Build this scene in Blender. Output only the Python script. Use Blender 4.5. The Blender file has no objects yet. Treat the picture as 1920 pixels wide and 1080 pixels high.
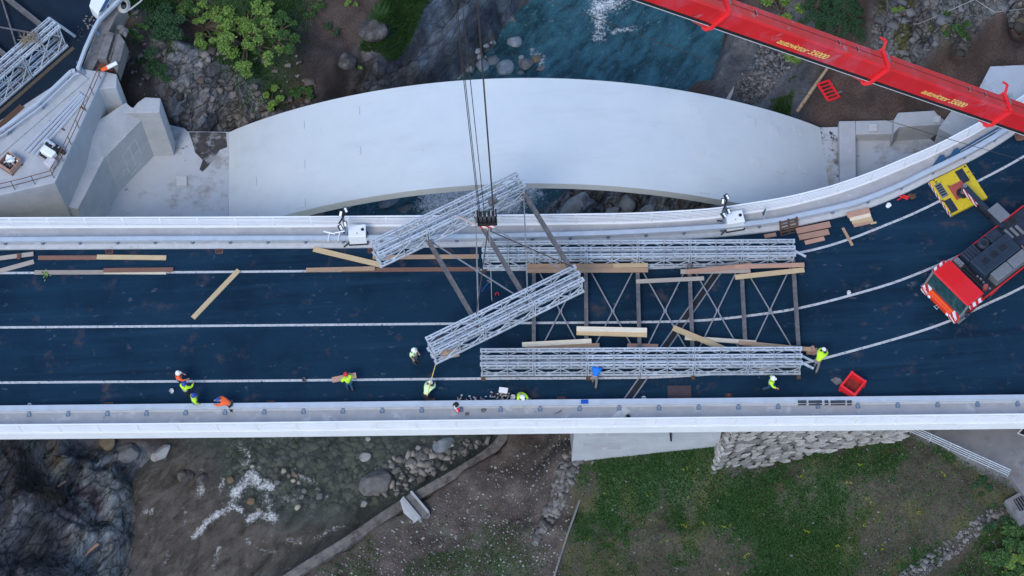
import bpy, bmesh, math, random
import numpy as np
from mathutils import Vector, Matrix, Euler

# ------------------------------------------------------------------ camera, sky, sun, exposure
SC = bpy.context.scene
THETA = math.radians(27.0)          # tilt off the vertical
ROLL = math.radians(-3.4)
FPX = 3733.0                        # focal length in pixels of a 1920 px wide picture (70 mm on 36 mm)
DIST = 118.0
CR = Matrix.Rotation(THETA, 3, 'X') @ Matrix.Rotation(ROLL, 3, 'Z')
CAM = CR @ Vector((0, 0, DIST))
cd = bpy.data.cameras.new('camera'); cam = bpy.data.objects.new('camera', cd)
SC.collection.objects.link(cam)
cd.lens = 70.0; cd.sensor_width = 36.0; cd.clip_start = 1.0; cd.clip_end = 2000.0
cam.matrix_world = Matrix.Translation(CAM) @ CR.to_4x4()
SC.camera = cam

w = bpy.data.worlds.new('World'); SC.world = w; w.use_nodes = True
nt = w.node_tree; bg = nt.nodes['Background']
sky = nt.nodes.new('ShaderNodeTexSky'); sky.sky_type = 'NISHITA'; sky.sun_disc = False
SUN_EL, SUN_AZ = math.radians(52), math.radians(205)
sky.sun_elevation = SUN_EL; sky.sun_rotation = SUN_AZ
sky.air_density = 1.0; sky.dust_density = 0.5; sky.ozone_density = 2.8
nt.links.new(sky.outputs[0], bg.inputs[0]); bg.inputs[1].default_value = 0.15
sd = bpy.data.lights.new('sun', 'SUN'); sun = bpy.data.objects.new('sun', sd); SC.collection.objects.link(sun)
sd.energy = 1.0; sd.angle = math.radians(22); sd.color = (1.0, 0.95, 0.88)
sun.rotation_euler = Vector((math.sin(SUN_AZ)*math.cos(SUN_EL), math.cos(SUN_AZ)*math.cos(SUN_EL), math.sin(SUN_EL))).to_track_quat('Z', 'Y').to_euler()
vs = SC.view_settings; vs.view_transform = 'Standard'; vs.look = 'None'; vs.gamma = 1.0; vs.exposure = 0.92
SC.render.engine = 'CYCLES'

# ------------------------------------------------------------------ measuring helpers
def ray(px, py):
    return CR @ Vector(((px-960)/FPX, -(py-540)/FPX, -1.0))
def P(px, py, z=0.0):
    """world point at height z that was measured at that place of the photograph"""
    d = ray(px, py); t = (z-CAM.z)/d.z
    return CAM + d*t
def proj(v):
    l = CR.transposed() @ (Vector(v)-CAM)
    return (960+FPX*l.x/-l.z, 540-FPX*l.y/-l.z)
def Pplane(px, py, p0, n):
    d = ray(px, py); t = (Vector(p0)-CAM).dot(n)/d.dot(n)
    return CAM + d*t
Z = Vector((0, 0, 1))
R = random.Random(7)
NR = np.random.RandomState(11)

# ------------------------------------------------------------------ mesh builder
class MB:
    def __init__(s): s.v = []; s.f = []; s.m = []; s.mi = 0
    def add(s, vs, fs):
        b = len(s.v); s.v += [tuple(x) for x in vs]
        for f in fs: s.f.append(tuple(b+i for i in f)); s.m.append(s.mi)
        return s
    def box(s, c, d, rot=None):
        c = Vector(c); hx, hy, hz = d[0]/2, d[1]/2, d[2]/2
        P8 = [Vector((x, y, z)) for z in (-hz, hz) for y in (-hy, hy) for x in (-hx, hx)]
        if rot is not None: P8 = [rot @ p for p in P8]
        return s.add([c+p for p in P8], [(0,2,3,1),(4,5,7,6),(0,1,5,4),(2,6,7,3),(1,3,7,5),(0,4,6,2)])
    def beam(s, p, q, w, h, up=Z):
        p = Vector(p); q = Vector(q); d = (q-p); L = d.length
        if L < 1e-6: return s
        d /= L; sd_ = up.cross(d)
        if sd_.length < 1e-4: sd_ = Vector((1,0,0)).cross(d)
        if sd_.length < 1e-4: sd_ = Vector((0,1,0))
        sd_.normalize(); u = d.cross(sd_)
        m = Matrix((d, sd_, u)).transposed()
        return s.box((p+q)/2, (L, w, h), m)
    def tube(s, p, q, r, n=8, r2=None, cap=True):
        p = Vector(p); q = Vector(q); r2 = r if r2 is None else r2
        d = (q-p).normalized(); a = d.orthogonal().normalized(); b = d.cross(a)
        ring = [(a*math.cos(2*math.pi*i/n)+b*math.sin(2*math.pi*i/n)) for i in range(n)]
        vs = [p+o*r for o in ring]+[q+o*r2 for o in ring]
        fs = [(i, (i+1) % n, n+(i+1) % n, n+i) for i in range(n)]
        if cap: fs += [tuple(range(n-1, -1, -1)), tuple(range(n, 2*n))]
        return s.add(vs, fs)
    def path(s, pts, r, n=6, rr=None):
        pts = [Vector(p) for p in pts]; k = len(pts); vs = []; fs = []
        d0 = (pts[1]-pts[0]).normalized(); a = d0.orthogonal().normalized()
        for i, p in enumerate(pts):
            d = (pts[min(i+1, k-1)]-pts[max(i-1, 0)]).normalized()
            a = (a-d*a.dot(d)).normalized(); b = d.cross(a)
            ri = rr[i] if rr else r
            vs += [p+(a*math.cos(2*math.pi*j/n)+b*math.sin(2*math.pi*j/n))*ri for j in range(n)]
        for i in range(k-1):
            for j in range(n):
                fs.append((i*n+j, i*n+(j+1) % n, (i+1)*n+(j+1) % n, (i+1)*n+j))
        fs += [tuple(range(n-1, -1, -1)), tuple(range((k-1)*n, k*n))]
        return s.add(vs, fs)
    def loft(s, top, bot):
        n = len(top); top = [Vector(p) for p in top]; bot = [Vector(p) for p in bot]
        ar = sum(top[i].x*top[(i+1) % n].y-top[(i+1) % n].x*top[i].y for i in range(n))
        if ar < 0: top = top[::-1]; bot = bot[::-1]
        fs = [tuple(range(n)), tuple(range(2*n-1, n-1, -1))]
        fs += [(i, n+i, n+(i+1) % n, (i+1) % n) for i in range(n)]
        return s.add(top+bot, fs)
    def prism(s, poly, z0, z1):
        return s.loft([Vector((p[0], p[1], z1)) for p in poly], [Vector((p[0], p[1], z0)) for p in poly])
    def strip(s, A, B, z0, z1):
        """solid between two polylines of equal count, A left of travel, B right"""
        n = len(A); vs = []
        for a, b in zip(A, B):
            vs += [(a[0], a[1], z1), (b[0], b[1], z1), (b[0], b[1], z0), (a[0], a[1], z0)]
        fs = []
        for i in range(n-1):
            o, q = i*4, i*4+4
            fs += [(o, o+1, q+1, q), (o+1, o+2, q+2, q+1), (o+2, o+3, q+3, q+2), (o+3, o, q, q+3)]
        fs += [(3, 2, 1, 0), ((n-1)*4, (n-1)*4+1, (n-1)*4+2, (n-1)*4+3)]
        return s.add(vs, fs)
    def sheet(s, A, B, z):
        n = len(A); vs = []
        for a, b in zip(A, B): vs += [(a[0], a[1], z), (b[0], b[1], z)]
        return s.add(vs, [(2*i, 2*i+1, 2*i+3, 2*i+2) for i in range(n-1)])
    def blob(s, c, r, sub=2, noise=0.0, seed=0, flat=None):
        bm = bmesh.new(); bmesh.ops.create_icosphere(bm, subdivisions=sub, radius=1.0)
        rg = random.Random(seed); pl = [(Vector((rg.gauss(0,1), rg.gauss(0,1), rg.gauss(0,1))).normalized(), rg.uniform(0.55, 0.9)) for _ in range(14)]
        c = Vector(c); vs = []
        for v in bm.verts:
            p = v.co.copy()
            if noise:
                for n_, d_ in pl:
                    k = p.dot(n_)
                    if k > d_: p -= n_*(k-d_)*noise
            vs.append(c+Vector((p.x*r[0], p.y*r[1], p.z*r[2])))
        fs = [tuple(v.index for v in f.verts) for f in bm.faces]; bm.free()
        return s.add(vs, fs)
    def lathe(s, prof, c=(0,0,0), n=14):
        c = Vector(c); k = len(prof); vs = []; fs = []
        for r_, z_ in prof:
            for j in range(n):
                a = 2*math.pi*j/n; vs.append(c+Vector((r_*math.cos(a), r_*math.sin(a), z_)))
        for i in range(k-1):
            for j in range(n): fs.append((i*n+j, i*n+(j+1) % n, (i+1)*n+(j+1) % n, (i+1)*n+j))
        return s.add(vs, fs)
    def mesh(s, name, mats, smooth=False):
        me = bpy.data.meshes.new(name); me.from_pydata(s.v, [], s.f)
        mats = mats if isinstance(mats, (list, tuple)) else [mats]
        for m in mats: me.materials.append(m)
        if len(mats) > 1: me.polygons.foreach_set('material_index', s.m)
        if smooth: me.polygons.foreach_set('use_smooth', [True]*len(me.polygons))
        me.update(); return me
    def build(s, name, mats, parent=None, local=False, smooth=False, bevel=0.0):
        if parent is not None and not local:
            o = ORG[parent.name]; s.v = [(x-o.x, y-o.y, z-o.z) for x, y, z in s.v]
        ob = bpy.data.objects.new(name, s.mesh(name, mats, smooth)); SC.collection.objects.link(ob)
        if parent is not None:
            ob.parent = parent; ORG[ob.name] = ORG.get(parent.name, Vector((0,0,0)))
        else: ORG[ob.name] = Vector((0, 0, 0))
        if bevel:
            b = ob.modifiers.new('bevel', 'BEVEL'); b.width = bevel; b.segments = 2; b.limit_method = 'ANGLE'
        return ob
ORG = {}
def tag(o, label=None, cat=None, group=None, kind=None):
    if label: o['label'] = label
    if cat: o['category'] = cat
    if group: o['group'] = group
    if kind: o['kind'] = kind
    return o
def empty(name, loc=(0,0,0), rot=None, label=None, cat=None, group=None):
    o = bpy.data.objects.new(name, None); SC.collection.objects.link(o)
    o.location = loc; o.empty_display_size = 0.3
    if rot is not None: o.rotation_euler = rot
    ORG[o.name] = Vector(loc)
    return tag(o, label, cat, group)
def inst(name, me, parent=None, loc=(0,0,0), rot=(0,0,0), scale=(1,1,1)):
    o = bpy.data.objects.new(name, me); SC.collection.objects.link(o)
    o.parent = parent; o.location = loc; o.rotation_euler = rot; o.scale = scale
    ORG[o.name] = Vector(loc)+(ORG.get(parent.name, Vector()) if parent else Vector())
    return o
def copy_tree(o, parent=None):
    c = o.copy(); SC.collection.objects.link(c); c.parent = parent
    for ch in list(o.children): copy_tree(ch, c)
    return c
def resample(pts, n):
    pts = [Vector(p) for p in pts]; out = []
    k = len(pts); fine = []
    for i in range(k-1):
        p0, p1, p2, p3 = pts[max(i-1,0)], pts[i], pts[i+1], pts[min(i+2,k-1)]
        for j in range(12):
            t = j/12
            fine.append(0.5*((2*p1)+(p2-p0)*t+(2*p0-5*p1+4*p2-p3)*t*t+(3*p1-p0-3*p2+p3)*t**3))
    fine.append(pts[-1])
    L = [0.0]
    for i in range(1, len(fine)): L.append(L[-1]+(fine[i]-fine[i-1]).length)
    j = 0
    for i in range(n):
        s_ = L[-1]*i/(n-1)
        while j < len(L)-2 and L[j+1] < s_: j += 1
        t = (s_-L[j])/max(L[j+1]-L[j], 1e-9)
        out.append(fine[j].lerp(fine[j+1], min(max(t,0),1)))
    return out
def plen(pts): return sum((Vector(pts[i+1])-Vector(pts[i])).length for i in range(len(pts)-1))
def offs(pts, d):
    """offset to the left of travel, in plan"""
    out = []; k = len(pts)
    for i, p in enumerate(pts):
        t = pts[min(i+1,k-1)]-pts[max(i-1,0)]; n = Vector((-t.y, t.x, 0)).normalized(); out.append(p+n*d)
    return out
def atz(pts, z): return [Vector((p.x, p.y, z)) for p in pts]

# ------------------------------------------------------------------ procedural materials
def mat(name, col, rough=0.7, metal=0.0, var=0.15, scale=3.0, bump=0.0, bscale=40.0, stain=None, stain_scale=1.5, stain_lo=0.55, stain_hi=0.7,
        grain=None, coat=0.0, spec=0.4, objvar=0.0, tone2=None):
    m = bpy.data.materials.new(name); m.use_nodes = True; t = m.node_tree; n = t.nodes; b = n['Principled BSDF']; L = t.links.new
    b.inputs['Roughness'].default_value = rough; b.inputs['Metallic'].default_value = metal
    b.inputs['Specular IOR Level'].default_value = spec; b.inputs['Coat Weight'].default_value = coat
    tc = n.new('ShaderNodeTexCoord'); src = tc.outputs['Object']
    if grain:
        mp = n.new('ShaderNodeMapping'); mp.inputs['Scale'].default_value = grain; L(src, mp.inputs[0]); src = mp.outputs[0]
    nz = n.new('ShaderNodeTexNoise'); nz.inputs['Scale'].default_value = scale; nz.inputs['Detail'].default_value = 7; nz.inputs['Roughness'].default_value = 0.62; L(src, nz.inputs['Vector'])
    rp = n.new('ShaderNodeValToRGB'); rp.color_ramp.elements[0].position = 0.3; rp.color_ramp.elements[1].position = 0.72
    c2 = tone2 if tone2 else tuple(min(1, c*(1+var)) for c in col)
    rp.color_ramp.elements[0].color = (*[c*(1-var) for c in col], 1); rp.color_ramp.elements[1].color = (*c2, 1)
    L(nz.outputs['Fac'], rp.inputs[0]); out = rp.outputs[0]
    if objvar:
        oi = n.new('ShaderNodeObjectInfo'); mr = n.new('ShaderNodeMapRange'); mr.inputs['To Min'].default_value = 1-objvar; mr.inputs['To Max'].default_value = 1+objvar
        L(oi.outputs['Random'], mr.inputs[0]); mx = n.new('ShaderNodeMix'); mx.data_type = 'RGBA'; mx.blend_type = 'MULTIPLY'; mx.inputs[0].default_value = 1
        L(out, mx.inputs[6]); L(mr.outputs[0], mx.inputs[7]); out = mx.outputs[2]
    if stain:
        for k, st4 in enumerate(stain):
            sc, ss, lo, hi = st4[:4]
            n2 = n.new('ShaderNodeTexNoise'); n2.inputs['Scale'].default_value = ss; n2.inputs['Detail'].default_value = 9; n2.inputs['Roughness'].default_value = 0.68
            mp = n.new('ShaderNodeMapping'); mp.inputs['Location'].default_value = (3.7*k+1.3, 5.1*k, 0); mp.inputs['Scale'].default_value = st4[4] if len(st4) > 4 else (1, 1, 1); L(tc.outputs['Object'], mp.inputs[0]); L(mp.outputs[0], n2.inputs['Vector'])
            r2 = n.new('ShaderNodeValToRGB'); r2.color_ramp.elements[0].position = lo; r2.color_ramp.elements[1].position = hi; L(n2.outputs['Fac'], r2.inputs[0])
            mx = n.new('ShaderNodeMix'); mx.data_type = 'RGBA'; mx.inputs[7].default_value = (*sc, 1); L(r2.outputs[0], mx.inputs[0]); L(out, mx.inputs[6]); out = mx.outputs[2]
    L(out, b.inputs['Base Color'])
    if bump:
        n3 = n.new('ShaderNodeTexNoise'); n3.inputs['Scale'].default_value = bscale; n3.inputs['Detail'].default_value = 5; L(src, n3.inputs['Vector'])
        bp = n.new('ShaderNodeBump'); bp.inputs['Strength'].default_value = bump; bp.inputs['Distance'].default_value = 0.02; L(n3.outputs['Fac'], bp.inputs['Height']); L(bp.outputs[0], b.inputs['Normal'])
    return m
M = {}
M['asphalt'] = mat('asphalt', (0.0065, 0.028, 0.054), 0.85, var=0.2, scale=9, bump=0.25, bscale=60,
    stain=[((0.004,0.018,0.036),0.16,0.46,0.62),((0.012,0.042,0.075),0.9,0.52,0.75,(.05,1,1)),((0.004,0.014,0.028),1.2,0.56,0.75,(.04,1,1)),((0.13,0.14,0.16),1.9,0.61,0.78,(.6,1,1)),((0.07,0.055,0.06),0.55,0.575,0.74)], spec=0.12)
M['old_asphalt'] = mat('old_asphalt', (0.008, 0.018, 0.033), 0.85, var=0.25, scale=0.8, bump=0.2, bscale=60, stain=[((0.07,0.065,0.06),1.3,0.66,0.85)], spec=0.2)
M['line'] = mat('road_paint', (0.46, 0.46, 0.46), 0.7, var=0.2, scale=6, stain=[((0.06,0.07,0.09),5,0.54,0.68)])
M['concrete'] = mat('concrete', (0.40, 0.41, 0.42), 0.85, var=0.10, scale=0.9, bump=0.15, stain=[((0.30,0.32,0.34),0.6,0.5,0.8),((0.50,0.51,0.52),1.6,0.6,0.75)])
M['walk'] = mat('walkway_concrete', (0.36, 0.36, 0.37), 0.85, var=0.10, scale=1.2, bump=0.15, stain=[((0.52,0.53,0.54),0.9,0.56,0.68),((0.17,0.165,0.16),2.3,0.64,0.78)])
M['arch'] = mat('arch_concrete', (0.56, 0.60, 0.605), 0.8, var=0.03, scale=0.3, bump=0.05, stain=[((0.52,0.565,0.58),0.35,0.45,0.8),((0.60,0.625,0.61),0.22,0.5,0.75),((0.50,0.53,0.54),.8,.52,.75,(.12,1,1)),((0.30,0.31,0.32),2.2,0.70,0.73)])
M['dirty'] = mat('dirty_concrete', (0.40, 0.42, 0.44), 0.85, var=0.1, scale=0.8, bump=0.2, stain=[((0.12,0.11,0.105),0.75,0.50,0.60),((0.30,0.27,0.22),0.5,0.55,0.66),((0.03,0.026,0.026),1.3,0.56,0.60)])
M['slab'] = mat('foundation_concrete', (0.43, 0.45, 0.47), 0.85, var=0.07, scale=0.7, bump=0.15, stain=[((0.27,0.26,0.24),0.5,0.54,0.68),((0.07,0.07,0.07),1.1,0.63,0.68)])
M['old_conc'] = mat('weathered_concrete', (0.16, 0.155, 0.15), 0.9, var=0.3, scale=1.5, bump=0.3, stain=[((0.06,0.06,0.055),1.2,0.55,0.75),((0.28,0.27,0.25),2.6,0.62,0.8)])
M['white'] = mat('white_paint', (0.78, 0.78, 0.78), 0.45, var=0.05, scale=0.7, stain=[((.62,.62,.62),1.5,.58,.78)])
M['kerb'] = mat('kerb_stone', (0.50, 0.50, 0.50), 0.8, var=0.1, scale=3, bump=0.1, stain=[((0.2,0.19,0.18),3,0.6,0.8)])
M['galv'] = mat('galvanised_steel', (0.43, 0.47, 0.51), 0.55, metal=0.1, var=0.2, scale=2.0, objvar=.12, stain=[((0.28,0.28,0.28),3,0.52,0.66),((0.20,0.13,0.09),4,0.64,0.72)])
M['rail'] = mat('guardrail_steel', (0.52, 0.56, 0.60), 0.45, metal=0.3, var=0.08, scale=1.5)
M['railpost'] = mat('guardrail_post', (0.16, 0.22, 0.30), 0.5, metal=0.3, var=0.2, scale=3)
M['transom'] = mat('weathered_steel', (0.13, 0.12, 0.12), 0.7, metal=0.2, var=0.3, scale=4, stain=[((0.24,0.23,0.23),3,0.5,0.7),((0.10,0.06,0.045),4,0.6,0.75)])
M['brace'] = mat('brace_steel', (0.27, 0.27, 0.28), 0.55, metal=0.3, var=0.2, scale=5)
M['rust'] = mat('rusty_steel', (0.16, 0.07, 0.045), 0.85, var=0.3, scale=5, stain=[((0.05,0.035,0.03),3,0.5,0.7)])
M['rustdark'] = mat('dark_rusty_plate', (0.055, 0.038, 0.043), 0.8, var=0.2, scale=3)
M['sheet'] = mat('dark_rubber_sheet', (0.035, 0.042, 0.052), 0.7, var=0.3)
M['black'] = mat('black_steel', (0.012, 0.012, 0.014), 0.55, var=0.2)
M['rubber'] = mat('tyre_rubber', (0.018, 0.018, 0.018), 0.85, var=0.2)
M['glass'] = mat('dark_glass', (0.02, 0.055, 0.06), 0.08, var=0.35, scale=2.5, spec=0.7)
M['red'] = mat('crane_red', (0.60, 0.016, 0.02), 0.38, var=0.1, scale=0.6, stain=[((0.55,0.06,0.09),.5,0.5,0.7),((0.42,0.16,0.18),1.6,0.60,0.70,(.35,1,1)),((0.10,0.03,0.03),2.5,0.66,0.70,(.25,1,1))], coat=0.15)
M['redplastic'] = mat('red_plastic', (0.75, 0.025, 0.03), 0.45, var=0.07, scale=2)
M['redcab'] = mat('cab_red', (0.66, 0.012, 0.014), 0.3, var=0.05, scale=1, coat=0.4)
M['yellow'] = mat('yellow_paint', (0.62, 0.45, 0.02), 0.5, var=0.12, scale=2, stain=[((0.03,0.025,0.02),3.2,0.60,0.64)])
M['letter'] = mat('yellow_lettering', (0.72, 0.60, 0.16), 0.5, var=0.05)
M['navy'] = mat('dark_blue_steel', (0.016, 0.026, 0.042), 0.6, var=0.35, scale=2.5)
M['deckblue'] = mat('crane_deck', (0.018, 0.035, 0.06), 0.65, var=0.3, scale=4)
M['greypanel'] = mat('grey_tread_plate', (0.17, 0.18, 0.19), 0.6, metal=0.2, var=0.1, scale=4)
M['lime'] = mat('lime_hi_vis', (0.50, 0.82, 0.03), 0.8, var=0.08, scale=12)
M['paleLime'] = mat('pale_hi_vis', (0.62, 0.78, 0.42), 0.8, var=0.1, scale=12)
M['orange'] = mat('orange_hi_vis', (0.90, 0.13, 0.03), 0.8, var=0.08, scale=12)
M['silver'] = mat('reflective_band', (0.55, 0.55, 0.5), 0.5, var=0.05)
M['blueshirt'] = mat('blue_cloth', (0.01, 0.16, 0.62), 0.85, var=0.15, scale=12)
M['trouser'] = mat('dark_trousers', (0.02, 0.028, 0.045), 0.9, var=0.2, scale=10)
M['greytrouser'] = mat('grey_trousers', (0.18, 0.17, 0.16), 0.9, var=0.2, scale=10)
M['blacktrouser'] = mat('black_trousers', (0.012, 0.012, 0.015), 0.9, var=0.2, scale=10)
M['jeans'] = mat('blue_trousers', (0.02, 0.07, 0.13), 0.9, var=0.2, scale=10)
M['skin'] = mat('skin', (0.45, 0.25, 0.17), 0.6, var=0.06, scale=14)
M['boot'] = mat('leather_boot', (0.03, 0.022, 0.018), 0.7, var=0.2)
M['hair'] = mat('dark_hair', (0.012, 0.010, 0.008), 0.7, var=0.3, scale=40)
M['helmw'] = mat('white_helmet', (0.80, 0.80, 0.80), 0.3, var=0.03)
M['helmb'] = mat('blue_helmet', (0.015, 0.06, 0.30), 0.3, var=0.05)
M['helmr'] = mat('red_helmet', (0.45, 0.03, 0.03), 0.3, var=0.05)
M['rope'] = mat('yellow_rope', (0.55, 0.42, 0.14), 0.8, var=0.1)
M['cable'] = mat('steel_cable', (0.045, 0.04, 0.038), 0.6, var=0.2)
M['sling'] = mat('webbing_sling', (0.60, 0.42, 0.38), 0.8, var=0.1)
M['blueplastic'] = mat('blue_plastic', (0.01, 0.09, 0.45), 0.4, var=0.05)
M['teal'] = mat('dark_teal_paint', (0.02, 0.09, 0.10), 0.5, var=0.1)
M['steelblue'] = mat('blue_steel_plate', (0.02, 0.075, 0.15), 0.5, var=0.15)
M['lamp'] = mat('lamp_lens', (0.75, 0.75, 0.72), 0.2, var=0.05)
M['bark'] = mat('bark', (0.09, 0.07, 0.05), 0.9, var=0.3, scale=6)
M['straw'] = mat('dry_stems', (0.24, 0.19, 0.12), 0.9, var=0.3, scale=6)
M['pipewood'] = mat('stripped_pole', (0.34, 0.25, 0.16), 0.8, var=0.25, scale=3, stain=[((0.1,0.07,0.05),4,0.55,0.7)])
M['ropewhite'] = mat('pale_hose', (0.42, 0.41, 0.38), 0.7, var=0.1)
def wood(n_, c): return mat(n_, c, 0.8, var=0.18, scale=2.2, grain=(1.0, 14, 14), bump=0.2, bscale=6, objvar=0.14, stain=[(tuple(x*0.45 for x in c),4.5,0.66,0.76)])
M['w_yellow'] = wood('fresh_timber', (0.50, 0.37, 0.21)); M['w_cream'] = wood('pale_timber', (0.66, 0.57, 0.44))
M['w_orange'] = wood('orange_timber', (0.42, 0.27, 0.17)); M['w_brown'] = wood('brown_timber', (0.20, 0.10, 0.07))
M['w_grey'] = wood('grey_timber', (0.36, 0.30, 0.25)); M['w_pink'] = wood('pinkish_timber', (0.42, 0.24, 0.17)); M['w_dark'] = wood('dark_timber', (0.10, 0.052, 0.03))
def stripes(name, a, b, sc=3.0, rot=0.8):
    m = bpy.data.materials.new(name); m.use_nodes = True; t = m.node_tree; n = t.nodes; L = t.links.new; bs = n['Principled BSDF']; bs.inputs['Roughness'].default_value = 0.5
    tc = n.new('ShaderNodeTexCoord'); mp = n.new('ShaderNodeMapping'); mp.inputs['Rotation'].default_value = (0.6, 0.5, rot); L(tc.outputs['Object'], mp.inputs[0])
    wv = n.new('ShaderNodeTexWave'); wv.inputs['Scale'].default_value = sc; L(mp.outputs[0], wv.inputs['Vector'])
    rp = n.new('ShaderNodeValToRGB'); rp.color_ramp.interpolation = 'CONSTANT'; rp.color_ramp.elements[0].color = (*a, 1); rp.color_ramp.elements[1].position = 0.5; rp.color_ramp.elements[1].color = (*b, 1)
    L(wv.outputs['Fac'], rp.inputs[0]); L(rp.outputs[0], bs.inputs['Base Color']); return m
M['stripe'] = stripes('red_white_stripes', (0.5, 0.02, 0.02), (0.75, 0.72, 0.70), 1.2)
def leafmat(name, a, b):
    m = bpy.data.materials.new(name); m.use_nodes = True; t = m.node_tree; n = t.nodes; L = t.links.new; bs = n['Principled BSDF']; bs.inputs['Roughness'].default_value = 0.6; bs.inputs['Specular IOR Level'].default_value = 0.25
    g = n.new('ShaderNodeNewGeometry'); rp = n.new('ShaderNodeValToRGB'); rp.color_ramp.elements[0].color = (*a, 1); rp.color_ramp.elements[1].color = (*b, 1)
    L(g.outputs['Random Per Island'], rp.inputs[0]); L(rp.outputs[0], bs.inputs['Base Color'])
    tr = n.new('ShaderNodeBsdfTranslucent'); L(rp.outputs[0], tr.inputs[0]); mx = n.new('ShaderNodeMixShader'); mx.inputs[0].default_value = 0.3
    L(bs.outputs[0], mx.inputs[1]); L(tr.outputs[0], mx.inputs[2]); L(mx.outputs[0], n['Material Output'].inputs[0]); return m
M['leafA'] = leafmat('bright_leaves', (0.08, 0.17, 0.03), (0.28, 0.42, 0.10))
M['leafB'] = leafmat('mid_leaves', (0.03, 0.08, 0.025), (0.09, 0.18, 0.045))
M['leafC'] = leafmat('dark_leaves', (0.018, 0.055, 0.028), (0.06, 0.13, 0.05))
M['grass'] = leafmat('grass_blades', (0.018, 0.072, 0.022), (0.085, 0.17, 0.045))
M['yweed'] = leafmat('yellow_weed', (0.20, 0.25, 0.02), (0.36, 0.38, 0.04))

# ------------------------------------------------------------------ numpy noise
_TB = {}
def _tab(seed):
    if seed not in _TB: _TB[seed] = np.random.RandomState(seed).rand(256, 256)
    return _TB[seed]
def vnoise(x, y, seed=0):
    T = _tab(seed); xi = np.floor(x).astype(int); yi = np.floor(y).astype(int); fx = x-xi; fy = y-yi
    fx = fx*fx*(3-2*fx); fy = fy*fy*(3-2*fy); a = T[xi % 256, yi % 256]; b = T[(xi+1) % 256, yi % 256]; c = T[xi % 256, (yi+1) % 256]; d = T[(xi+1) % 256, (yi+1) % 256]
    return (a*(1-fx)+b*fx)*(1-fy)+(c*(1-fx)+d*fx)*fy
def fbm(x, y, seed=0, oct=5, gain=0.5):
    s = 0; a = 1; n = 0
    for i in range(oct): s = s+a*vnoise(x*2**i+17.3*i, y*2**i-9.1*i, seed+i); n += a; a *= gain
    return s/n
def ridged(x, y, seed=0, oct=4):
    s = 0; a = 1; n = 0
    for i in range(oct): s = s+a*(1-np.abs(2*vnoise(x*2**i+5.3*i, y*2**i, seed+i)-1)); n += a; a *= 0.5
    return s/n
def cells(x, y, seed=0):
    """blocky facets: nearest jittered cell gives a height, a tilt and the distance to the joint"""
    J = np.random.RandomState(seed).rand(64, 64, 5); xi = np.floor(x).astype(int); yi = np.floor(y).astype(int)
    f1 = np.full(x.shape, 9.0); f2 = np.full(x.shape, 9.0); h = np.zeros(x.shape); rnd = np.zeros(x.shape); wsum = np.full(x.shape, 1e-12)
    for dx in (-1, 0, 1):
        for dy in (-1, 0, 1):
            cx = (xi+dx) % 64; cy = (yi+dy) % 64; j = J[cx, cy]
            px = xi+dx+j[..., 0]; py = yi+dy+j[..., 1]; d = np.hypot(x-px, y-py); near = d < f1
            f2 = np.where(near, f1, np.minimum(f2, d))
            hh = j[..., 2]+(j[..., 3]-.5)*1.3*(x-px)+(j[..., 4]-.5)*1.3*(y-py)
            w8 = np.exp(-16*d); h = h+w8*hh; wsum = wsum+w8; rnd = np.where(near, j[..., 2], rnd); f1 = np.where(near, d, f1)
    return h/wsum, f2-f1, rnd
def inpoly(x, y, poly):
    c = np.zeros(x.shape, bool); n = len(poly)
    for i in range(n):
        x1, y1 = poly[i][0], poly[i][1]; x2, y2 = poly[(i+1) % n][0], poly[(i+1) % n][1]
        k = ((y1 > y) != (y2 > y)) & (x < (x2-x1)*(y-y1)/(y2-y1+1e-12)+x1); c ^= k
    return c
def pdist(x, y, poly, closed=True):
    d = np.full(x.shape, 1e9); n = len(poly)
    for i in range(n if closed else n-1):
        ax, ay = poly[i][0], poly[i][1]; bx, by = poly[(i+1) % n][0], poly[(i+1) % n][1]
        vx, vy = bx-ax, by-ay; t = np.clip(((x-ax)*vx+(y-ay)*vy)/(vx*vx+vy*vy+1e-9), 0, 1)
        d = np.minimum(d, np.hypot(x-ax-t*vx, y-ay-t*vy))
    return d
def sstep(a, b, x): t = np.clip((x-a)/(b-a), 0, 1); return t*t*(3-2*t)
def poly_px(pts, z): return [P(a, b, z) for a, b in pts]
def region(x, y, pts, z, soft=0.8):
    pl = poly_px(pts, z); d = pdist(x, y, pl); return sstep(-soft, soft, np.where(inpoly(x, y, pl), d, -d))

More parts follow.
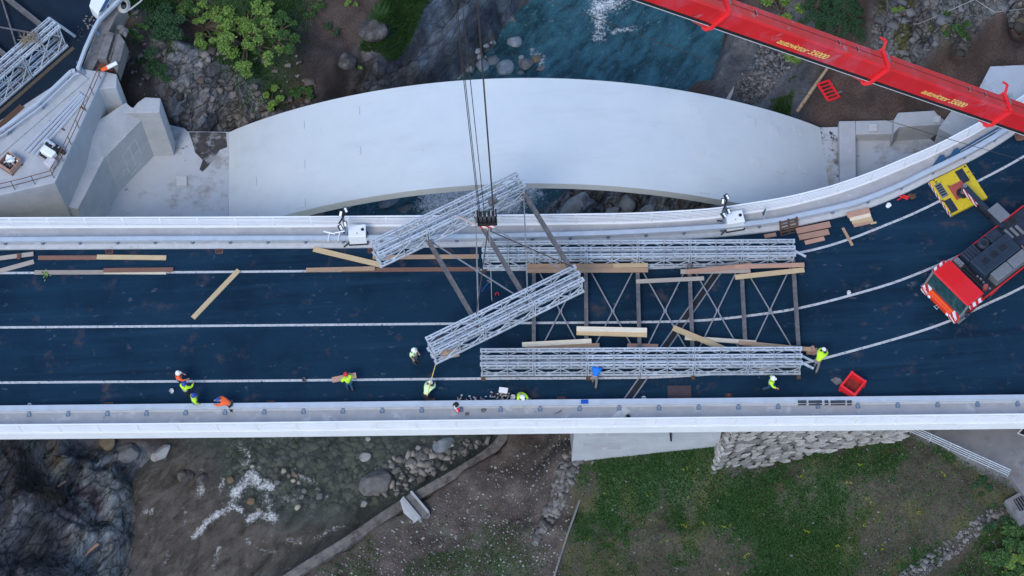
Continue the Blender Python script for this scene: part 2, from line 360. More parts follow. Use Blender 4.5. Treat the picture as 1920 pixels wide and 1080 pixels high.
# ------------------------------------------------------------------ terrain: one sheet with the river gorge cut into it
RIVER = [P(a, b, -10.9 if b > 822 and a > 300 and i_ > 12 else -14) for i_, (a, b) in enumerate([(1060,-400),(1040,-150),(990,0),(905,105),(865,140),(640,330),(590,390),(420,560),(335,815),(244,900),(246,1000),(225,1200),(-100,1700),
                 (150,1500),(330,1200),(530,1075),(750,935),(935,825),(990,560),(1012,400),(1100,330),(1325,170),(1362,60),(1430,-150),(1500,-400)])]
CTRL = [(240,30,-1.2),(300,90,-3.0),(250,150,-4.0),(400,100,-4.5),(330,190,-7.2),(420,225,-8.6),(520,60,-5.0),(620,100,-7.0),(560,190,-9.5),(700,30,-6.5),(650,190,-10.5),
        (760,110,-10.5),(840,50,-10.5),(900,10,-11),(800,160,-12),(430,-80,-1.5),(700,-90,-4),(880,-90,-9),(150,-60,-0.9),(80,60,-0.9),(0,120,-0.9),(0,-120,-0.6),(-150,120,-0.9),
        (60,300,-6),(240,330,-9.2),(280,330,-9.3),(300,290,-9.3),(200,380,-9.3),(325,262,-9.2),(445,262,-9.8),(420,252,-9.2),(380,250,-8.7),(100,420,-9.2),(260,400,-8.9),(350,330,-8.9),(400,300,-8.9),(430,420,-9.5),(480,420,-11.5),(-100,420,-4),
        (1400,110,-11.8),(1380,200,-12),(1450,110,-10.6),(1460,215,-10.4),(1510,150,-9.4),(1530,240,-9.2),(1560,235,-8.8),(1600,180,-8.1),(1680,150,-7),(1720,190,-7.4),(1620,110,-7.0),
        (1800,170,-5.0),(1800,110,-4.6),(1900,70,-3.0),(1720,80,-5.0),(1640,60,-5.2),(1690,40,-3.0),(1780,30,-1.2),(1880,20,-0.2),(1700,-40,0.0),(1850,-60,2.4),(2000,0,1.5),(1560,30,-6.5),(1450,20,-8.8),(1480,-60,-5),(1640,-90,1),
        (1640,300,-8.8),(1720,290,-8.8),(1600,390,-8.8),(1200,395,-12.6),(1300,392,-11.5),(1080,390,-13),(1400,440,-9.5),(1700,420,-6),(1900,330,-3),(2050,300,-1.4),(1950,200,-4),(2200,500,-1.4),(2000,620,-1.6),
        (1090,868,-5.6),(1200,858,-4.9),(1330,840,-3.9),(1345,895,-5.8),(1450,880,-5.4),(1560,850,-4.2),(1650,835,-3.6),(1720,850,-3.0),(1760,850,-2.7),(1800,900,-3.0),(1880,920,-2.9),(1900,860,-2.55),(1900,1000,-3.3),
        (1500,1000,-6.6),(1250,980,-7.0),(1100,1000,-7.8),(1250,1070,-8.2),(1500,1075,-7.4),(1780,1060,-4.6),(1900,1080,-3.6),(1100,900,-6.2),(1060,960,-8.6),(1040,1070,-9.2),
        (1010,880,-10.0),(960,860,-10.6),(1060,860,-7.6),(950,950,-10.5),(850,960,-10.9),(800,1000,-11),(650,1075,-11.2),(900,1060,-10.4),(1000,830,-10.4),(1060,820,-8),(600,1200,-11),(1200,1250,-9),(1800,1250,-5),(2200,1000,-3),
        (0,830,-5),(40,950,-5.5),(20,1080,-5.5),(100,850,-9.5),(140,900,-10.5),(130,1020,-10),(180,850,-12),(200,960,-12),(190,1060,-12),(250,840,-12.8),(310,830,-13.2),(-120,900,-2),(-120,1100,-2),(-100,700,-5),(100,700,-9),(300,620,-12.5),(0,560,-5),
        (60,1200,-9),(1150,600,-9),(1150,720,-8),(1400,700,-6),(1600,700,-4),(1800,650,-2.5)]
C3 = np.array([[*P(a, b, z)] for a, b, z in CTRL])
def axis(lo, hi, step, far):
    core = np.arange(lo, hi, step); k = []; d = step; v = 0
    while v < far: d *= 1.35; v += d; k.append(v)
    k = np.array(k); return np.concatenate([lo-k[::-1], core, core[-1]+k])
GX = axis(-37, 38, 0.12, 420); GY = axis(-24, 33, 0.12, 420)
XX, YY = np.meshgrid(GX, GY)
def base_height(x, y):
    num = 0; den = 0
    for cx, cy, cz in C3:
        wt = 1/((x-cx)**2+(y-cy)**2+0.35)**1.7; num = num+wt*cz; den = den+wt
    return num/den
_a, _b = P(0,820,-.5), P(1920,800,-.5); _n = Vector((-(_b-_a).y, (_b-_a).x, 0)).normalized()
PIER = (Pplane(1068,866,_a+_n*.25,_n), Pplane(1345,836,_a+_n*.25,_n))
ROCK_L = [(-150,815),(330,815),(330,835),(300,860),(246,905),(248,1000),(230,1200),(-200,1200)]
GORGE = [(690,130),(760,60),(820,-60),(1000,-60),(990,10),(905,110),(870,150),(640,360),(560,440),(540,320),(580,230),(640,190)]
OUTCROP = [(290,150),(370,130),(480,150),(520,200),(440,260),(340,275)]
ROCKTR = [(1640,-120),(2050,-120),(2000,20),(1880,42),(1800,60),(1730,70),(1650,72)]
ROCKMID = [(1012,330),(1400,330),(1400,440),(1020,440)]
BANKTR = [(1345,40),(1420,60),(1560,80),(1500,240),(1330,200),(1325,165)]
def heights(x, y):
    z = base_height(x, y)
    ins = inpoly(x, y, RIVER); d = pdist(x, y, RIVER); sd_ = np.where(ins, d, -d)
    rock = np.clip(region(x, y, ROCK_L, -10, 1.2)+region(x, y, GORGE, -10, 1.5)+region(x, y, OUTCROP, -7, 1.0)+region(x, y, ROCKMID, -12.5, .8)+region(x, y, BANKTR, -11, .8)*0.15, 0, 1)
    rocktr = region(x, y, ROCKTR, -2, 0.6)
    # water worn rock drawn out along the river, broken into blocks
    u = 0.68*x+0.73*y; v = -0.73*x+0.68*y
    worn = (ridged(u*0.12+3, v*0.48, 21, 4)-.55)*3.6+(ridged(u*0.35, v*1.5, 31, 4)-.5)*1.1
    h1, e1, _ = cells(u*0.28+7, v*0.5, 3); h2, e2, _ = cells(u*0.85, v*1.35, 5)
    block = (h1-.5)*2.1+(h2-.5)*0.9-np.exp(-(e1/.05)**2)*0.35-np.exp(-(e2/.06)**2)*0.14
    gorge = region(x, y, [(700,40),(820,-80),(1010,-60),(985,10),(900,110),(860,160),(700,280),(720,120)], -10, 1.5)
    ul = .45*x+.89*y; vl = -.89*x+.45*y; g1, d1, _ = cells(ul*.2+3, vl*.55, 13); g2_, d2, _ = cells(ul*.55, vl*1.25+4, 15); g3, d3, _ = cells(ul*1.5, vl*2.4, 17)
    left = region(x, y, ROCK_L, -10, 1.2); crag = (g1-.5)*1.5+(g2_-.5)*.75+(g3-.5)*.28-np.exp(-(d1/.06)**2)*.4-np.exp(-(d2/.07)**2)*.15+(ridged(ul*.3, vl*1.6, 23, 4)-.5)*.5
    z = z+rock*(gorge*worn*1.15+(1-gorge)*((1-left)*(block+worn*0.25)+left*crag))
    h3, e3, _ = cells(x*0.75, y*1.35+2, 9)
    z = z+rocktr*((h3-.5)*0.75-np.exp(-(e3/.07)**2)*0.22+(fbm(x*2, y*2, 51, 3)-.5)*0.4)
    soft = np.clip(1-rock-rocktr, 0, 1)
    calm = region(x, y, [(1060,800),(1900,800),(1900,900),(1345,900),(1090,900)], -5, 1.5)
    z = z+soft*((fbm(x*0.35, y*0.35, 41, 4)-.5)*0.55*(1-.85*calm)+(fbm(x*2.2, y*2.2, 45, 3)-.5)*0.16)
    # river bed
    bed = -14.75+(fbm(x*0.5, y*0.5, 61, 4)-.5)*0.9-np.clip(region(x, y, [(950,-100),(1350,-100),(1330,170),(1000,330),(900,300),(880,140)], -14, 1.5), 0, 1)*0.7
    k = sstep(-0.9, 0.6, sd_+(fbm(x*0.6, y*0.6, 71, 3)-.5)*1.0)
    z = z*(1-k)+np.minimum(bed, z)*k
    # the ground meets the pier wall in one straight sloping line
    ax, bx = PIER; t_ = ((x-ax.x)*(bx.x-ax.x)+(y-ax.y)*(bx.y-ax.y))/((bx.x-ax.x)**2+(bx.y-ax.y)**2); dd = pdist(x, y, [ax, bx], False)
    zl = ax.z+(bx.z-ax.z)*np.clip(t_, 0, 1); kk = 1-sstep(.5, 2.6, dd); z = z*(1-kk)+zl*kk
    return z, rock, rocktr, k, sd_
ZZ, ROCK, RTR, RK, RSD = heights(XX, YY)
def sample(X, Y):
    """terrain height by bilinear lookup in the sheet"""
    X = np.asarray(X, float); Y = np.asarray(Y, float)
    i = np.clip(np.searchsorted(GX, X)-1, 0, len(GX)-2); j = np.clip(np.searchsorted(GY, Y)-1, 0, len(GY)-2)
    fx = (X-GX[i])/(GX[i+1]-GX[i]); fy = (Y-GY[j])/(GY[j+1]-GY[j])
    return (ZZ[j, i]*(1-fx)+ZZ[j, i+1]*fx)*(1-fy)+(ZZ[j+1, i]*(1-fx)+ZZ[j+1, i+1]*fx)*fy
def ground(v): return float(sample(v[0], v[1]))
def Pg(px, py, z0=-8.0):
    """the point of the terrain seen at that place of the photograph"""
    z = z0
    for _ in range(10):
        p = P(px, py, z); z = 0.5*z+0.5*ground(p)
    p = P(px, py, z); p.z = ground(p); return p

def green(x, y):
    g1 = region(x, y, [(1090,870),(1330,868),(1345,900),(1400,905),(1480,880),(1560,868),(1620,900),(1600,1000),(1560,1110),(1380,1110),(1360,990),(1330,930),(1200,950),(1110,960)], -6, 3.2)
    g2 = region(x, y, [(1640,1100),(1700,1030),(1800,980),(1880,930),(1880,960),(1760,1070)], -4.5, .8)
    n = fbm(x*.55, y*.55, 183, 4); n2 = fbm(x*2.2, y*2.2, 187, 3)
    return np.clip(sstep(.44, .74, .30*np.maximum(g1, g2*.6)+.55*n+.25*n2+.0), 0, 1)
def colours():
    x, y, z = XX, YY, ZZ
    n1 = fbm(x*0.25, y*0.25, 81, 5); n2 = fbm(x*1.3, y*1.3, 91, 4); n3 = fbm(x*4, y*4, 95, 3)
    def C(*c): return np.array(c)[None, None, :]
    earth = C(0.058,0.043,0.036)*(0.45+1.1*n2[..., None]); brown = C(0.070,0.047,0.038)*(0.7+0.6*n2[..., None])
    gravel = C(0.090,0.074,0.064)*(0.35+1.2*n2[..., None]); grass = C(0.028,0.075,0.024)*(0.6+0.9*n2[..., None])
    rockd = C(0.085,0.090,0.100)*(0.3+1.4*n2[..., None]); rockl = C(0.20,0.205,0.21)*(0.55+0.9*n3[..., None])
    col = earth.copy()
    def blend(k, c):
        nonlocal col
        col = col*(1-k[..., None])+c*k[..., None]
    blend(region(x, y, [(520,1090),(740,945),(930,840),(1070,800),(1100,860),(1040,1100)], -10, .8), gravel)
    gm = region(x, y, [(1085,862),(1330,842),(1345,890),(1560,850),(1750,850),(1890,920),(1930,1000),(1950,1200),(1030,1200),(1060,980)], -6, .6)
    blend(gm, C(0.055,0.048,0.034)*(0.7+0.7*n2[..., None]))
    GR = np.clip(green(x, y)*gm, 0, 1); blend(GR*0.8, grass)
    moss = gm*sstep(.5, .62, fbm(x*.8, y*.8, 191, 4)); blend(moss*.5, C(0.062,0.062,0.018)*(.6+.8*n2[..., None]))
    pw = region(x, y, [(1345,888),(1440,876),(1420,905),(1370,910)], -5.7, .4); blend(pw*.8, C(0.13,0.10,0.10)*(.7+.5*n3[..., None]))
    lg = region(x, y, [(540,1090),(700,1000),(830,960),(900,1000),(980,1100)], -11, 1.2)*sstep(.42, .6, n1+.3*(n2-.5)); blend(lg*0.7, grass)
    hl = region(x, y, [(215,20),(330,-60),(560,-60),(540,60),(500,125),(380,140),(280,140)], -4, 1.6)*sstep(.34, .55, n1+.3*(n2-.5)); blend(hl*0.75, grass)
    blend(region(x, y, [(1500,240),(1560,100),(1650,80),(1900,60),(2000,60),(1900,140),(1790,220),(1560,240)], -6, .8), brown)
    blend(region(x, y, [(1345,60),(1480,60),(1530,130),(1480,240),(1330,210),(1330,165)], -11, .6), C(0.085,0.088,0.092)*(0.5+1.0*n3[..., None]))
    blend(region(x, y, [(1440,170),(1530,105),(1500,235),(1470,225)], -9.5, .4), C(0.055,0.060,0.070)*(0.7+.5*n3[..., None]))
    u = 0.68*x+0.73*y; v = -0.73*x+0.68*y; _, e1, r1 = cells(u*0.28+7, v*0.5, 3); _, e2, r2 = cells(u*0.85, v*1.35, 5)
    ul = .45*x+.89*y; vl = -.89*x+.45*y; _, d1, q1 = cells(ul*.2+3, vl*.55, 13); _, d2, q2 = cells(ul*.55, vl*1.25+4, 15); _, d3, q3 = cells(ul*1.5, vl*2.4, 17)
    left = region(x, y, ROCK_L, -10, 1.2); blend(ROCK, rockd*(0.35+0.5*n1+.45*r1+.55*r2)[..., None])
    blend(left, C(0.070,0.070,0.076)*(.5+.5*q2+.6*n2)[..., None])
    def lreg(pts, z, c, k=1.0): blend(left*region(x, y, pts, z, .5)*k, C(*c)*(.45+.4*q3+.8*n3)[..., None])
    lreg([(-150,800),(58,800),(62,900),(40,1000),(40,1200),(-150,1200)], -7, (.060,.064,.074)); lreg([(30,870),(62,860),(110,880),(150,900),(130,960),(60,970)], -9.5, (.042,.037,.040)); lreg([(55,812),(128,812),(118,870),(98,912),(62,858)], -9, (.17,.155,.14))
    lreg([(120,812),(200,812),(190,850),(140,890),(110,880)], -11.5, (.060,.070,.088)); lreg([(140,890),(200,845),(255,820),(250,850),(215,880),(180,905),(150,920)], -12, (.13,.14,.15)); lreg([(255,815),(335,815),(325,838),(300,860),(262,860)], -13, (.16,.155,.155))
    lreg([(205,880),(228,890),(246,930),(248,1000),(232,1080),(225,1200),(140,1200),(150,1010),(160,990),(190,985),(215,960),(190,940)], -12.3, (.165,.175,.175)); lreg([(120,930),(185,915),(205,945),(185,980),(150,995),(110,1000)], -11.5, (.058,.050,.058)); lreg([(100,950),(130,930),(125,965),(105,985)], -11, (.10,.075,.05))
    vein = sstep(.62, .80, ridged(u*0.10, v*0.8, 121, 4))
    blend(ROCK*(1-left)*vein*0.6, C(0.24,0.25,0.26)*(0.6+.7*n3[..., None]))
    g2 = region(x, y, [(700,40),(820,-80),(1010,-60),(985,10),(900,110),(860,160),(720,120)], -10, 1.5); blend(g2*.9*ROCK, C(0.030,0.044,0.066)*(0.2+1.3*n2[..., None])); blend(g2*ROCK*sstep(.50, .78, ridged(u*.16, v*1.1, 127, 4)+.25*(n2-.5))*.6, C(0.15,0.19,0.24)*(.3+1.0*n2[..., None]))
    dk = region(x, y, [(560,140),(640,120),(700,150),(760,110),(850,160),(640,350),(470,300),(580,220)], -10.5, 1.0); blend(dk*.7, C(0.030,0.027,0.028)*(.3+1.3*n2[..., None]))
    # pale boulders slabs at the downstream left bank and below the arch
    pl = region(x, y, [(140,940),(200,900),(225,845),(330,820),(330,850),(250,900),(248,1000),(228,1100),(140,1100),(160,1000)], -12.5, .5)*sstep(.36, .56, n2+.2*(n1-.5)); blend(pl*.7, C(0.20,0.215,0.22)*(0.6+.7*n3[..., None]))
    pm = region(x, y, [(1020,360),(1140,350),(1330,370),(1300,420),(1015,430)], -12.6, .4)*sstep(.35, .6, n2); blend(pm*.8, C(0.20,0.22,0.24)*(0.6+.7*n3[..., None]))
    oc = region(x, y, OUTCROP, -7, .6)*sstep(.45, .62, n2); blend(oc*.75, C(0.22,0.20,0.19)*(0.6+.7*n3[..., None]))
    og = region(x, y, [(50,815),(130,815),(110,880),(60,870)], -9, .4)*sstep(.4, .6, n2); blend(og*.5, C(0.20,0.15,0.08)*(.7+.6*n3[..., None]))
    blend(RTR, C(0.16,0.155,0.15)*(0.35+1.2*n2[..., None])); blend(RTR*sstep(.55, .68, fbm(x*.9, y*.9, 133, 4))*.85, C(0.075,0.07,0.012)*(.6+.8*n3[..., None]))
    blend(region(x, y, [(1700,806),(1930,800),(1940,930),(1890,905)], -2.6, .3), C(0.16,0.155,0.16)*(.6+.8*n2[..., None]))
    bedc = C(0.20,0.195,0.165)*(0.35+1.3*n3[..., None]); blend(sstep(-.2, .5, RSD), bedc)
    bb = region(x, y, [(240,900),(330,830),(420,900),(500,1000),(480,1100),(220,1100)], -14.5, 1.5)*sstep(-.2, .5, RSD); blend(bb*.7, C(0.30,0.225,0.16)*(.35+1.2*n2[..., None]))
    return np.clip(col, 0.004, 0.6), GR, lg, hl, gm
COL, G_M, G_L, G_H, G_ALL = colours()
ny, nx = XX.shape
idx = np.arange(ny*nx).reshape(ny, nx)
quads = np.stack([idx[:-1, :-1], idx[:-1, 1:], idx[1:, 1:], idx[1:, :-1]], -1).reshape(-1, 4)
def np_mesh(name, verts, quads, mats, smooth=True):
    me = bpy.data.meshes.new(name); me.vertices.add(len(verts)); me.vertices.foreach_set('co', np.asarray(verts, np.float32).ravel())
    k = quads.shape[1]; me.loops.add(quads.size); me.polygons.add(len(quads)); me.loops.foreach_set('vertex_index', quads.ravel().astype(np.int32))
    me.polygons.foreach_set('loop_start', np.arange(0, quads.size, k, dtype=np.int32)); me.polygons.foreach_set('loop_total', np.full(len(quads), k, np.int32))
    if smooth: me.polygons.foreach_set('use_smooth', np.ones(len(quads), bool))
    me.materials.append(mats); me.update(calc_edges=True); return me
tm = bpy.data.materials.new('terrain'); tm.use_nodes = True
def _tm():
    t = tm.node_tree; n = t.nodes; L = t.links.new; b = n['Principled BSDF']; b.inputs['Roughness'].default_value = 0.85; b.inputs['Specular IOR Level'].default_value = 0.25
    a = n.new('ShaderNodeAttribute'); a.attribute_name = 'tint'
    def MR(src, i0, i1, o0, o1):
        m = n.new('ShaderNodeMapRange'); m.inputs[1].default_value = i0; m.inputs[2].default_value = i1; m.inputs[3].default_value = o0; m.inputs[4].default_value = o1; L(src, m.inputs[0]); return m.outputs[0]
    def MUL(x, y, op='MULTIPLY'):
        m = n.new('ShaderNodeMath'); m.operation = op; L(x, m.inputs[0])
        if isinstance(y, float): m.inputs[1].default_value = y
        else: L(y, m.inputs[1])
        return m.outputs[0]
    tc = n.new('ShaderNodeTexCoord'); nz = n.new('ShaderNodeTexNoise'); nz.inputs['Scale'].default_value = 9; nz.inputs['Detail'].default_value = 8; nz.inputs['Roughness'].default_value = .7; L(tc.outputs['Object'], nz.inputs[0])
    soil = MR(nz.outputs['Fac'], .3, .75, .45, 1.7)
    mp = n.new('ShaderNodeMapping'); mp.vector_type = 'TEXTURE'; mp.inputs['Rotation'].default_value = (0, 0, .95); mp.inputs['Scale'].default_value = (1.9, .75, 1); L(tc.outputs['Object'], mp.inputs[0])
    n1 = n.new('ShaderNodeTexNoise'); n1.inputs['Scale'].default_value = 1.15; n1.inputs['Detail'].default_value = 12; n1.inputs['Roughness'].default_value = .72; n1.inputs['Distortion'].default_value = 1.4; L(mp.outputs[0], n1.inputs[0])
    n1v = n1.outputs['Fac']; big = MR(n1v, .36, .64, .30, 1.9)
    mv = n.new('ShaderNodeMix'); mv.data_type = 'VECTOR'; mv.inputs[0].default_value = .35; L(mp.outputs[0], mv.inputs[4]); L(n1.outputs['Color'], mv.inputs[5])
    vo = n.new('ShaderNodeTexVoronoi'); vo.feature = 'DISTANCE_TO_EDGE'; vo.inputs['Scale'].default_value = 1.5; L(mv.outputs[1], vo.inputs['Vector']); crack = MR(vo.outputs['Distance'], .0, .05, .28, 1.0)
    v2 = n.new('ShaderNodeTexVoronoi'); v2.feature = 'DISTANCE_TO_EDGE'; v2.inputs['Scale'].default_value = 4.2; L(mv.outputs[1], v2.inputs['Vector']); crack2 = MR(v2.outputs['Distance'], .0, .06, .55, 1.0)
    rk = MUL(MUL(big, crack), crack2)
    mxf = n.new('ShaderNodeMix'); mxf.data_type = 'FLOAT'; L(a.outputs['Alpha'], mxf.inputs[0]); L(soil, mxf.inputs[2]); L(rk, mxf.inputs[3])
    mx = n.new('ShaderNodeMix'); mx.data_type = 'RGBA'; mx.blend_type = 'MULTIPLY'; mx.inputs[0].default_value = 1; L(a.outputs['Color'], mx.inputs[6]); L(mxf.outputs[0], mx.inputs[7]); L(mx.outputs[2], b.inputs['Base Color'])
    hgt = n.new('ShaderNodeMix'); hgt.data_type = 'FLOAT'; L(a.outputs['Alpha'], hgt.inputs[0]); L(MUL(nz.outputs['Fac'], .25), hgt.inputs[2]); L(MUL(MUL(n1v, 1.6), MUL(crack, .35), 'ADD'), hgt.inputs[3])
    bp = n.new('ShaderNodeBump'); bp.inputs['Strength'].default_value = .75; bp.inputs['Distance'].default_value = .22; L(hgt.outputs[0], bp.inputs['Height']); L(bp.outputs[0], b.inputs['Normal'])
_tm()
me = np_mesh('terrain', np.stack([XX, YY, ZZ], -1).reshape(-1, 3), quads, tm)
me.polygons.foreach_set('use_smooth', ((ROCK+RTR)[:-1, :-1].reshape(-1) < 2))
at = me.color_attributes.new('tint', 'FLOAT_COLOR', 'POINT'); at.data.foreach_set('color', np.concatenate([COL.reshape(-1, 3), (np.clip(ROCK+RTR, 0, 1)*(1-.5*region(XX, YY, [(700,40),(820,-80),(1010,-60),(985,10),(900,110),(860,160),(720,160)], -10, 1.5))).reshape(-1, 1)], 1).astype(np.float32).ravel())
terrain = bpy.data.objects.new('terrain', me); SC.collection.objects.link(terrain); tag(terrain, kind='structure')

# ------------------------------------------------------------------ river
WX = np.arange(-50, 34, 0.15); WY = np.arange(-42, 62, 0.15); wx, wy = np.meshgrid(WX, WY)
wd = pdist(wx, wy, RIVER); wsd = np.where(inpoly(wx, wy, RIVER), wd, -wd)
def foam_at(pts, z=-14.0):
    f = np.zeros(wx.shape)
    for px, py, rx, ry, ang, k in pts:
        c = P(px, py, z); a = math.radians(ang); dx = wx-c.x; dy = wy-c.y
        uu = (dx*math.cos(a)+dy*math.sin(a))/rx; vv = (-dx*math.sin(a)+dy*math.cos(a))/ry; f = np.maximum(f, k*np.exp(-(uu*uu+vv*vv)))
    return f
FLN = [([(365,1005),(400,968),(440,950),(452,958)],.22,.9),([(440,925),(458,905),(470,893),(488,908),(506,914)],.34,1.05),([(452,912),(445,930),(430,945)],.2,.8),([(468,972),(490,962),(515,970)],.28,1.0),([(380,905),(374,925)],.25,.95),([(447,838),(466,848),(468,866),(455,872)],.18,.7),([(500,925),(510,945),(498,958)],.18,.7),([(525,930),(545,940),(565,932)],.16,.65),([(410,1030),(402,1062)],.2,.75),([(318,1035),(305,1065)],.16,.6),([(540,1012),(565,1018)],.14,.55),([(420,900),(414,920)],.18,.75),([(455,1010),(500,1035),(520,1032)],.14,.55),([(590,1010),(625,990),(650,985)],.14,.6),([(330,930),(350,960),(345,985)],.12,.5),([(560,890),(590,905),(600,925)],.14,.55),([(620,850),(650,865)],.12,.5),([(270,1010),(290,985)],.1,.45),([(1110,0),(1128,30),(1122,70)],.5,.75),([(1150,62),(1195,52)],.22,.8),([(860,140),(885,115),(893,95)],.35,.8),([(1000,95),(1018,118),(1010,130)],.22,.65)]
def foam_lines():
    f = np.zeros(wx.shape)
    for pts, wd_, k in FLN: f = np.maximum(f, k*np.exp(-(pdist(wx, wy, poly_px(pts, -14), False)/(wd_*1.5))**2))
    return f
F0 = foam_at([(1140,10,2.0,.9,10,1.0),(1125,45,1.0,1.2,20,.75),(1185,55,.9,.35,15,.7),(875,118,.9,.8,50,.75),(905,130,.6,.5,0,.6),(1010,110,.8,.8,0,.5),(960,105,.7,.7,0,.45),
    (850,365,2.8,1.8,20,1.6),(900,340,2.6,1.7,20,1.6),(820,385,1.5,1.3,30,1.25),(990,350,1.3,1.5,30,1.2),(950,385,1.8,1.2,0,1.3),(800,355,.5,1.1,90,.75),(760,395,1.0,.6,0,.45),(700,395,.7,.4,0,.4),
    (278,960,.45,.22,-15,.95),(470,905,.8,.5,35,.6),(485,965,.7,.4,12,.6),
    (500,940,.7,.35,20,.6),(540,930,.7,.3,10,.55),(520,965,.5,.25,10,.5),(405,1055,.3,.7,60,.7),(310,1045,.3,.7,70,.5),(560,1015,.6,.3,20,.5),(630,860,.6,.3,30,.42),(550,880,.5,.3,30,.35),(380,880,.4,.3,0,.35)])
F0 = np.maximum(F0, foam_lines())
tur = ridged(wx*0.9, wy*0.9, 141, 5)*0.6+fbm(wx*2.6, wy*2.6, 151, 4)*0.4
FOAM = np.clip(sstep(.36, 1.08, F0*0.62+tur*0.55), 0, 1)*np.clip(F0*2.0, 0, 1)
c0 = P(640, 640, -14); DEEP = region(wx, wy, [(700,-300),(1600,-300),(1400,200),(1060,420),(960,560),(500,520),(500,400),(860,140)], -14, 4.0)
SHAL = region(wx, wy, [(225,905),(330,830),(395,850),(430,940),(520,985),(640,985),(700,965),(530,1075),(200,1180)], -14, 1.4)
WZ = -14.0+(fbm(wx*0.9, wy*0.9, 161, 4)-.5)*0.22+FOAM*0.12*fbm(wx*4, wy*4, 171, 3)
keep = wsd > -2.2
wi = np.arange(wx.size).reshape(wx.shape)
q = np.stack([wi[:-1, :-1], wi[:-1, 1:], wi[1:, 1:], wi[1:, :-1]], -1).reshape(-1, 4); kq = keep[:-1, :-1].reshape(-1) & keep[1:, 1:].reshape(-1); q = q[kq]
used = np.unique(q); remap = np.zeros(wx.size, int); remap[used] = np.arange(len(used)); q = remap[q]
wm = bpy.data.materials.new('river_water'); wm.use_nodes = True
def _wm():
    t = wm.node_tree; n = t.nodes; L = t.links.new; n.remove(n['Principled BSDF'])
    a = n.new('ShaderNodeAttribute'); a.attribute_name = 'flow'; sp = n.new('ShaderNodeSeparateColor'); L(a.outputs['Color'], sp.inputs[0])
    tc = n.new('ShaderNodeTexCoord'); nz = n.new('ShaderNodeTexNoise'); nz.inputs['Scale'].default_value = 2.2; nz.inputs['Detail'].default_value = 9; nz.inputs['Roughness'].default_value = .68; nz.inputs['Distortion'].default_value = .9; mpw = n.new('ShaderNodeMapping'); mpw.vector_type = 'TEXTURE'; mpw.inputs['Rotation'].default_value = (0, 0, .85); mpw.inputs['Scale'].default_value = (1.5, .75, 1); L(tc.outputs['Object'], mpw.inputs[0]); L(mpw.outputs[0], nz.inputs[0])
    cmur = n.new('ShaderNodeMix'); cmur.data_type = 'RGBA'; cmur.inputs[6].default_value = (0.085, 0.100, 0.100, 1); cmur.inputs[7].default_value = (0.036, 0.115, 0.150, 1); L(sp.outputs[1], cmur.inputs[0])
    cbr = n.new('ShaderNodeMix'); cbr.data_type = 'RGBA'; L(sp.outputs[2], cbr.inputs[0]); L(cmur.outputs[2], cbr.inputs[6]); cbr.inputs[7].default_value = (0.112, 0.100, 0.090, 1); cmur = cbr
    mr = n.new('ShaderNodeMapRange'); nb = n.new('ShaderNodeTexNoise'); nb.inputs['Scale'].default_value = .55; nb.inputs['Detail'].default_value = 5; nb.inputs['Distortion'].default_value = 1.2; L(mpw.outputs[0], nb.inputs[0]); nm = n.new('ShaderNodeMath'); nm.operation = 'MULTIPLY_ADD'; nm.inputs[1].default_value = .55; L(nb.outputs['Fac'], nm.inputs[0]); nq = n.new('ShaderNodeMath'); nq.operation = 'MULTIPLY'; nq.inputs[1].default_value = .45; L(nz.outputs['Fac'], nq.inputs[0]); L(nq.outputs[0], nm.inputs[2])
    mr.inputs[1].default_value = .36; mr.inputs[2].default_value = .64; mr.inputs[3].default_value = .35; mr.inputs[4].default_value = 1.65; L(nm.outputs[0], mr.inputs[0])
    cm = n.new('ShaderNodeMix'); cm.data_type = 'RGBA'; cm.blend_type = 'MULTIPLY'; cm.inputs[0].default_value = 1; L(cmur.outputs[2], cm.inputs[6]); L(mr.outputs[0], cm.inputs[7])
    bp = n.new('ShaderNodeBump'); bp.inputs['Strength'].default_value = .4; bp.inputs['Distance'].default_value = .10; L(nz.outputs['Fac'], bp.inputs['Height'])
    df = n.new('ShaderNodeBsdfDiffuse'); L(cm.outputs[2], df.inputs[0]); L(bp.outputs[0], df.inputs['Normal'])
    tp = n.new('ShaderNodeBsdfTransparent'); ct = n.new('ShaderNodeMix'); ct.data_type = 'RGBA'; ct.inputs[6].default_value = (0.72, 0.82, 0.78, 1); ct.inputs[7].default_value = (0.18, 0.45, 0.58, 1); L(sp.outputs[1], ct.inputs[0]); L(ct.outputs[2], tp.inputs[0])
    op = n.new('ShaderNodeMapRange'); op.inputs[3].default_value = .40; op.inputs[4].default_value = .66; L(sp.outputs[1], op.inputs[0])
    o2 = n.new('ShaderNodeMath'); o2.operation = 'MULTIPLY_ADD'; L(sp.outputs[2], o2.inputs[0]); o2.inputs[1].default_value = .36; L(op.outputs[0], o2.inputs[2])
    m1 = n.new('ShaderNodeMixShader'); L(o2.outputs[0], m1.inputs[0]); L(tp.outputs[0], m1.inputs[1]); L(df.outputs[0], m1.inputs[2])
    gl = n.new('ShaderNodeBsdfGlossy'); gl.inputs['Roughness'].default_value = .22; L(bp.outputs[0], gl.inputs['Normal']); fr = n.new('ShaderNodeFresnel'); fr.inputs[0].default_value = 1.33; L(bp.outputs[0], fr.inputs['Normal'])
    m2 = n.new('ShaderNodeMixShader'); L(fr.outputs[0], m2.inputs[0]); L(m1.outputs[0], m2.inputs[1]); L(gl.outputs[0], m2.inputs[2])
    # broken foam
    n2 = n.new('ShaderNodeTexNoise'); n2.inputs['Scale'].default_value = 4.5; n2.inputs['Detail'].default_value = 9; n2.inputs['Roughness'].default_value = .75; n2.inputs['Distortion'].default_value = 1.0; L(tc.outputs['Object'], n2.inputs[0])
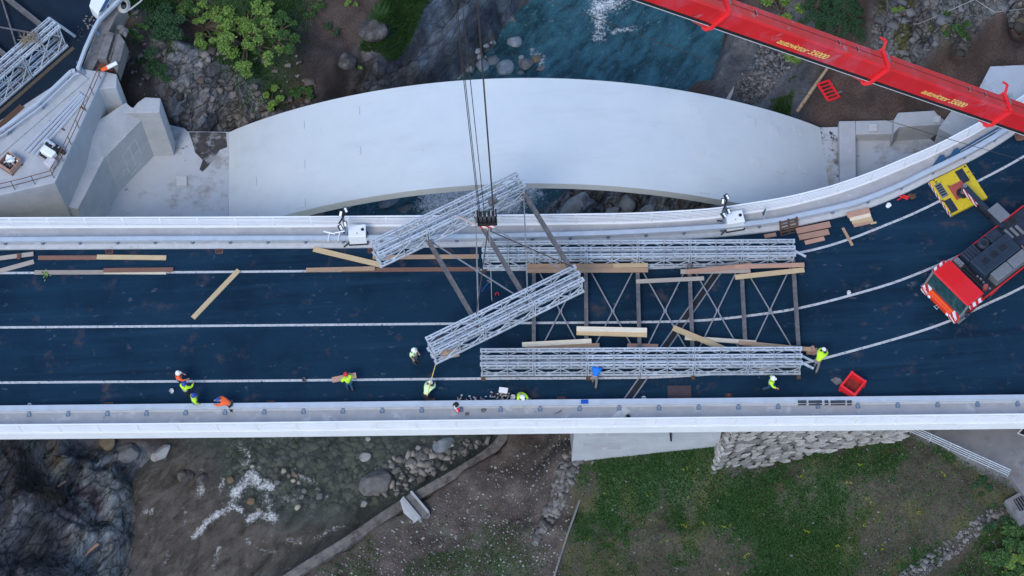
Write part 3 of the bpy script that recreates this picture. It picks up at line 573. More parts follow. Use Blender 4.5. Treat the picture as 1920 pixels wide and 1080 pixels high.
    ad = n.new('ShaderNodeMath'); ad.operation = 'ADD'; st_ = n.new('ShaderNodeMapRange'); st_.inputs[1].default_value = .36; st_.inputs[2].default_value = .64; st_.inputs[3].default_value = -.15; st_.inputs[4].default_value = .95; st_.clamp = False; L(n2.outputs['Fac'], st_.inputs[0]); L(sp.outputs[0], ad.inputs[0]); L(st_.outputs[0], ad.inputs[1])
    fm = n.new('ShaderNodeMapRange'); fm.inputs[1].default_value = .80; fm.inputs[2].default_value = 1.75; fm.inputs[4].default_value = .95; L(ad.outputs[0], fm.inputs[0])
    fd = n.new('ShaderNodeBsdfDiffuse'); fd.inputs[0].default_value = (0.80, 0.84, 0.86, 1); L(bp.outputs[0], fd.inputs['Normal'])
    m3 = n.new('ShaderNodeMixShader'); L(fm.outputs[0], m3.inputs[0]); L(m2.outputs[0], m3.inputs[1]); L(fd.outputs[0], m3.inputs[2]); L(m3.outputs[0], n['Material Output'].inputs[0])
_wm()
me = np_mesh('river', np.stack([wx, wy, WZ], -1).reshape(-1, 3)[used], q, wm)
at = me.color_attributes.new('flow', 'FLOAT_COLOR', 'POINT')
at.data.foreach_set('color', np.stack([FOAM, DEEP, SHAL, np.ones_like(FOAM)], -1).reshape(-1, 4)[used].astype(np.float32).ravel())
river = bpy.data.objects.new('river', me); SC.collection.objects.link(river); tag(river, kind='structure')

# ------------------------------------------------------------------ road bridge
NK = 160
KN = resample([P(a, b, 0) for a, b in [(-420,474),(-200,471),(0,469),(300,467),(600,466),(700,465),(900,463),(1100,458),(1200,454),(1320,447),(1390,441),(1463,432),(1499,424),(1588,404),(1645,385),(1699,362),(1741,341),(1795,315),(1848,287),(1910,247),(2000,183),(2120,90)]], NK)
FN = resample([P(a, b, 0.15) for a, b in [(-420,432),(-200,430.5),(0,429),(300,428),(460,427.5),(700,426),(940,424),(1100,422),(1200,420),(1320,413),(1393,403.5),(1469,391),(1520,379),(1567,366),(1630,344),(1700,315),(1753,292),(1811,262),(1833,250),(1900,210),(1990,145),(2080,70)]], NK)
KS = resample([P(a, b, 0) for a, b in [(-420,772),(0,768),(480,763),(960,757.5),(1440,753),(1920,747.5),(2300,743)]], NK)
FS = resample([P(a, b, -0.5) for a, b in [(-420,824),(0,820),(480,816),(960,810),(1440,805),(1920,800),(2300,796)]], NK)
road = MB().sheet(KN, KS, 0.0).build('road', M['asphalt']); tag(road, kind='structure')
def line_strip(px, wdt, name, parent, z=0.004):
    c = resample([P(a, b, 0) for a, b in px], 90); return MB().sheet(offs(c, wdt/2), offs(c, -wdt/2), z).build(name, M['line'], parent)
line_strip([(-420,516),(0,512),(330,510.5),(570,508.5),(900,506),(1150,504.5),(1350,496),(1503,473),(1588,450),(1658,423),(1728,393.5),(1836,338.5),(1920,293),(2060,205)], 0.15, 'lane_line', road)
line_strip([(-420,617),(0,614),(330,611.5),(840,607),(1000,605.5),(1200,604),(1320,600.5),(1420,590),(1502,577),(1595,553.7),(1687,526),(1791,483),(1860,449),(1940,405),(2100,300)], 0.15, 'lane_line', road)
line_strip([(-420,721),(0,717.5),(480,714),(890,710),(1100,709),(1250,706.5),(1400,696),(1500,682),(1554,669.6),(1687,633),(1780,602),(1861,565),(1920,537),(2100,440)], 0.15, 'lane_line', road)
jt = []
for (a, b) in [((1347,497),(1166,754)), ((1362,497),(1183,753))]:
    p, q_ = P(*a), P(*b); d = (q_-p).normalized(); n_ = Vector((-d.y, d.x, 0))
    MB().beam(p+Z*0.008, q_+Z*0.008, 0.075, 0.016).build('joint_rail', M['brace'], road)
    jt.append((p, q_))
MB().sheet([jt[0][0], jt[0][1]], [jt[1][0], jt[1][1]], 0.003).build('joint_seal', M['black'], road)

br = empty('road_bridge', P(960,600,-1.0), label='long road bridge with concrete walkways and white edges crossing the gorge', cat='bridge')
FNo = offs(FN, 0.16)
FSo = offs(FS, -0.05)
MB().strip(offs(KN, 0.1), offs(KS, -0.1), -1.3, -0.02).build('deck_slab', M['concrete'], br)
MB().strip(offs(KN, 0.30), KN, -0.6, 0.13).build('kerb', M['kerb'], br)
MB().strip(KS, offs(KS, -0.30), -0.6, 0.13).build('kerb', M['kerb'], br)
MB().strip(FNo, offs(KN, 0.30), -0.55, 0.115).build('walkway', M['walk'], br)
MB().strip(offs(KS, -0.30), FSo, -0.35, 0.115).build('walkway', M['walk'], br)
MB().strip(offs(FSo, 0.14), offs(FSo, -0.03), -0.62, 0.20).build('edge_beam', M['white'], br)
MB().strip(offs(FNo, 0.03), offs(FNo, -0.12), -0.62, 0.20).build('edge_beam', M['white'], br)
# pale joint strip across the walkway
a, b = P(1176,766,0.13), P(1150,789,0.13)
MB().beam(a+Z*-0.01, b+Z*-0.01, 0.5, 0.03).build('joint_cover', M['kerb'], br)

def along(pts, pitch, start=0.0):
    """points and tangents every pitch metres"""
    out = []; acc = 0.0; nxt = start
    for i in range(len(pts)-1):
        a, b = pts[i], pts[i+1]; L = (b-a).length
        while nxt <= acc+L:
            t = (nxt-acc)/L; out.append((a.lerp(b, t), (b-a).normalized())); nxt += pitch
        acc += L
    return out
def fence(name, base, label, side, start):
    f = empty(name, base[NK//2], label=label, cat='fence', group='white bridge railings')
    zz = 0.2
    for k, h in enumerate((0.12, 0.30, 0.48, 0.66, 0.84)):
        rl = atz(base, zz+h); hw = 0.04
        MB().strip(offs(rl, 0.02), offs(rl, -0.02), zz+h-hw, zz+h+hw).build('rail', M['white'], f)
    MB().strip(offs(base, 0.045), offs(base, -0.045), zz+1.05, zz+1.11).build('handrail', M['white'], f)
    pm = MB().beam((0,0,0), (0,0,1.10), 0.05, 0.10, Vector((1,0,0))).add([], []).mesh('post', M['white'])
    for p, t in along(base, 2.27, start):
        inst('post', pm, f, (p.x-f.location.x, p.y-f.location.y, zz-f.location.z), (0, 0, math.atan2(t.y, t.x)))
    return f
fence('bridge_railing', offs(FSo, 0.05), 'white railing with horizontal bars on the outer edge nearest the grass meadow', -1, 0.9)
fence('bridge_railing', offs(FNo, -0.05), 'white curving railing with horizontal bars between road bridge and pale arch', 1, 0.9)
def guardrail(name, line, side, label, start, gap=None):
    g = empty(name, line[NK//2], label=label, cat='guardrail', group='steel guardrails beside the road')
    prof = [(-0.13, .80), (-0.13, .62), (-0.05, .57), (0.05, .57), (0.13, .62), (0.13, .80)]
    L_ = [offs(line, o) for o, _ in prof]; vs = []
    for i in range(len(line)): vs += [(L_[j][i].x, L_[j][i].y, prof[j][1]) for j in range(6)]
    fs = []
    for i in range(len(line)-1):
        for j in range(6): fs.append((i*6+j, i*6+(j+1) % 6, (i+1)*6+(j+1) % 6, (i+1)*6+j))
    MB().add(vs, fs).build('beam', M['rail'], g)
    rl = atz(offs(line, 0.17*side), 0.72)
    MB().strip(offs(rl, 0.03), offs(rl, -0.03), 0.66, 0.74).build('back_rail', M['rail'], g)
    pm = MB().beam((0,0,0), (0,0,0.56), 0.10, 0.12, Vector((1,0,0))).beam((0,.03,.1), (0,.26*side,0.02), 0.16, 0.05).box((0,.2*side,0.012), (.26,.22,.024)).mesh('post', M['railpost'])
    for p, t in along(line, 2.27, start):
        inst('post', pm, g, (p.x-g.location.x, p.y-g.location.y, 0.12-g.location.z), (0, 0, math.atan2(t.y, t.x)))
    return g
guardrail('guardrail', offs(KN, 0.30), 1, 'pale steel guardrail between the planks on the road and the walkway with light towers', 0.35)
guardrail('guardrail', offs(KS, -0.22), -1, 'pale steel guardrail behind the workers and tools, nearest the grass meadow', 1.25)

# ------------------------------------------------------------------ arch
M['kerb2'] = mat('pad_concrete', (0.66, 0.66, 0.66), .8, var=.06, scale=2)
M['mud'] = mat('mud', (0.055, 0.05, 0.05), .9, var=.4, scale=1.6, bump=.4, bscale=6, stain=[((.25,.25,.26),1.1,.52,.6)])
ZS = -8.0; RISE = 6.3
AL, AR = P(430,248,ZS), P(1537,239,ZS)
AW = (P(429,408,ZS)-AL); AW.z = 0; AW = AW.normalized()
AWID = 7.75
def arch_pt(t, v, dz=0.0):
    p = AL.lerp(AR, t)+AW*v; p.z = ZS+RISE*(max(0.0, 4*t*(1-t))**0.94)+dz; return p
arch = empty('concrete_arch', AL.lerp(AR, .5), label='broad pale concrete arch slab under construction, spanning the river beside the road bridge', cat='arch bridge')
mb = MB(); n_t = 64; vs = []; fs = []
for i in range(n_t+1):
    t = i/n_t; th = 0.62+0.35*abs(2*t-1)**2
    d = Vector((1,0,0))
    vs += [arch_pt(t, 0), arch_pt(t, AWID), arch_pt(t, AWID, -th), arch_pt(t, 0, -th)]
for i in range(n_t):
    o = i*4; k = o+4
    fs += [(o, k, k+1, o+1), (o+1, k+1, k+2, o+2), (o+2, k+2, k+3, o+3), (o+3, k+3, k, o)]
mb.add(vs, fs); mb.build('arch_slab', M['arch'], arch)
for t, vv in [(.045,(4.6,7.2)),(.13,(1.4,4.4,7.2)),(.225,(1.3,4.3)),(.78,(1.3,4.3,7.2)),(.875,(1.3,4.3,7.2)),(.915,(1.5,4.4)),(.958,(.9,3.9))]:
    for v in vv:
        c = arch_pt(t, v); e = (arch_pt(t+.01, v)-arch_pt(t-.01, v)).normalized(); s_ = AW
        top = [c+e*a*.30+s_*b*.30+Z*.06 for a, b in ((-1,-1),(1,-1),(1,1),(-1,1))]
        MB().loft(top, [p-Z*.13 for p in top]).build('pad', M['arch'], arch)

# ------------------------------------------------------------------ west abutment (built of cast blocks)
ab = empty('abutment', P(150,300,-8.6), label='tall stepped concrete abutment at the bridge end with the machine on top', cat='abutment')
def prism_px(px, z0, z1, name, m, par):
    return MB().prism([P(a, b, z1) for a, b in px], z0, z1).build(name, m, par, bevel=0.04)
prism_px([(-260,440),(0,366),(103,342),(197,136),(150,128),(-260,395)], -9.2, 0.06, 'slab', M['concrete'], ab)
prism_px([(192,166),(218,164),(219,139),(196,134),(150,128),(120,200)], -9.3, -0.25, 'buttress', M['concrete'], ab)
prism_px([(216,212),(299,211),(301,184),(272,182),(258,192),(250,202),(219,190)], -9.3, -2.6, 'buttress', M['concrete'], ab)
def slope_block(px, zs, z0, name):
    top = [P(a, b, z) for (a, b), z in zip(px, zs)]; MB().loft(top, [Vector((p.x, p.y, z0)) for p in top]).build(name, M['concrete'], ab, bevel=.03)
slope_block([(146,392),(197,292),(268,221),(236,192),(130,262),(60,372)], [-3.6,-3.55,-3.5,-2.2,-2.2,-2.4], -9.35, 'buttress')
slope_block([(201,291),(277,213),(262,224),(192,296)], [-3.56,-3.52,-3.5,-3.5], -9.4, 'buttress')
# raised plaster joints on the buttress face
f0, f1 = P(199,291,-3.5), P(276,213,-3.5); fd = (f1-f0); fn = Vector((fd.y, -fd.x, 0)).normalized()
if fn.x < 0: fn = -fn
def fpt(u, z): p = f0+fd*u+fn*0.012; p.z = z; return p
for (u0, z0, u1, z1) in [(.28,-7.2,.28,-5.0),(.28,-5.0,.62,-4.7),(.62,-4.7,.62,-6.6),(.45,-4.9,.45,-7.2),(.28,-6.1,.62,-6.0),(.3,-7.6,.55,-7.4),(.18,-6.5,.28,-6.5)]:
    MB().beam(fpt(u0, z0), fpt(u1, z1), 0.09, 0.03, fn).build('plaster_joint', M['kerb'], ab)
fo = empty('foundation_slab', P(350,330,-9), label='pale stained concrete footing slab at the left foot of the arch', cat='foundation')
MB().prism([P(a, b, ZS) for a, b in [(60,470),(120,400),(190,260),(260,220),(346,240),(352,246),(431.5,247),(428,470)]], -9.3, ZS).build('slab', M['slab'], fo, bevel=0.04)
MB().prism([P(a, b, ZS+.14) for a, b in [(331,330),(350,330),(350,347),(331,347)]], ZS-.1, ZS+.14).build('pad', M['kerb'], fo)
MB().prism([P(a, b, ZS+.006) for a, b in [(354,248),(390,247.5),(424,248.5),(426,276),(412,281),(402,297),(390,312),(380,322),(374,318),(380,300),(366,286),(361,268)]], ZS-.1, ZS+.006).build('mud_patch', M['mud'], fo)

# ------------------------------------------------------------------ east abutment
ea = empty('abutment', P(1660,260,-9), label='low concrete box abutment with an open pit at the right foot of the arch', cat='abutment')
MB().prism([P(a, b, ZS) for a, b in [(1537.5,239),(1575,238),(1580,430),(1541,430)]], -9.6, ZS).build('footing', M['dirty'], ea)
MB().prism([P(a, b, ZS-.05) for a, b in [(1580,240),(1830,215),(1880,430),(1582,430)]], -9.7, ZS-.05).build('pit_floor', M['slab'], ea)
MB().prism([P(a, b, -7.2) for a, b in [(1573,227),(1604,226.5),(1606,400),(1577,400)]], -9.6, -7.2).build('wall', M['concrete'], ea, bevel=.04)
MB().prism([P(a, b, -7.22) for a, b in [(1604.5,226.5),(1676,225),(1690,236),(1676,251),(1604.5,252)]], -9.6, -7.22).build('wall', M['concrete'], ea, bevel=.04)
MB().prism([P(a, b, -6.3) for a, b in [(1676,224),(1684,211),(1800,204),(1800,231),(1687,238),(1676,250)]], -9.6, -6.3).build('wall', M['concrete'], ea, bevel=.04)
MB().prism([P(a, b, -7.0) for a, b in [(1630,232),(1645,232),(1645,245),(1630,245)]], -7.3, -7.05).build('pad', M['kerb'], ea)
MB().prism([P(a, b, -6.1) for a, b in [(1751,217),(1764,216),(1764,227),(1751,228)]], -6.4, -6.18).build('pad', M['kerb'], ea)
MB().prism([P(a, b, -7.3) for a, b in [(1690,287),(1780,285),(1780,320),(1672,306)]], -9, -7.3).build('step', M['concrete'], ea, bevel=.04)
MB().prism([P(a, b, -4.4) for a, b in [(1760,240),(1790,199),(1845,165),(1930,190),(1930,330)]], -9.6, -4.4).build('wall', M['concrete'], ea, bevel=.04)
wb = empty('wing_wall', P(1880,170,-8), label='tall flat-topped concrete wall block behind the end of the crane boom', cat='wall')
MB().prism([P(a, b, -0.6) for a, b in [(1836,164),(1857,124),(2010,117),(2030,200),(1866,232)]], -9.6, -0.6).build('block', M['slab'], wb, bevel=.05)

# ------------------------------------------------------------------ south abutment wall below the road bridge and the stone wall
e0 = FSo[0]; e1 = FSo[-1]; ed = (e1-e0).normalized(); en = Vector((-ed.y, ed.x, 0))
def on_edge(px, set_, z):   # point under the deck edge, set_ metres inward
    p = Pplane(px, 812, e0+en*set_, en); p.z = z; return p
sw = empty('bridge_pier_wall', on_edge(1200, .2, -6), label='smooth pale concrete wall under the bridge edge above the grass', cat='wall')
p0, p1 = on_edge(1077,.25,0), on_edge(1352,.25,0)
b0 = Pplane(1068,868,e0+en*.25,en)
MB().loft([Vector((p0.x,p0.y,-.6)), Vector((p1.x,p1.y,-.6)), Vector((p1.x,p1.y,-.6))+en*6, Vector((p0.x,p0.y,-.6))+en*6],
          [Vector((b0.x,b0.y,-9.5)), Vector((p1.x,p1.y,-9.5)), Vector((p1.x,p1.y,-9.5))+en*6, Vector((b0.x,b0.y,-9.5))+en*6]).build('wall', M['concrete'], sw)
for (x0, y0, x1, y1) in [(1099,812,1134,817),(1141,812,1172,817),(1094,830,1163,842)]:
    q0 = Pplane(x0, y0, p0, en); q1 = Pplane(x1, y1, p0, en); c = (q0+q1)/2
    MB().beam(Vector((q0.x, q0.y, c.z))-en*.004, Vector((q1.x, q1.y, c.z))-en*.004, abs(q1.z-q0.z), 0.02, Z.cross(ed)).build('patch', M['walk'], sw)
MB().tube(Pplane(1257,808,p0,en)-en*.1, Pplane(1258,816,p0,en)-en*.35, .06, 8).build('drain_pipe', M['black'], sw)

st = empty('stone_wall', P(1500,840,-5), label='rough retaining wall of flat grey stones under the bridge edge', cat='wall')
# the wall's face leans back: foot line on the grass, top line below the deck edge
foot = resample([Pg(1335,888,-5.8), Pg(1440,873,-5.3), Pg(1560,846,-4.2), Pg(1630,832,-3.6), Pg(1700,826,-3.2)], 60)
topl = resample([P(1372,806,-1.1), P(1470,803,-1.0), P(1560,801,-1.0), P(1640,800,-1.0), P(1706,799,-1.0)], 60)
mb = MB(); vs = []; fs = []
for a, b in zip(foot, topl): vs += [a-Z*.8+Vector((0,.12,0)), b+Vector((0,.12,0))]
for i in range(59): fs.append((2*i, 2*i+2, 2*i+3, 2*i+1))
k0 = Pg(1343,838,-4.0); vs += [k0-Z*2+Vector((0.15,0,0)), P(1372,806,-1.1)+Vector((0.1,1.2,0))]; fs.append((len(vs)-2, 0, 1, len(vs)-1))
mb.add(vs, fs); mb.build('mortar_core', M['old_conc'], st)
stone_m = mat('wall_stone', (0.27, 0.255, 0.235), 0.9, var=0.4, scale=2.5, bump=.6, bscale=7, objvar=.45, stain=[((0.12,0.12,0.12),2.5,.55,.7),((0.42,0.40,0.35),1.6,.6,.75)])
sm = [MB().blob((0,0,0), (.5,.5,.5), 1, .9, s_).mesh('stone', stone_m) for s_ in range(8)]
rg = random.Random(5); cnt = 0
for r in range(12):
    v = (r+.5)/12; u = rg.uniform(.02, .035)
    while u < .985 and cnt < 300:
        i = min(58, int(u*59)); f_ = u*59-i; a = foot[i].lerp(foot[i+1], f_); b = topl[i].lerp(topl[i+1], f_); c = a.lerp(b, v); hgt = (b-a).length/12
        if hgt < .12: break
        wdt = rg.uniform(.4, 1.05)*(1.0 if r else 1.2); tn = (foot[i+1]-foot[i]).normalized(); ang = math.atan2(tn.y, tn.x)
        inst('stone', sm[rg.randrange(8)], st, c-st.location, (rg.uniform(-.2,.2), rg.uniform(-.08,.08), ang+rg.uniform(-.08,.08)), (wdt*1.2, .30, hgt*rg.uniform(1.2,1.7))); cnt += 1
        u += wdt/plen(foot)
for r in range(9):
    v = (r+.5)/9
    for s_ in range(3):
        a = foot[0].lerp(k0, (s_+.5)/3); b = topl[0].lerp(P(1372,806,-1.1)+Vector((0,1.2,0)), (s_+.5)/3); c = a.lerp(b, v)
        inst('stone', sm[rg.randrange(8)], st, c-st.location, (0, rg.uniform(-.1,.1), math.pi/2+.15), (.75, .4, (b-a).length/9*1.5))

# ------------------------------------------------------------------ river bank wall, outfall and the forecourt
bw = empty('river_bank_wall', P(740,940,-13), label='low concrete wall running diagonally along the river bank', cat='wall')
tp = resample([P(a, b, -10.75) for a, b in [(400,1170),(530,1078),(640,1010),(745,940),(840,885),(905,845),(935,815),(960,760)]], 50)
MB().strip(tp, offs(tp, -0.62), -15.2, -10.75).build('wall', mat('bank_wall_concrete', (0.15,0.135,0.125), .9, var=.35, scale=1.2, bump=.4, stain=[((0.07,0.06,0.05),1.4,.48,.62),((0.24,0.23,0.22),2.2,.58,.7)]), bw, bevel=.06)
of = empty('outfall_channel', P(778,950,-10.9), label='pale concrete outfall channel set into the river bank', cat='channel')
oa, ob_ = P(764,930,-10.6), P(796,968,-10.4); od = (ob_-oa).normalized(); on = Vector((-od.y, od.x, 0))
for s_ in (-.32, .32):
    MB().beam(oa+on*s_-Z*.1, ob_+on*s_-Z*.1, .13, .7).build('side_wall', M['concrete'], of)
MB().beam(oa-Z*.1, ob_-Z*.1, .6, .3).build('channel_bed', M['old_conc'], of)
MB().loft([P(750,938,-10.6), P(757,930,-10.6), P(790,968,-10.45), P(778,980,-10.5), P(757,962,-10.7)], [P(753,935,-12.3), P(757,930,-12.3), P(792,968,-12.3), P(780,978,-12.3), P(757,960,-12.3)]).build('apron', M['concrete'], of)
MB().blob(P(797,967,-10.9), (.35,.28,.25), 2, .8, 3).build('rubble', M['old_conc'], of)

fc = tag(MB().prism([P(a, b, -2.35) for a, b in [(1706,798),(1980,790),(1990,940),(1925,935),(1893,893),(1800,852)]], -3.6, -2.35).build('forecourt', mat('forecourt_concrete', (0.17,0.165,0.165), .9, var=.22, scale=.6, bump=.3, stain=[((0.10,0.075,0.06),.7,.55,.75),((0.26,0.26,0.26),1.3,.6,.8)])), kind='structure')
rf = empty('railing', P(1800,850,-2.35), label='pale steel railing with parallel bars running down to the lower right forecourt', cat='railing')
ra, rb = P(1706,812,-2.35), P(1888,894,-2.35)
for k, h in enumerate((.25, .52, .79, 1.06)):
    MB().tube(ra+Z*h, rb+Z*h, .028, 6).build('rail', M['galv'], rf)
for k in range(6):
    p = ra.lerp(rb, k/5); MB().tube(p, p+Z*1.06, .03, 6).build('post', M['galv'], rf)
mh = empty('inspection_chamber', P(1905,950,-2.6), label='square concrete chamber with dark grating at the right edge of the meadow', cat='chamber')
MB().prism([P(a, b, -2.55) for a, b in [(1884,938),(1925,915),(1960,960),(1912,985)]], -4, -2.55).build('frame', M['old_conc'], mh, bevel=.03)
gc = [P(a, b, -2.53) for a, b in [(1900,937),(1925,924),(1948,950),(1912,958)]]
MB().prism(gc, -2.6, -2.54).build('pit', M['black'], mh)
for k in range(6):
    t = (k+.5)/6; MB().beam(gc[0].lerp(gc[1], t)+Z*.02, gc[3].lerp(gc[2], t)+Z*.02, .05, .04).build('bar', M['transom'], mh)
ch2 = empty('inspection_chamber', P(1918,813,-2.3), label='small dark chamber opening in the forecourt beside the bridge edge', cat='chamber')
MB().prism([P(a, b, -2.31) for a, b in [(1907,812),(1918,801),(1950,806),(1945,828)]], -3, -2.31).build('frame', M['kerb'], ch2)
MB().prism([P(a, b, -2.29) for a, b in [(1911,812),(1919,804),(1945,808),(1941,824)]], -3, -2.29).build('cover', M['black'], ch2)
hz = tag(MB().path([Pg(1112,866,-5.7)+Z*.12, Pg(1085,945,-7.5)+Z*.15, Pg(1062,1010,-8.6)+Z*.15, Pg(1038,1085,-9.3)+Z*.15], .07, 6).build('ground_pipe', M['old_conc']), 'thin weathered pipe crossing from the bridge wall down through the grass', 'pipe')

# ------------------------------------------------------------------ old road at the upper left
orp = [(-300,-200),(330,-200),(215,2),(178,55),(147,128),(130,142),(0,246),(-300,470)]
old = tag(MB().prism([P(a, b, 0.05) for a, b in orp], -0.6, 0.05).build('old_road', M['old_asphalt']), kind='structure')
og = empty('guardrail', P(150,80,.05), label='bent steel guardrail at the old road, above the shrubs', cat='guardrail')
gl = [P(a, b, .75) for a, b in [(290,-70),(232,-8),(186,38),(175,58),(160,92),(146,130)]]
mb = MB()
for i in range(len(gl)-1): mb.beam(gl[i], gl[i+1], .20, .26)
mb.build('beam', M['rail'], og)
for (a, b) in [((206,22),(218,12)), ((178,60),(186,66)), ((150,128),(160,140))]:
    p = P(*a, .05); MB().beam(p, p+Z*.7, .12, .12, Vector((1,0,0))).beam(p+Z*.5, P(*b, .05), .14, .06).build('post', M['railpost'], og)
ob2 = empty('guardrail', P(60,210,.06), label='straight steel guardrail along the top of the stepped abutment', cat='guardrail')
g2 = [P(a, b, .75) for a, b in [(-200,362),(0,246),(70,195),(134,134),(141,133)]]
mb = MB()
for i in range(len(g2)-1): mb.beam(g2[i], g2[i+1], .20, .24)
mb.build('beam', M['rail'], ob2); mb = MB()
for i in range(len(g2)-1): mb.beam(g2[i]-Z*.02+Vector((.25,-.2,0)), g2[i+1]-Z*.02+Vector((.25,-.2,0)), .08, .10)
mb.build('back_rail', M['rail'], ob2)
for a in [(20,252),(82,206),(132,150)]:
    p = P(*a, .06); MB().beam(p, p+Z*.66, .12, .12, Vector((1,0,0))).box(p+Z*.03, (.35,.3,.06)).build('post', M['railpost'], ob2)
MB().strip([P(a, b, .2) for a, b in [(-200,394),(0,268),(148,135)]], [P(a, b, .2) for a, b in [(-200,412),(0,290),(165,147)]], -.3, .17).build('plinth', M['concrete'], ob2)
stp = empty('old_parapet', P(195,80,-.5), label='broken stepped remains of weathered concrete parapet beside the shrubs', cat='parapet')
MB().prism([P(a, b, -.05) for a, b in [(152,132),(172,134),(186,106),(203,60),(218,30),(235,10),(210,4),(188,38)]], -1.6, -.05).build('walkway', M['old_conc'], stp)
MB().prism([P(a, b, .1) for a, b in [(181,108),(199,110),(214,62),(201,57)]], -1.6, .1).build('step', M['old_conc'], stp, bevel=.03)
MB().prism([P(a, b, -.25) for a, b in [(199.5,110),(207,112),(223,64),(215,60)]], -1.6, -.25).build('step', M['old_conc'], stp, bevel=.03)
MB().loft([P(a, b, .15) for a, b in [(207,118),(220,132),(226,110),(234,78),(223,62)]], [P(a, b, -1.8) for a, b in [(207,140),(226,152),(236,120),(242,96),(230,85)]]).build('slab', M['old_conc'], stp)
MB().prism([P(a, b, -.5) for a, b in [(178,112),(205,114),(212,130),(180,136)]], -1.6, -.5).build('rubble_bed', M['rust'], stp)
for k, (a, b) in enumerate([(232,58),(227,52),(235,64)]):
    MB().blob(P(a, b, -.3), (.35-.08*k, .28, .25), 2, .8, k).build('rubble', M['old_conc'], stp)

# ------------------------------------------------------------------ panel bridge segments
PL, PH = 3.05, 1.45
def panel_mesh(H=PH, diag=True):
    m = MB(); g = .078
    for z in (.05, H-.05):
        for s_ in (-1, 1): m.box((PL/2, s_*g, z), (PL-.04, .075, .10))
        for k in range(5): m.box((PL*(k+.5)/5, 0, z), (.10, .09, .05))
        for x in (.03, PL-.03): m.box((x, 0, z), (.10, .24, .12))
    for x in (.07, PL/2, PL-.07): m.beam((x, 0, .08), (x, 0, H-.08), .05, .06, Vector((1,0,0)))
    for k in range(2 if diag else 0):
        x0, x1 = k*PL/2+.07, (k+1)*PL/2-(.07 if k else 0); xm = (x0+x1)/2
        for a, b in (((x0, H/2), (xm, H-.08)), ((xm, H-.08), (x1, H/2)), ((x1, H/2), (xm, .08)), ((xm, .08), (x0, H/2))):
            m.beam((a[0], 0, a[1]), (b[0], 0, b[1]), .042, .05, Vector((0,1,0)))
    return m.mesh('panel', M['galv'])
PANEL = panel_mesh(); PANEL_M = panel_mesh(diag=False)
def pin_frame(n): # raker frame tying three panels together
    m = MB()
    m.beam((0, 0, PH-.22), (0, .9, PH-.22), .045, .045); m.beam((0, 0, .2), (0, .9, .2), .05, .05)
    m.beam((0, 0, .3), (0, .45, PH-.2), .035, .035, Vector((1,0,0))); m.beam((0, .9, .3), (0, .45, PH-.2), .035, .035, Vector((1,0,0)))
    return m.mesh('tie_frame', M['galv'])
TIE = pin_frame(0)
def hor_frame():
    m = MB()
    for y in (0, .45):
        m.beam((-.25, y+.06, PH+.015), (.25, y+.39, PH+.015), .035, .03); m.beam((-.25, y+.39, PH+.015), (.25, y+.06, PH+.015), .035, .03)
    return m.mesh('bracing_frame', M['brace'])
HFR = hor_frame()
TRM = MB().box((0,0,.13), (.16,7.0,.02)).box((0,0,-.13), (.16,7.0,.02)).box((0,0,0), (.03,7.0,.24)).box((-.07,0,.145), (.03,7,.02)).mesh('transom', M['transom'])
def segment(root, nb, W, skip_first=True, braces=True, sw=.075):
    """nb bays; truss fronts at y=0 and y=W, three panels deep each (northwards)"""
    for y0 in (0, W):
        for j in range(3):
            for i in range(nb): inst('panel', PANEL_M if j == 1 else PANEL, root, (i*PL, y0+j*.44, 0))
        for i in range(nb+1):
            x = min(max(i*PL, .05), nb*PL-.05)
            inst('tie_frame', TIE, root, (x, y0, 0))
    for i in range(1 if skip_first else 0, nb+1):
        o = inst('transom', TRM, root, (i*PL-.02, W/2+.44, .27)); o.scale = (1.35, W/7.0-.02, 1.1)
    if braces:
        for i in range(1, nb):
            for k in (0, 1):
                a = Vector((i*PL+.12, 1.0 if k else W-.05, .12+.05*k)); b = Vector(((i+1)*PL-.12, W-.05 if k else 1.0, .12+.05*k))
                m = MB().beam(a, b, sw, .04); m.box((a+b)/2, (.2,.12,.05)); m.build('sway_brace', M['brace'], root, local=True)
# segment standing on the road
g0, g1 = P(902.5,702.5,.12), P(1500,699.5,.12); gd = (g1-g0); ang0 = math.atan2(gd.y, gd.x)
n0 = P(904,501.5,.12); gn = Vector((-gd.y, gd.x, 0)).normalized(); WID = (n0-g0).dot(gn)
seg = empty('panel_bridge_segment', g0, (0, 0, ang0), 'long galvanised steel lattice bridge segment standing on the road, covered with planks', 'bridge segment', 'steel lattice bridge segments')
seg.scale = (gd.length/(6*PL),)*3 if abs(gd.length/(6*PL)-1) < .06 else (1,1,1)
segment(seg, 6, WID/seg.scale[0])
print('SEG len', gd.length, 'W', WID, 'scale', seg.scale[0])
for x, y in [(18.4,.1),(18.4,.55),(18.4,WID+.3)]:   # loose end braces
    MB().beam((x-.1, y, 1.2), (x+.55, y-.28, 1.0), .12, .07).build('end_link', M['galv'], seg, local=True)
for k in range(7):   # timber sills
    for y0 in (.4, WID+.4):
        if 0 < k < 6 and k % 2: continue
        o = MB().box((k*PL*.99+.1, y0, -.06), (.22, 1.5, .11)).build('sill', M['w_dark'], seg, local=True)
# segment hanging from the crane
HZ = 3.6
h0, h1 = P(816,681,HZ), P(1093.5,545,HZ); hd = h1-h0; ang1 = math.atan2(hd.y, hd.x)
hn = Vector((-hd.y, hd.x, 0)).normalized(); u0 = P(720.5,496,HZ); HW = (u0-h0).dot(hn)
print('HANG len', hd.length, 'W', HW, 'expect', 3*PL)
hs = hd.length/(3*PL)
hang = empty('panel_bridge_segment', h0, (0, 0, ang1), 'short galvanised steel lattice bridge segment hanging askew from the crane hook', 'bridge segment', 'steel lattice bridge segments')
hang.scale = (hs, hs, hs)
segment(hang, 3, HW/hs, braces=True)
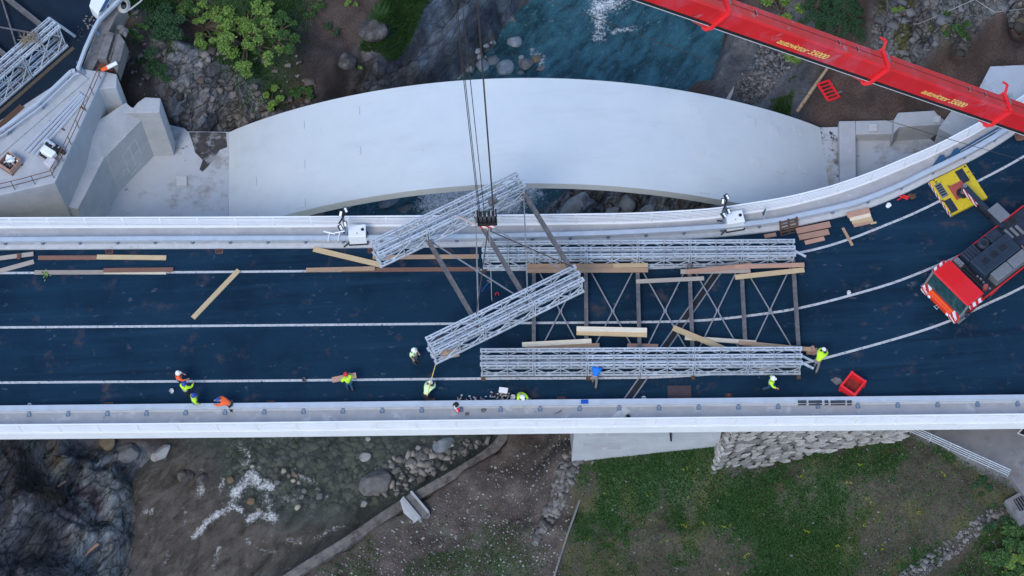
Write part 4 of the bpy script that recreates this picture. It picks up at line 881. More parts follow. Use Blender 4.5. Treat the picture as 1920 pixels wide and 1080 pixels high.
# segment on the old road: taller panels, cut by the picture edge
z0_ = .15
t0, t1 = P(126,86,z0_), P(0,196,z0_); td = t0-t1; ang2 = math.atan2(td.y, td.x)
oseg = empty('panel_bridge_segment', t0-td.normalized()*PL*3, (0, 0, ang2), 'weathered steel lattice bridge segment on the old road in the upper left corner', 'bridge segment', 'steel lattice bridge segments')
oseg.scale = (1, 1, 1.55)
OW = 6.2
for j in range(3):
    for i in range(3): inst('panel', PANEL_M if j else PANEL, oseg, (i*PL, j*.44, 0))
for i in range(1, 4): inst('tie_frame', TIE, oseg, (i*PL-.05, 0, 0))
for i in range(3): inst('bracing_frame', HFR, oseg, (i*PL+PL*.5, 0, 0))
for i in range(1, 4):
    o = inst('transom', TRM, oseg, (i*PL-.1, OW/2+.5, .2)); o.scale = (1.5, 1, 1)
for i in range(1, 3):
    for k in (0, 1):
        MB().beam((i*PL+.1, .9 if k else OW, .12), ((i+1)*PL-.1, OW if k else .9, .16), .1, .05).build('sway_brace', M['transom'], oseg, local=True)
MB().beam((3*PL+.02, .95, PH-.05), (3*PL+.75, .0, .15), .14, .08).build('end_post', M['galv'], oseg, local=True)
MB().beam((3*PL+.02, .0, PH-.05), (3*PL+.75, .0, .15), .14, .08).build('end_post', M['galv'], oseg, local=True)
for s_ in (-.28, .3): MB().beam((PL*.2, s_-.1, -.06), (3*PL+.2, s_-.1, -.06), .22, .08).build('sill', M['bark'], oseg, local=True)
nm = MB()
nb_ = hang.location
nest = empty('twig_bundle', P(54,75,2.5), label='tangle of brown brushwood caught on the upper left lattice segment', cat='brushwood')
mb = MB(); rg = random.Random(3)
for k in range(60):
    a = Vector((rg.gauss(0,.22), rg.gauss(0,.2), rg.uniform(0,.2))); b = a+Vector((rg.gauss(0,.35), rg.gauss(0,.3), rg.uniform(-.1,.15))); mb.tube(nest.location+a, nest.location+b, .018, 4)
mb.build('twigs', M['straw'], nest)

# ------------------------------------------------------------------ hook, slings and hoist ropes
c_ = (P(816,681,HZ)+P(1093.5,545,HZ)+P(720.5,496,HZ)+P(993,366,HZ))/4
HOOKZ = HZ+PH+5.6
hk = P(913,408,HOOKZ)
print('hook vs centre', hk.x-c_.x, hk.y-c_.y)
tipz = 34.0
for _ in range(30):
    yy = proj((hk.x, hk.y, tipz))[1]; tipz += (yy+130)*0.02
print('tip z', tipz, proj((hk.x, hk.y, tipz)))
hook = empty('crane_hook_block', hk, label='black crane hook block with striped red and white cheek, above the hanging segment', cat='hook block')
mb = MB()
for s_ in (-.34, -.12, .12, .34): mb.add([], []); mb.tube(hk+Vector((s_-.08, 0, .05)), hk+Vector((s_+.08, 0, .05)), .34, 16)
mb.build('sheaves', M['black'], hook)
MB().box(hk+Vector((-.5,0,.05)), (.08,.55,.8)).box(hk+Vector((.5,0,.05)), (.08,.55,.8)).box(hk+Vector((0,0,-.42)), (1.08,.5,.22)).build('cheeks', M['black'], hook, bevel=.03)
MB().box(hk+Vector((0,-.02,-.62)), (.85,.5,.2)).build('counterweight', M['stripe'], hook, bevel=.03)
MB().path([hk+Vector((0,0,-.75)), hk+Vector((0,0,-1.0)), hk+Vector((.16,0,-1.15)), hk+Vector((.18,0,-1.35)), hk+Vector((0,0,-1.5)), hk+Vector((-.2,0,-1.4))], .07, 8).build('hook', M['transom'], hook)
MB().box(hk+Vector((.38,.55,.75)), (.5,.3,.35), Matrix.Rotation(.5,3,'Z')).build('limit_weight', M['transom'], hook, bevel=.04)
tip = Vector((hk.x, hk.y, tipz))
for (dx, dy, tx) in [(-.42,0,-.75),(-.36,.12,-.68),(-.12,.05,-.42),(.40,0,.35),(.36,.15,.30)]:
    MB().tube(hk+Vector((dx,dy,.2)), tip+Vector((tx,dy,0)), .021, 6).build('hoist_rope', M['cable'], hook)
hb = hk+Vector((0,0,-1.4))
def seg_pt(x, y, z): return hang.matrix_basis @ Vector((x, y, z))
bpy.context.view_layer.update()
Wl = HW/hs
for k, (x, y, m_, r_) in enumerate([(PL*1.6, Wl+.1, 'sling', .05), (PL*3-.3, Wl+.4, 'brace', .03), (PL*1.0, .9, 'cable', .03), (PL*2.95, .9, 'cable', .03)]):
    MB().tube(hb, seg_pt(x, y, PH-.02), r_, 6).build('sling', M[m_], hook)
lr = MB().path([hk+Vector((.1,-.3,-.7)), P(920,500,3), P(922,562,.6), P(923,565,.05)], .02, 5).build('tag_line', M['ropewhite']); tag(lr, 'pale loose rope dangling from the hook to the road', 'rope')

# ------------------------------------------------------------------ people
def person(name, label, foot, face, pose, top, leg, head, long_sleeve=True, extra=None):
    """foot = world point between the feet, face = heading angle of the chest"""
    r = empty(name, foot, (0, 0, face-math.pi/2), label, 'person', 'workers on the bridge')
    # joints: x right, y forward, z up
    J = dict(pel=(0,0,.95), che=(0,.02,1.32), nek=(0,.03,1.50), hed=(0,.06,1.62), crn=(0,.06,1.76),
             hl=(-.10,0,.90), kl=(-.11,.03,.50), al=(-.11,0,.09), tl=(-.11,.17,.05), hr=(.10,0,.90), kr=(.11,.03,.50), ar=(.11,0,.09), tr=(.11,.17,.05),
             sl=(-.20,.01,1.43), el=(-.27,.0,1.15), wl=(-.25,.16,.93), sr=(.20,.01,1.43), er=(.27,.0,1.15), wr=(.25,.16,.93))
    if pose == 'reach':  J.update(er=(.34,.20,1.22), wr=(.30,.46,1.20), el=(-.30,.08,1.16), wl=(-.18,.30,1.05))
    if pose == 'walk':   J.update(kl=(-.11,.22,.52), al=(-.11,.30,.10), tl=(-.11,.46,.07), kr=(.11,-.10,.50), ar=(.11,-.38,.14), tr=(.11,-.24,.05), el=(-.30,-.12,1.18), wl=(-.28,.0,.95), er=(.30,.14,1.18), wr=(.26,.38,1.05))
    if pose == 'bend':   J.update(che=(0,.30,1.20), nek=(0,.46,1.27), hed=(0,.58,1.30), crn=(0,.70,1.36), sl=(-.2,.40,1.24), sr=(.2,.40,1.24), el=(-.26,.62,1.08), wl=(-.18,.84,.98), er=(.26,.62,1.05), wr=(.16,.84,.95), kl=(-.12,.08,.50), kr=(.14,-.12,.50), ar=(.16,-.35,.12), tr=(.17,-.20,.05))
    if pose == 'carry':  J.update(er=(.32,.10,1.15), wr=(.30,.38,1.02), el=(-.32,.10,1.15), wl=(-.30,.38,1.02), che=(0,.08,1.30), nek=(0,.13,1.47), hed=(0,.19,1.58), crn=(0,.22,1.72), sl=(-.2,.08,1.41), sr=(.2,.08,1.41), kl=(-.11,.12,.50), ar=(.11,-.2,.1), tr=(.11,-.05,.05))
    if pose == 'crouch':
        J.update(pel=(0,-.12,.42), che=(0,.12,.76), nek=(0,.24,.90), hed=(0,.34,.98), crn=(0,.40,1.10), hl=(-.12,-.1,.42), kl=(-.2,.30,.50), al=(-.16,0,.09), tl=(-.16,.17,.05), hr=(.12,-.1,.42), kr=(.2,.30,.46), ar=(.16,0,.09), tr=(.16,.17,.05),
                 sl=(-.2,.18,.84), sr=(.2,.18,.84), el=(-.3,.36,.62), wl=(-.14,.55,.42), er=(.3,.36,.62), wr=(.14,.55,.42))
    V3 = {k: Vector(v) for k, v in J.items()}
    def skin(nm, chain, rad, edges, m_):
        me_ = bpy.data.meshes.new(nm); ks = list(chain); ix = {k: i for i, k in enumerate(ks)}
        me_.from_pydata([chain[k] for k in ks], [(ix[a], ix[b]) for a, b in edges], []); me_.materials.append(m_)
        o = bpy.data.objects.new(nm, me_); SC.collection.objects.link(o); o.parent = r
        sk = o.modifiers.new('skin', 'SKIN'); sk.use_smooth_shade = True; dat = me_.skin_vertices[0].data
        for k in ks: dat[ix[k]].radius = rad[k] if isinstance(rad[k], tuple) else (rad[k], rad[k])
        dat[0].use_root = True
        ss = o.modifiers.new('sub', 'SUBSURF'); ss.levels = 1; ss.render_levels = 1
        return o
    # body: head, neck, trunk, limbs, hands with fingers, one surface
    ch = {k: V3[k] for k in J}; rd = dict(pel=.13, che=.14, nek=.06, hed=.092, crn=.075, hl=.085, kl=.06, al=.045, tl=.04, hr=.085, kr=.06, ar=.045, tr=.04, sl=.065, el=.045, wl=.034, sr=.065, er=.045, wr=.034)
    ed_ = [('pel','che'),('che','nek'),('nek','hed'),('hed','crn'),('pel','hl'),('hl','kl'),('kl','al'),('al','tl'),('pel','hr'),('hr','kr'),('kr','ar'),('ar','tr'),('che','sl'),('sl','el'),('el','wl'),('che','sr'),('sr','er'),('er','wr')]
    for s_ in 'lr':
        e, w_ = V3['e'+s_], V3['w'+s_]; d = (w_-e).normalized(); side = d.cross(Z).normalized() if abs(d.z) < .95 else Vector((1,0,0)); sg = 1 if s_ == 'l' else -1
        pm_ = w_+d*.08; ch['p'+s_] = pm_; rd['p'+s_] = (.038, .02); ed_.append(('w'+s_, 'p'+s_))
        for f in range(4):
            o_ = side*(f-1.5)*.021; ln = (.075, .085, .08, .062)[f]; k1, k2 = f's{s_}{f}', f't{s_}{f}'
            ch[k1] = pm_+o_+d*.03; ch[k2] = pm_+o_+d*(.03+ln*.6)-Z*.03; rd[k1] = rd[k2] = .009; ed_ += [('p'+s_, k1), (k1, k2)]
        k1, k2 = f'u{s_}', f'v{s_}'; ch[k1] = w_+d*.05+side*sg*.045; ch[k2] = w_+d*.09+side*sg*.06-Z*.02; rd[k1] = rd[k2] = .011; ed_ += [('p'+s_, k1), (k1, k2)]
    skin('body', ch, rd, ed_, M['skin'])
    # jacket or vest
    up = {k: V3[k] for k in ('pel','che','nek','sl','el','sr','er')}; up['nek'] = V3['che'].lerp(V3['nek'], .75); ur = dict(pel=.165, che=.185, nek=.11, sl=.105, el=.075, sr=.105, er=.075)
    ue = [('pel','che'),('che','nek'),('che','sl'),('sl','el'),('che','sr'),('sr','er')]
    if long_sleeve:
        for s_ in 'lr': up['w'+s_] = V3['e'+s_].lerp(V3['w'+s_], .9); ur['w'+s_] = .055; ue.append(('e'+s_, 'w'+s_))
    skin('jacket', up, ur, ue, top)
    lg = {k: V3[k] for k in ('pel','hl','kl','al','hr','kr','ar')}; lr_ = dict(pel=.145, hl=.11, kl=.085, al=.065, hr=.11, kr=.085, ar=.065)
    lg['al'] = V3['al']+Z*.05; lg['ar'] = V3['ar']+Z*.05
    skin('trousers', lg, lr_, [('pel','hl'),('hl','kl'),('kl','al'),('pel','hr'),('hr','kr'),('kr','ar')], leg)
    for s_ in 'lr':
        a = V3['a'+s_]; t_ = V3['t'+s_]; MB().path([a-(t_-a)*.35+Z*.0, a, t_, t_+(t_-a)*.35], .06, 8, [.05,.065,.055,.035]).build('boot', M['boot'], r, local=True, smooth=True)
    # helmet or hair, tilted with the head
    hd_, cr_ = V3['hed'], V3['crn']; ax = (cr_-hd_).normalized(); rt = Z.rotation_difference(ax).to_matrix()
    mb = MB(); c = hd_+ax*.05
    if head == 'hair':
        mb.lathe([(.001,.125),(.05,.118),(.09,.085),(.108,.03),(.104,-.03),(.09,-.07)], n=14)
    else:
        mb.lathe([(.001,.16),(.045,.155),(.09,.13),(.125,.08),(.137,.02),(.139,-.01),(.155,-.015),(.155,-.025),(.13,-.025)], n=16)
        mb.add([(-.10,.10,-.015),(.10,.10,-.015),(.06,.20,-.03),(-.06,.20,-.03)], [(0,1,2,3)]); mb.beam((0,-.11,.105), (0,.11,.105), .03, .02)
    mb.v = [tuple(c+rt @ Vector(v)) for v in mb.v]; mb.build('hair' if head == 'hair' else 'helmet', M['hair'] if head == 'hair' else M[head], r, local=True, smooth=True)
    # face: eyes, nose, mouth, ears
    fw = rt @ Vector((0,1,0)); sx = rt @ Vector((1,0,0)); mb = MB()
    mb.blob(hd_+fw*.10-ax*.01, (.014,.02,.02), 1)
    for s_ in (-1, 1): mb.blob(hd_+sx*s_*.095, (.012,.022,.03), 1)
    mb.build('nose_and_ears', M['skin'], r, local=True, smooth=True)
    mb = MB()
    for s_ in (-1, 1): mb.blob(hd_+fw*.088+sx*s_*.033+ax*.022, (.011,.007,.007), 1)
    mb.blob(hd_+fw*.086-ax*.045, (.024,.008,.005), 1); mb.build('eyes_and_mouth', M['hair'], r, local=True)
    if extra == 'bands':
        for zf in (.25, .75):
            p = V3['pel'].lerp(V3['che'], zf); MB().lathe([(.168,-.03),(.172,-.03),(.172,.03),(.168,.03)], p, 16).build('reflective_band', M['silver'], r, local=True)
    if extra == 'straps':
        for s_ in (-1, 1): MB().path([V3['pel']+Vector((-s_*.1,-.19,.1)), V3['che']+Vector((0,-.20,.0)), V3['s'+('r' if s_ > 0 else 'l')]+Vector((-s_*.05,-.05,.10)), V3['che']+Vector((s_*.1,.18,.02))], .02, 6).build('harness_strap', M['black'], r, local=True)
    return r
D = math.radians
person('person', 'worker in orange jacket and white helmet beside two lime-vested colleagues', P(341,722), D(10), 'reach', M['orange'], M['trouser'], 'helmw', extra='bands')
person('person', 'worker in lime vest and blue helmet, middle one of the group of three', P(353,743), D(60), 'reach', M['lime'], M['trouser'], 'helmb', extra='bands')
person('person', 'worker in lime vest and blue helmet, lowest of the three, nearest the guardrail', P(370,764), D(20), 'stand', M['lime'], M['trouser'], 'helmb', extra='bands')
person('person', 'worker in orange jacket and blue helmet bending at the guardrail', P(436,769), D(170), 'bend', M['orange'], M['trouser'], 'helmb')
person('person', 'worker in lime jacket and red helmet carrying a short board', P(656,729), D(112), 'carry', M['lime'], M['jeans'], 'helmr')
person('person', 'worker with white helmet, harness straps and grey trousers left of the hanging segment', P(778,678), D(-40), 'stand', M['paleLime'], M['greytrouser'], 'helmw', long_sleeve=False, extra='straps')
person('person', 'worker in pale vest holding the yellow rope beside the guardrail', P(800,752), D(60), 'bend', M['paleLime'], M['blacktrouser'], 'helmw')
person('person', 'worker in lime jacket and white helmet crouching among scattered tools', P(976,748), D(-70), 'crouch', M['lime'], M['trouser'], 'helmw')
person('person', 'bare-headed worker in bright blue shirt leaning on the standing segment', P(1115,719), D(70), 'bend', M['blueshirt'], M['greytrouser'], 'hair', long_sleeve=False)
person('person', 'worker in lime vest and white helmet striding below the standing segment', P(1443,731), D(-20), 'walk', M['lime'], M['jeans'], 'helmw', extra='bands')
person('person', 'worker in lime jacket and white helmet reaching to the right end of the standing segment', P(1530,690), D(55), 'bend', M['lime'], M['greytrouser'], 'helmw')

# ------------------------------------------------------------------ mobile crane
CA = D(35.3)
cfront = P(1761.5,568.5,.9); cfront.z = 0
crane = empty('mobile_crane', cfront, (0, 0, CA), 'red mobile crane with dark deck and long telescopic boom reaching over the gorge', 'crane')
CM = Matrix.Translation(cfront) @ Matrix.Rotation(CA, 4, 'Z'); CMI = CM.inverted()
def cb(mb, name, m, bevel=0, par=None, smooth=False): return mb.build(name, m, par or crane, local=True, bevel=bevel, smooth=smooth)
cab = cb(MB().loft([(.66,-1.42,1.98),(1.92,-1.42,2.0),(1.92,1.42,2.0),(.66,1.42,1.98)], [(.60,-1.40,1.88),(1.98,-1.42,.6),(1.98,1.42,.6),(.60,1.40,1.88)]).add([(.25,-1.4,.98),(.25,1.4,.98),(1.98,1.42,.6),(1.98,-1.42,.6)], [(0,1,2,3)]), 'cab', M['redcab'], .05)
cb(MB().loft([(.68,-1.36,1.90),(.74,-1.36,1.90),(.74,1.36,1.90),(.68,1.36,1.90)], [(.28,-1.36,.95),(.34,-1.36,.95),(.34,1.36,.95),(.28,1.36,.95)]), 'windscreen', M['glass'], par=cab)
for s_ in (-1, 1):
    cb(MB().loft([(.78,s_*1.40,1.85),(1.8,s_*1.42,1.85),(1.8,s_*1.44,1.85),(.78,s_*1.42,1.85)], [(.45,s_*1.40,1.05),(1.8,s_*1.42,1.05),(1.8,s_*1.44,1.05),(.45,s_*1.42,1.05)]), 'side_window', M['glass'], par=cab)
    cb(MB().beam((.75,s_*1.50,1.72), (1.75,s_*1.56,1.70), .22, .12), 'striped_corner', M['stripe'], par=cab)
    mir = cb(MB().box((.35,s_*1.72,1.5), (.10,.22,.40)), 'mirror', M['navy'], .02, par=cab)
    cb(MB().beam((.65,s_*1.4,1.7), (.35,s_*1.70,1.6), .04, .04), 'arm', M['black'], par=mir)
    cb(MB().beam((.24,s_*1.43,.95), (.66,s_*1.43,1.92), .12, .10), 'pillar', M['greypanel'], par=cab)
    cb(MB().box((.5,s_*1.52,.62), (.9,.14,.10)), 'step', M['greypanel'], .02, par=cab)
for k in (-.7, .6): cb(MB().beam((.33,k,1.06), (.56,k+.55,1.62), .03, .025), 'wiper', M['black'], par=cab)
cb(MB().path([(1.3,.5,2.02),(1.35,.5,2.05),(1.35,-.4,2.05),(1.3,-.4,2.02)], .02, 5), 'roof_handle', M['redcab'], par=cab)
bump = cb(MB().box((.14,0,.72), (.42,2.9,.5)), 'bumper', mat('bumper_orange_red', (.80,.06,.015), .35, var=.05, coat=.3), .08)
cb(MB().box((.14,0,.975), (.10,1.7,.02)), 'bumper_strip', mat('bumper_orange', (.85,.14,.02), .4), par=bump)
for s_ in (-1, 1):
    cb(MB().box((.14,s_*1.16,.975), (.36,.5,.03)).box((-.085,s_*1.16,.74), (.03,.5,.4)), 'warning_plate', M['stripe'], par=bump)
    cb(MB().lathe([(0,.03),(.09,.03),(.11,0)], (0,0,0), 12).box((0,0,-.02), (.2,.2,.03)), 'lamp', M['lamp'], par=bump).matrix_basis = Matrix.Translation((-.09,s_*.75,.7)) @ Matrix.Rotation(-math.pi/2, 4, 'Y')
cb(MB().path([(-.05,.06,.6),(-.26,.12,.62),(-.26,-.12,.62),(-.05,-.06,.6)], .03, 6), 'tow_eye', M['galv'], par=bump)
# chassis and deck
cb(MB().box((6.2,0,.80), (8.4,2.2,.4)), 'chassis', M['navy'], .03)
for s_ in (-1, 1): cb(MB().beam((2.05,s_*1.47,1.18), (8.2,s_*1.47,1.18), .06, .16), 'side_edge', M['redcab'])
cb(MB().box((5.15,0,1.06), (6.2,2.88,.16)), 'deck', M['navy'], .02)
hood = cb(MB().box((4.25,.0,1.52), (2.9,1.25,.8)), 'engine_hood', M['deckblue'], .05)
for k in range(7): cb(MB().box((4.25,-.50+k*.165,1.935), (2.7,.05,.03)), 'rib', M['navy'], par=hood)
for a in (3.3, 4.0, 4.7):
    for k in range(4): cb(MB().box((a+k*.12,.05,1.945), (.05,.35,.03)), 'vent', M['black'], par=hood)
for k in range(2): cb(MB().box((3.80+k*1.32,-1.02,1.5), (1.26,.66,.72)), 'tool_box', M['greypanel'], .04)
cb(MB().box((3.35,1.04,1.40), (1.0,.72,.55)), 'tank', M['deckblue'], .05)
for k in range(4): cb(MB().box((3.0+.22*k,1.04,1.69), (.06,.6,.03)), 'tank_strap', M['black'])
cb(MB().lathe([(.0,1.75),(.2,1.75),(.36,1.68),(.38,1.1)], (4.35,1.02,0), 18), 'exhaust_silencer', M['navy'])
cb(MB().lathe([(.0,1.80),(.14,1.80),(.17,1.7)], (4.35,1.02,0), 12), 'air_intake', M['black'])
cb(MB().box((5.25,1.04,1.35), (.85,.7,.42)), 'battery_box', M['navy'], .04)
cb(MB().box((2.30,1.0,1.5), (.34,.6,.7)).box((2.18,.9,1.9), (.12,.16,.2)).box((2.36,.78,1.88), (.12,.14,.16)), 'filter_stack', M['greypanel'], .03)
cb(MB().lathe([(0,2.1),(.13,2.1),(.15,2.02),(.15,1.7),(0,1.7)], (2.28,-1.18,0), 14), 'exhaust_cap', mat('rosy_cap', (.30,.06,.06), .5))
cb(MB().tube((2.2,-1.3,1.8), (2.2,.9,1.65), .05, 8).tube((2.35,-.9,1.6), (2.5,.8,1.7), .04, 8).tube((2.45,-1.2,1.45), (2.5,1.0,1.5), .05, 8), 'hose', M['black'])
for k in range(5): cb(MB().box((2.6,-1.3+k*.25,1.55+.05*(k % 2)), (.10,.14,.14)), 'valve', M['greypanel'], .01)
for k in range(3): cb(MB().box((6.15+.35*k,.65-.1*k,1.25), (.18,.7,.12)), 'step', M['greypanel'], .02)
for k in range(2): cb(MB().beam((5.9+.28*k,-1.35,1.3), (6.15+.28*k,-.4,1.3), .09, .09), 'pipe', mat('rusty_pipe', (.22,.14,.11), .7))
for ax_ in (1.45, 3.1, 7.0, 8.6):
    for s_ in (-1, 1):
        wh = cb(MB().tube((ax_, s_*.95, .60), (ax_, s_*1.38, .60), .58, 22), 'wheel', M['rubber'], .04)
        cb(MB().tube((ax_, s_*1.30, .60), (ax_, s_*1.40, .60), .32, 16), 'rim', M['redcab'], par=wh)
# superstructure beyond the picture edge
cb(MB().lathe([(0,1.45),(1.1,1.45),(1.1,1.1),(0,1.1)], (10.2,0,0), 20), 'slewing_ring', M['navy'])
cb(MB().box((10.6,1.25,2.0), (1.8,1.1,1.5)), 'upper_cab', M['redcab'], .06)
cb(MB().box((12.2,0,2.2), (2.2,2.8,1.1)), 'counterweight', M['greypanel'], .06)
cb(MB().box((6.55,1.95,1.55), (.8,1.1,.12)), 'platform', M['greypanel'], .02)
# outrigger to the yellow mat
p0_ = CMI @ P(1880,428,1.15); p1_ = CMI @ P(1808,352,.95)
orr = cb(MB().beam(p0_, p1_, .36, .42), 'outrigger_beam', M['navy'], .02)
pa, pb = p0_.lerp(p1_, .28), p0_.lerp(p1_, .97); nn = Vector((-(pb-pa).y, (pb-pa).x, 0)).normalized(); sg = 1 if (CM.to_3x3() @ nn).y < 0 else -1
cb(MB().beam(p0_.lerp(p1_,.6)+nn*sg*.19, pb+nn*sg*.19+Z*.02, .03, .34), 'warning_stripe', M['stripe'], par=orr)
cb(MB().beam(pa+nn*sg*.24+Z*.1, p0_.lerp(p1_,.55)+nn*sg*.24+Z*.1, .16, .3), 'cylinder', M['black'], par=orr)
cb(MB().tube(p1_+Z*.3, Vector((p1_.x,p1_.y,.28)), .14, 12), 'jack', M['greypanel'], par=orr)
cb(MB().lathe([(0,.40),(.28,.40),(.36,.30),(.36,.27)], (p1_.x,p1_.y,0), 16), 'foot', M['black'], par=orr)
p2_ = CMI @ P(1962,470,1.15); p3_ = p2_+(p1_-p0_)*-.0+Vector((.3,4.2,0))
cb(MB().beam((7.2,-1.3,1.15), (7.2,-4.2,1.1), .36, .42), 'outrigger_beam', M['navy'], .02)
pad = empty('outrigger_mat', P(1797,355,0), label='yellow scuffed steel outrigger mat under the crane jack', cat='outrigger mat')
pc = [P(a, b, .24) for a, b in [(1742,341),(1811,307),(1852,370),(1783,404)]]
def quadpt(u, v): return pc[0].lerp(pc[1], u).lerp(pc[3].lerp(pc[2], u), v)
MB().prism(pc, .005, .24).build('plate', M['yellow'], pad, bevel=.02)
def padrect(u0, v0, u1, v1, z, name, m):
    return MB().prism([quadpt(u0,v0), quadpt(u1,v0), quadpt(u1,v1), quadpt(u0,v1)], .2, z).build(name, m, pad)
padrect(.05,.14,.22,.52,.262,'recess',M['greypanel']); padrect(.04,.60,.22,.96,.262,'recess',M['navy']); padrect(.66,.06,.86,.42,.262,'recess',M['navy'])
padrect(.32,.33,.68,.72,.275,'centre_plate',mat('faded_red', (.36,.07,.05), .6, var=.2, scale=4))
for k in range(5): padrect(.065,.18+k*.065,.205,.21+k*.065,.29,'tread_bar',M['black'])
e = [quadpt(0,0), quadpt(0,1)]; nrm = (quadpt(0,.5)-quadpt(1,.5)).normalized()
MB().beam(e[0]+nrm*.012-Z*.11, e[1]+nrm*.012-Z*.11, .02, .22).build('edge_stripe', M['stripe'], pad)

# boom: sections from the turntable to the head high above the hook
BT = tip+Vector((-.1,0,.6)); BB = P(2140,302,3.2)
bdir = (BT-BB).normalized(); blen = (BT-BB).length
bs_ = Vector((-bdir.y, bdir.x, 0)).normalized()           # sideways
if bs_.y < 0: bs_ = -bs_
bu = bdir.cross(bs_); bu = bu if bu.z > 0 else -bu         # up, square to the boom
def boom_t(px):
    lo, hi = 0.0, 1.0
    for _ in range(40):
        md = (lo+hi)/2
        if proj(BB.lerp(BT, md))[0] > px: lo = md
        else: hi = md
    return lo
cuts = [0.0, boom_t(1868), boom_t(1640), boom_t(1342), boom_t(1080), 1.0]
print('boom z at 1500:', BB.lerp(BT, boom_t(1500)).z, proj(BB.lerp(BT, boom_t(1500))), blen)
class _W: name = '_world_'
ORG['_world_'] = Vector()
def wpart(mb, name, m):
    o = mb.build(name, m); o.parent = crane; o.matrix_parent_inverse = CMI; return o
def bpt(t, s_, u): return BB.lerp(BT, t)+bs_*s_+bu*u
WB, HB = [1.05,1.04,1.02,.98,.94], [1.50,1.48,1.45,1.40,1.34]
def section(t0, t1, W, H, m):
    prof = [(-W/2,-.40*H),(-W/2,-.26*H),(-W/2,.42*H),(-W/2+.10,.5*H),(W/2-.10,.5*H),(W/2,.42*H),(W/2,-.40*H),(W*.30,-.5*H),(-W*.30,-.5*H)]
    vs = [bpt(t0, a, b) for a, b in prof]+[bpt(t1, a, b) for a, b in prof]; n = 9
    mb = MB(); mb.add(vs, []); o = 0
    for i in range(n):
        mb.f.append((i, (i+1) % n, n+(i+1) % n, n+i)); mb.m.append(1 if i == 0 else 0)  # lowest side strip in black: shade under the boom put into the colour
    mb.f += [tuple(range(n-1,-1,-1)), tuple(range(n,2*n))]; mb.m += [0, 0]
    return mb
def face_text(txt, t_end, W, H, size, parent):
    cu = bpy.data.curves.new('lettering', 'FONT'); cu.body = txt; cu.size = size; cu.shear = .3; cu.align_x = 'RIGHT'; cu.align_y = 'CENTER'; cu.extrude = .004;  cu.space_character = .92
    to = bpy.data.objects.new('t', cu); SC.collection.objects.link(to); bpy.context.view_layer.update()
    me_ = bpy.data.meshes.new_from_object(to.evaluated_get(bpy.context.evaluated_depsgraph_get())); bpy.data.objects.remove(to)
    me_.name = 'lettering'; me_.materials.clear(); me_.materials.append(M['letter'])
    o = bpy.data.objects.new('lettering', me_); SC.collection.objects.link(o)
    X = -bdir; Y = bu; N = X.cross(Y)
    org = bpt(t_end, 0, 0)+(-bs_)*(W/2+.012)+bu*(.02*H)
    mtx = Matrix((X*.80, Y*.78, N)).transposed().to_4x4(); mtx.translation = org
    o.parent = parent; o.matrix_parent_inverse = Matrix.Identity(4)
    o.matrix_basis = mtx
    return o
sec = []
for i in range(5):
    t0, t1 = cuts[i], cuts[i+1]; W, H = WB[i], HB[i]; ov = .0
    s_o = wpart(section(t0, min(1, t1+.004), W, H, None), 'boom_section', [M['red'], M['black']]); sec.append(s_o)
    # weld seam along the top, collar at the far end, pale tube painting the lit lower edge, slots
    MB().beam(bpt(t0, .06, .5*H+.004), bpt(t1, .06, .5*H+.004), .03, .012, bu).build('seam', mat('seam_%d' % i, (.10,.008,.01), .6), s_o)
    MB().tube(bpt(t0, -W*.5-.01, -.40*H), bpt(t1, -W*.5-.01, -.40*H), .022, 6).build('lit_edge', M['kerb'], s_o)
    for f in ([.18,.32] if i != 2 else [.18,.30,.82]):
        t = t0+(t1-t0)*f
        MB().beam(bpt(t, .06, .5*H+.006), bpt(t+.10/blen, .06, .5*H+.006), .26, .012, bu).build('slot', M['black'], s_o)
        MB().beam(bpt(t-.06/blen, .06, .5*H+.003), bpt(t+.05/blen, .06, .5*H+.003), .34, .008, bu).build('slot_rim', mat('pale_rim', (.45,.25,.25), .5), s_o)
    if i < 4:
        t = t1
        for a0, b0, a1, b1, w_ in [(-W/2-.06,-.32*H,-W/2-.06,.52*H,.12),(-W/2-.06,.52*H,W/2+.06,.52*H,.12),(W/2+.06,.52*H,W/2+.06,-.3*H,.12),(-W/2-.12,-.3*H,-W*.30-.1,-.62*H,.14),(-W*.30-.1,-.62*H,W*.3+.1,-.62*H,.14),(W/2+.1,-.3*H,W*.3+.1,-.62*H,.14)]:
            MB().beam(bpt(t, a0, b0), bpt(t, a1, b1), .24, w_*.7, bdir).build('collar', M['redplastic'], s_o)
        MB().tube(bpt(t-.12/blen, -W*.15, .5*H+.14), bpt(t-.12/blen, W*.42, .5*H+.14), .045, 8).build('collar_pin', M['greypanel'], s_o)
        MB().loft([bpt(t+.9/blen, -W*.3, -.56*H), bpt(t-.1/blen, -W*.5, -.42*H), bpt(t-.1/blen, -W*.2, -.72*H)], [bpt(t+.9/blen, -W*.25, -.60*H), bpt(t-.1/blen, -W*.3, -.42*H), bpt(t-.1/blen, -W*.0, -.72*H)]).build('guide_shoe', M['redplastic'], s_o)
        if i < 3:
            MB().beam(bpt(t, W/2+.05, .55*H), bpt(t-.05/blen, W/2+.45, .75*H), .12, .10, bdir).beam(bpt(t-.05/blen, W/2+.45, .75*H), bpt(t+.35/blen, W/2+.50, .75*H), .10, .08, bu).build('bracket', M['redplastic'], s_o)
face_text('autovictor 35000', boom_t(1803), WB[1], HB[1], .70, sec[1])
face_text('autovictor 35000', boom_t(1544), WB[2], HB[2], .70, sec[2])
face_text('autovictor 35000', boom_t(1214), WB[3], HB[3], .68, sec[3])
rp_ = [bpt(t, -1.0-.35*math.sin(math.pi*t), -1.5-.5*math.sin(math.pi*t)) for t in np.linspace(.02, .98, 20)]
wpart(MB().path(rp_, .016, 5), 'control_cable', M['cable'])
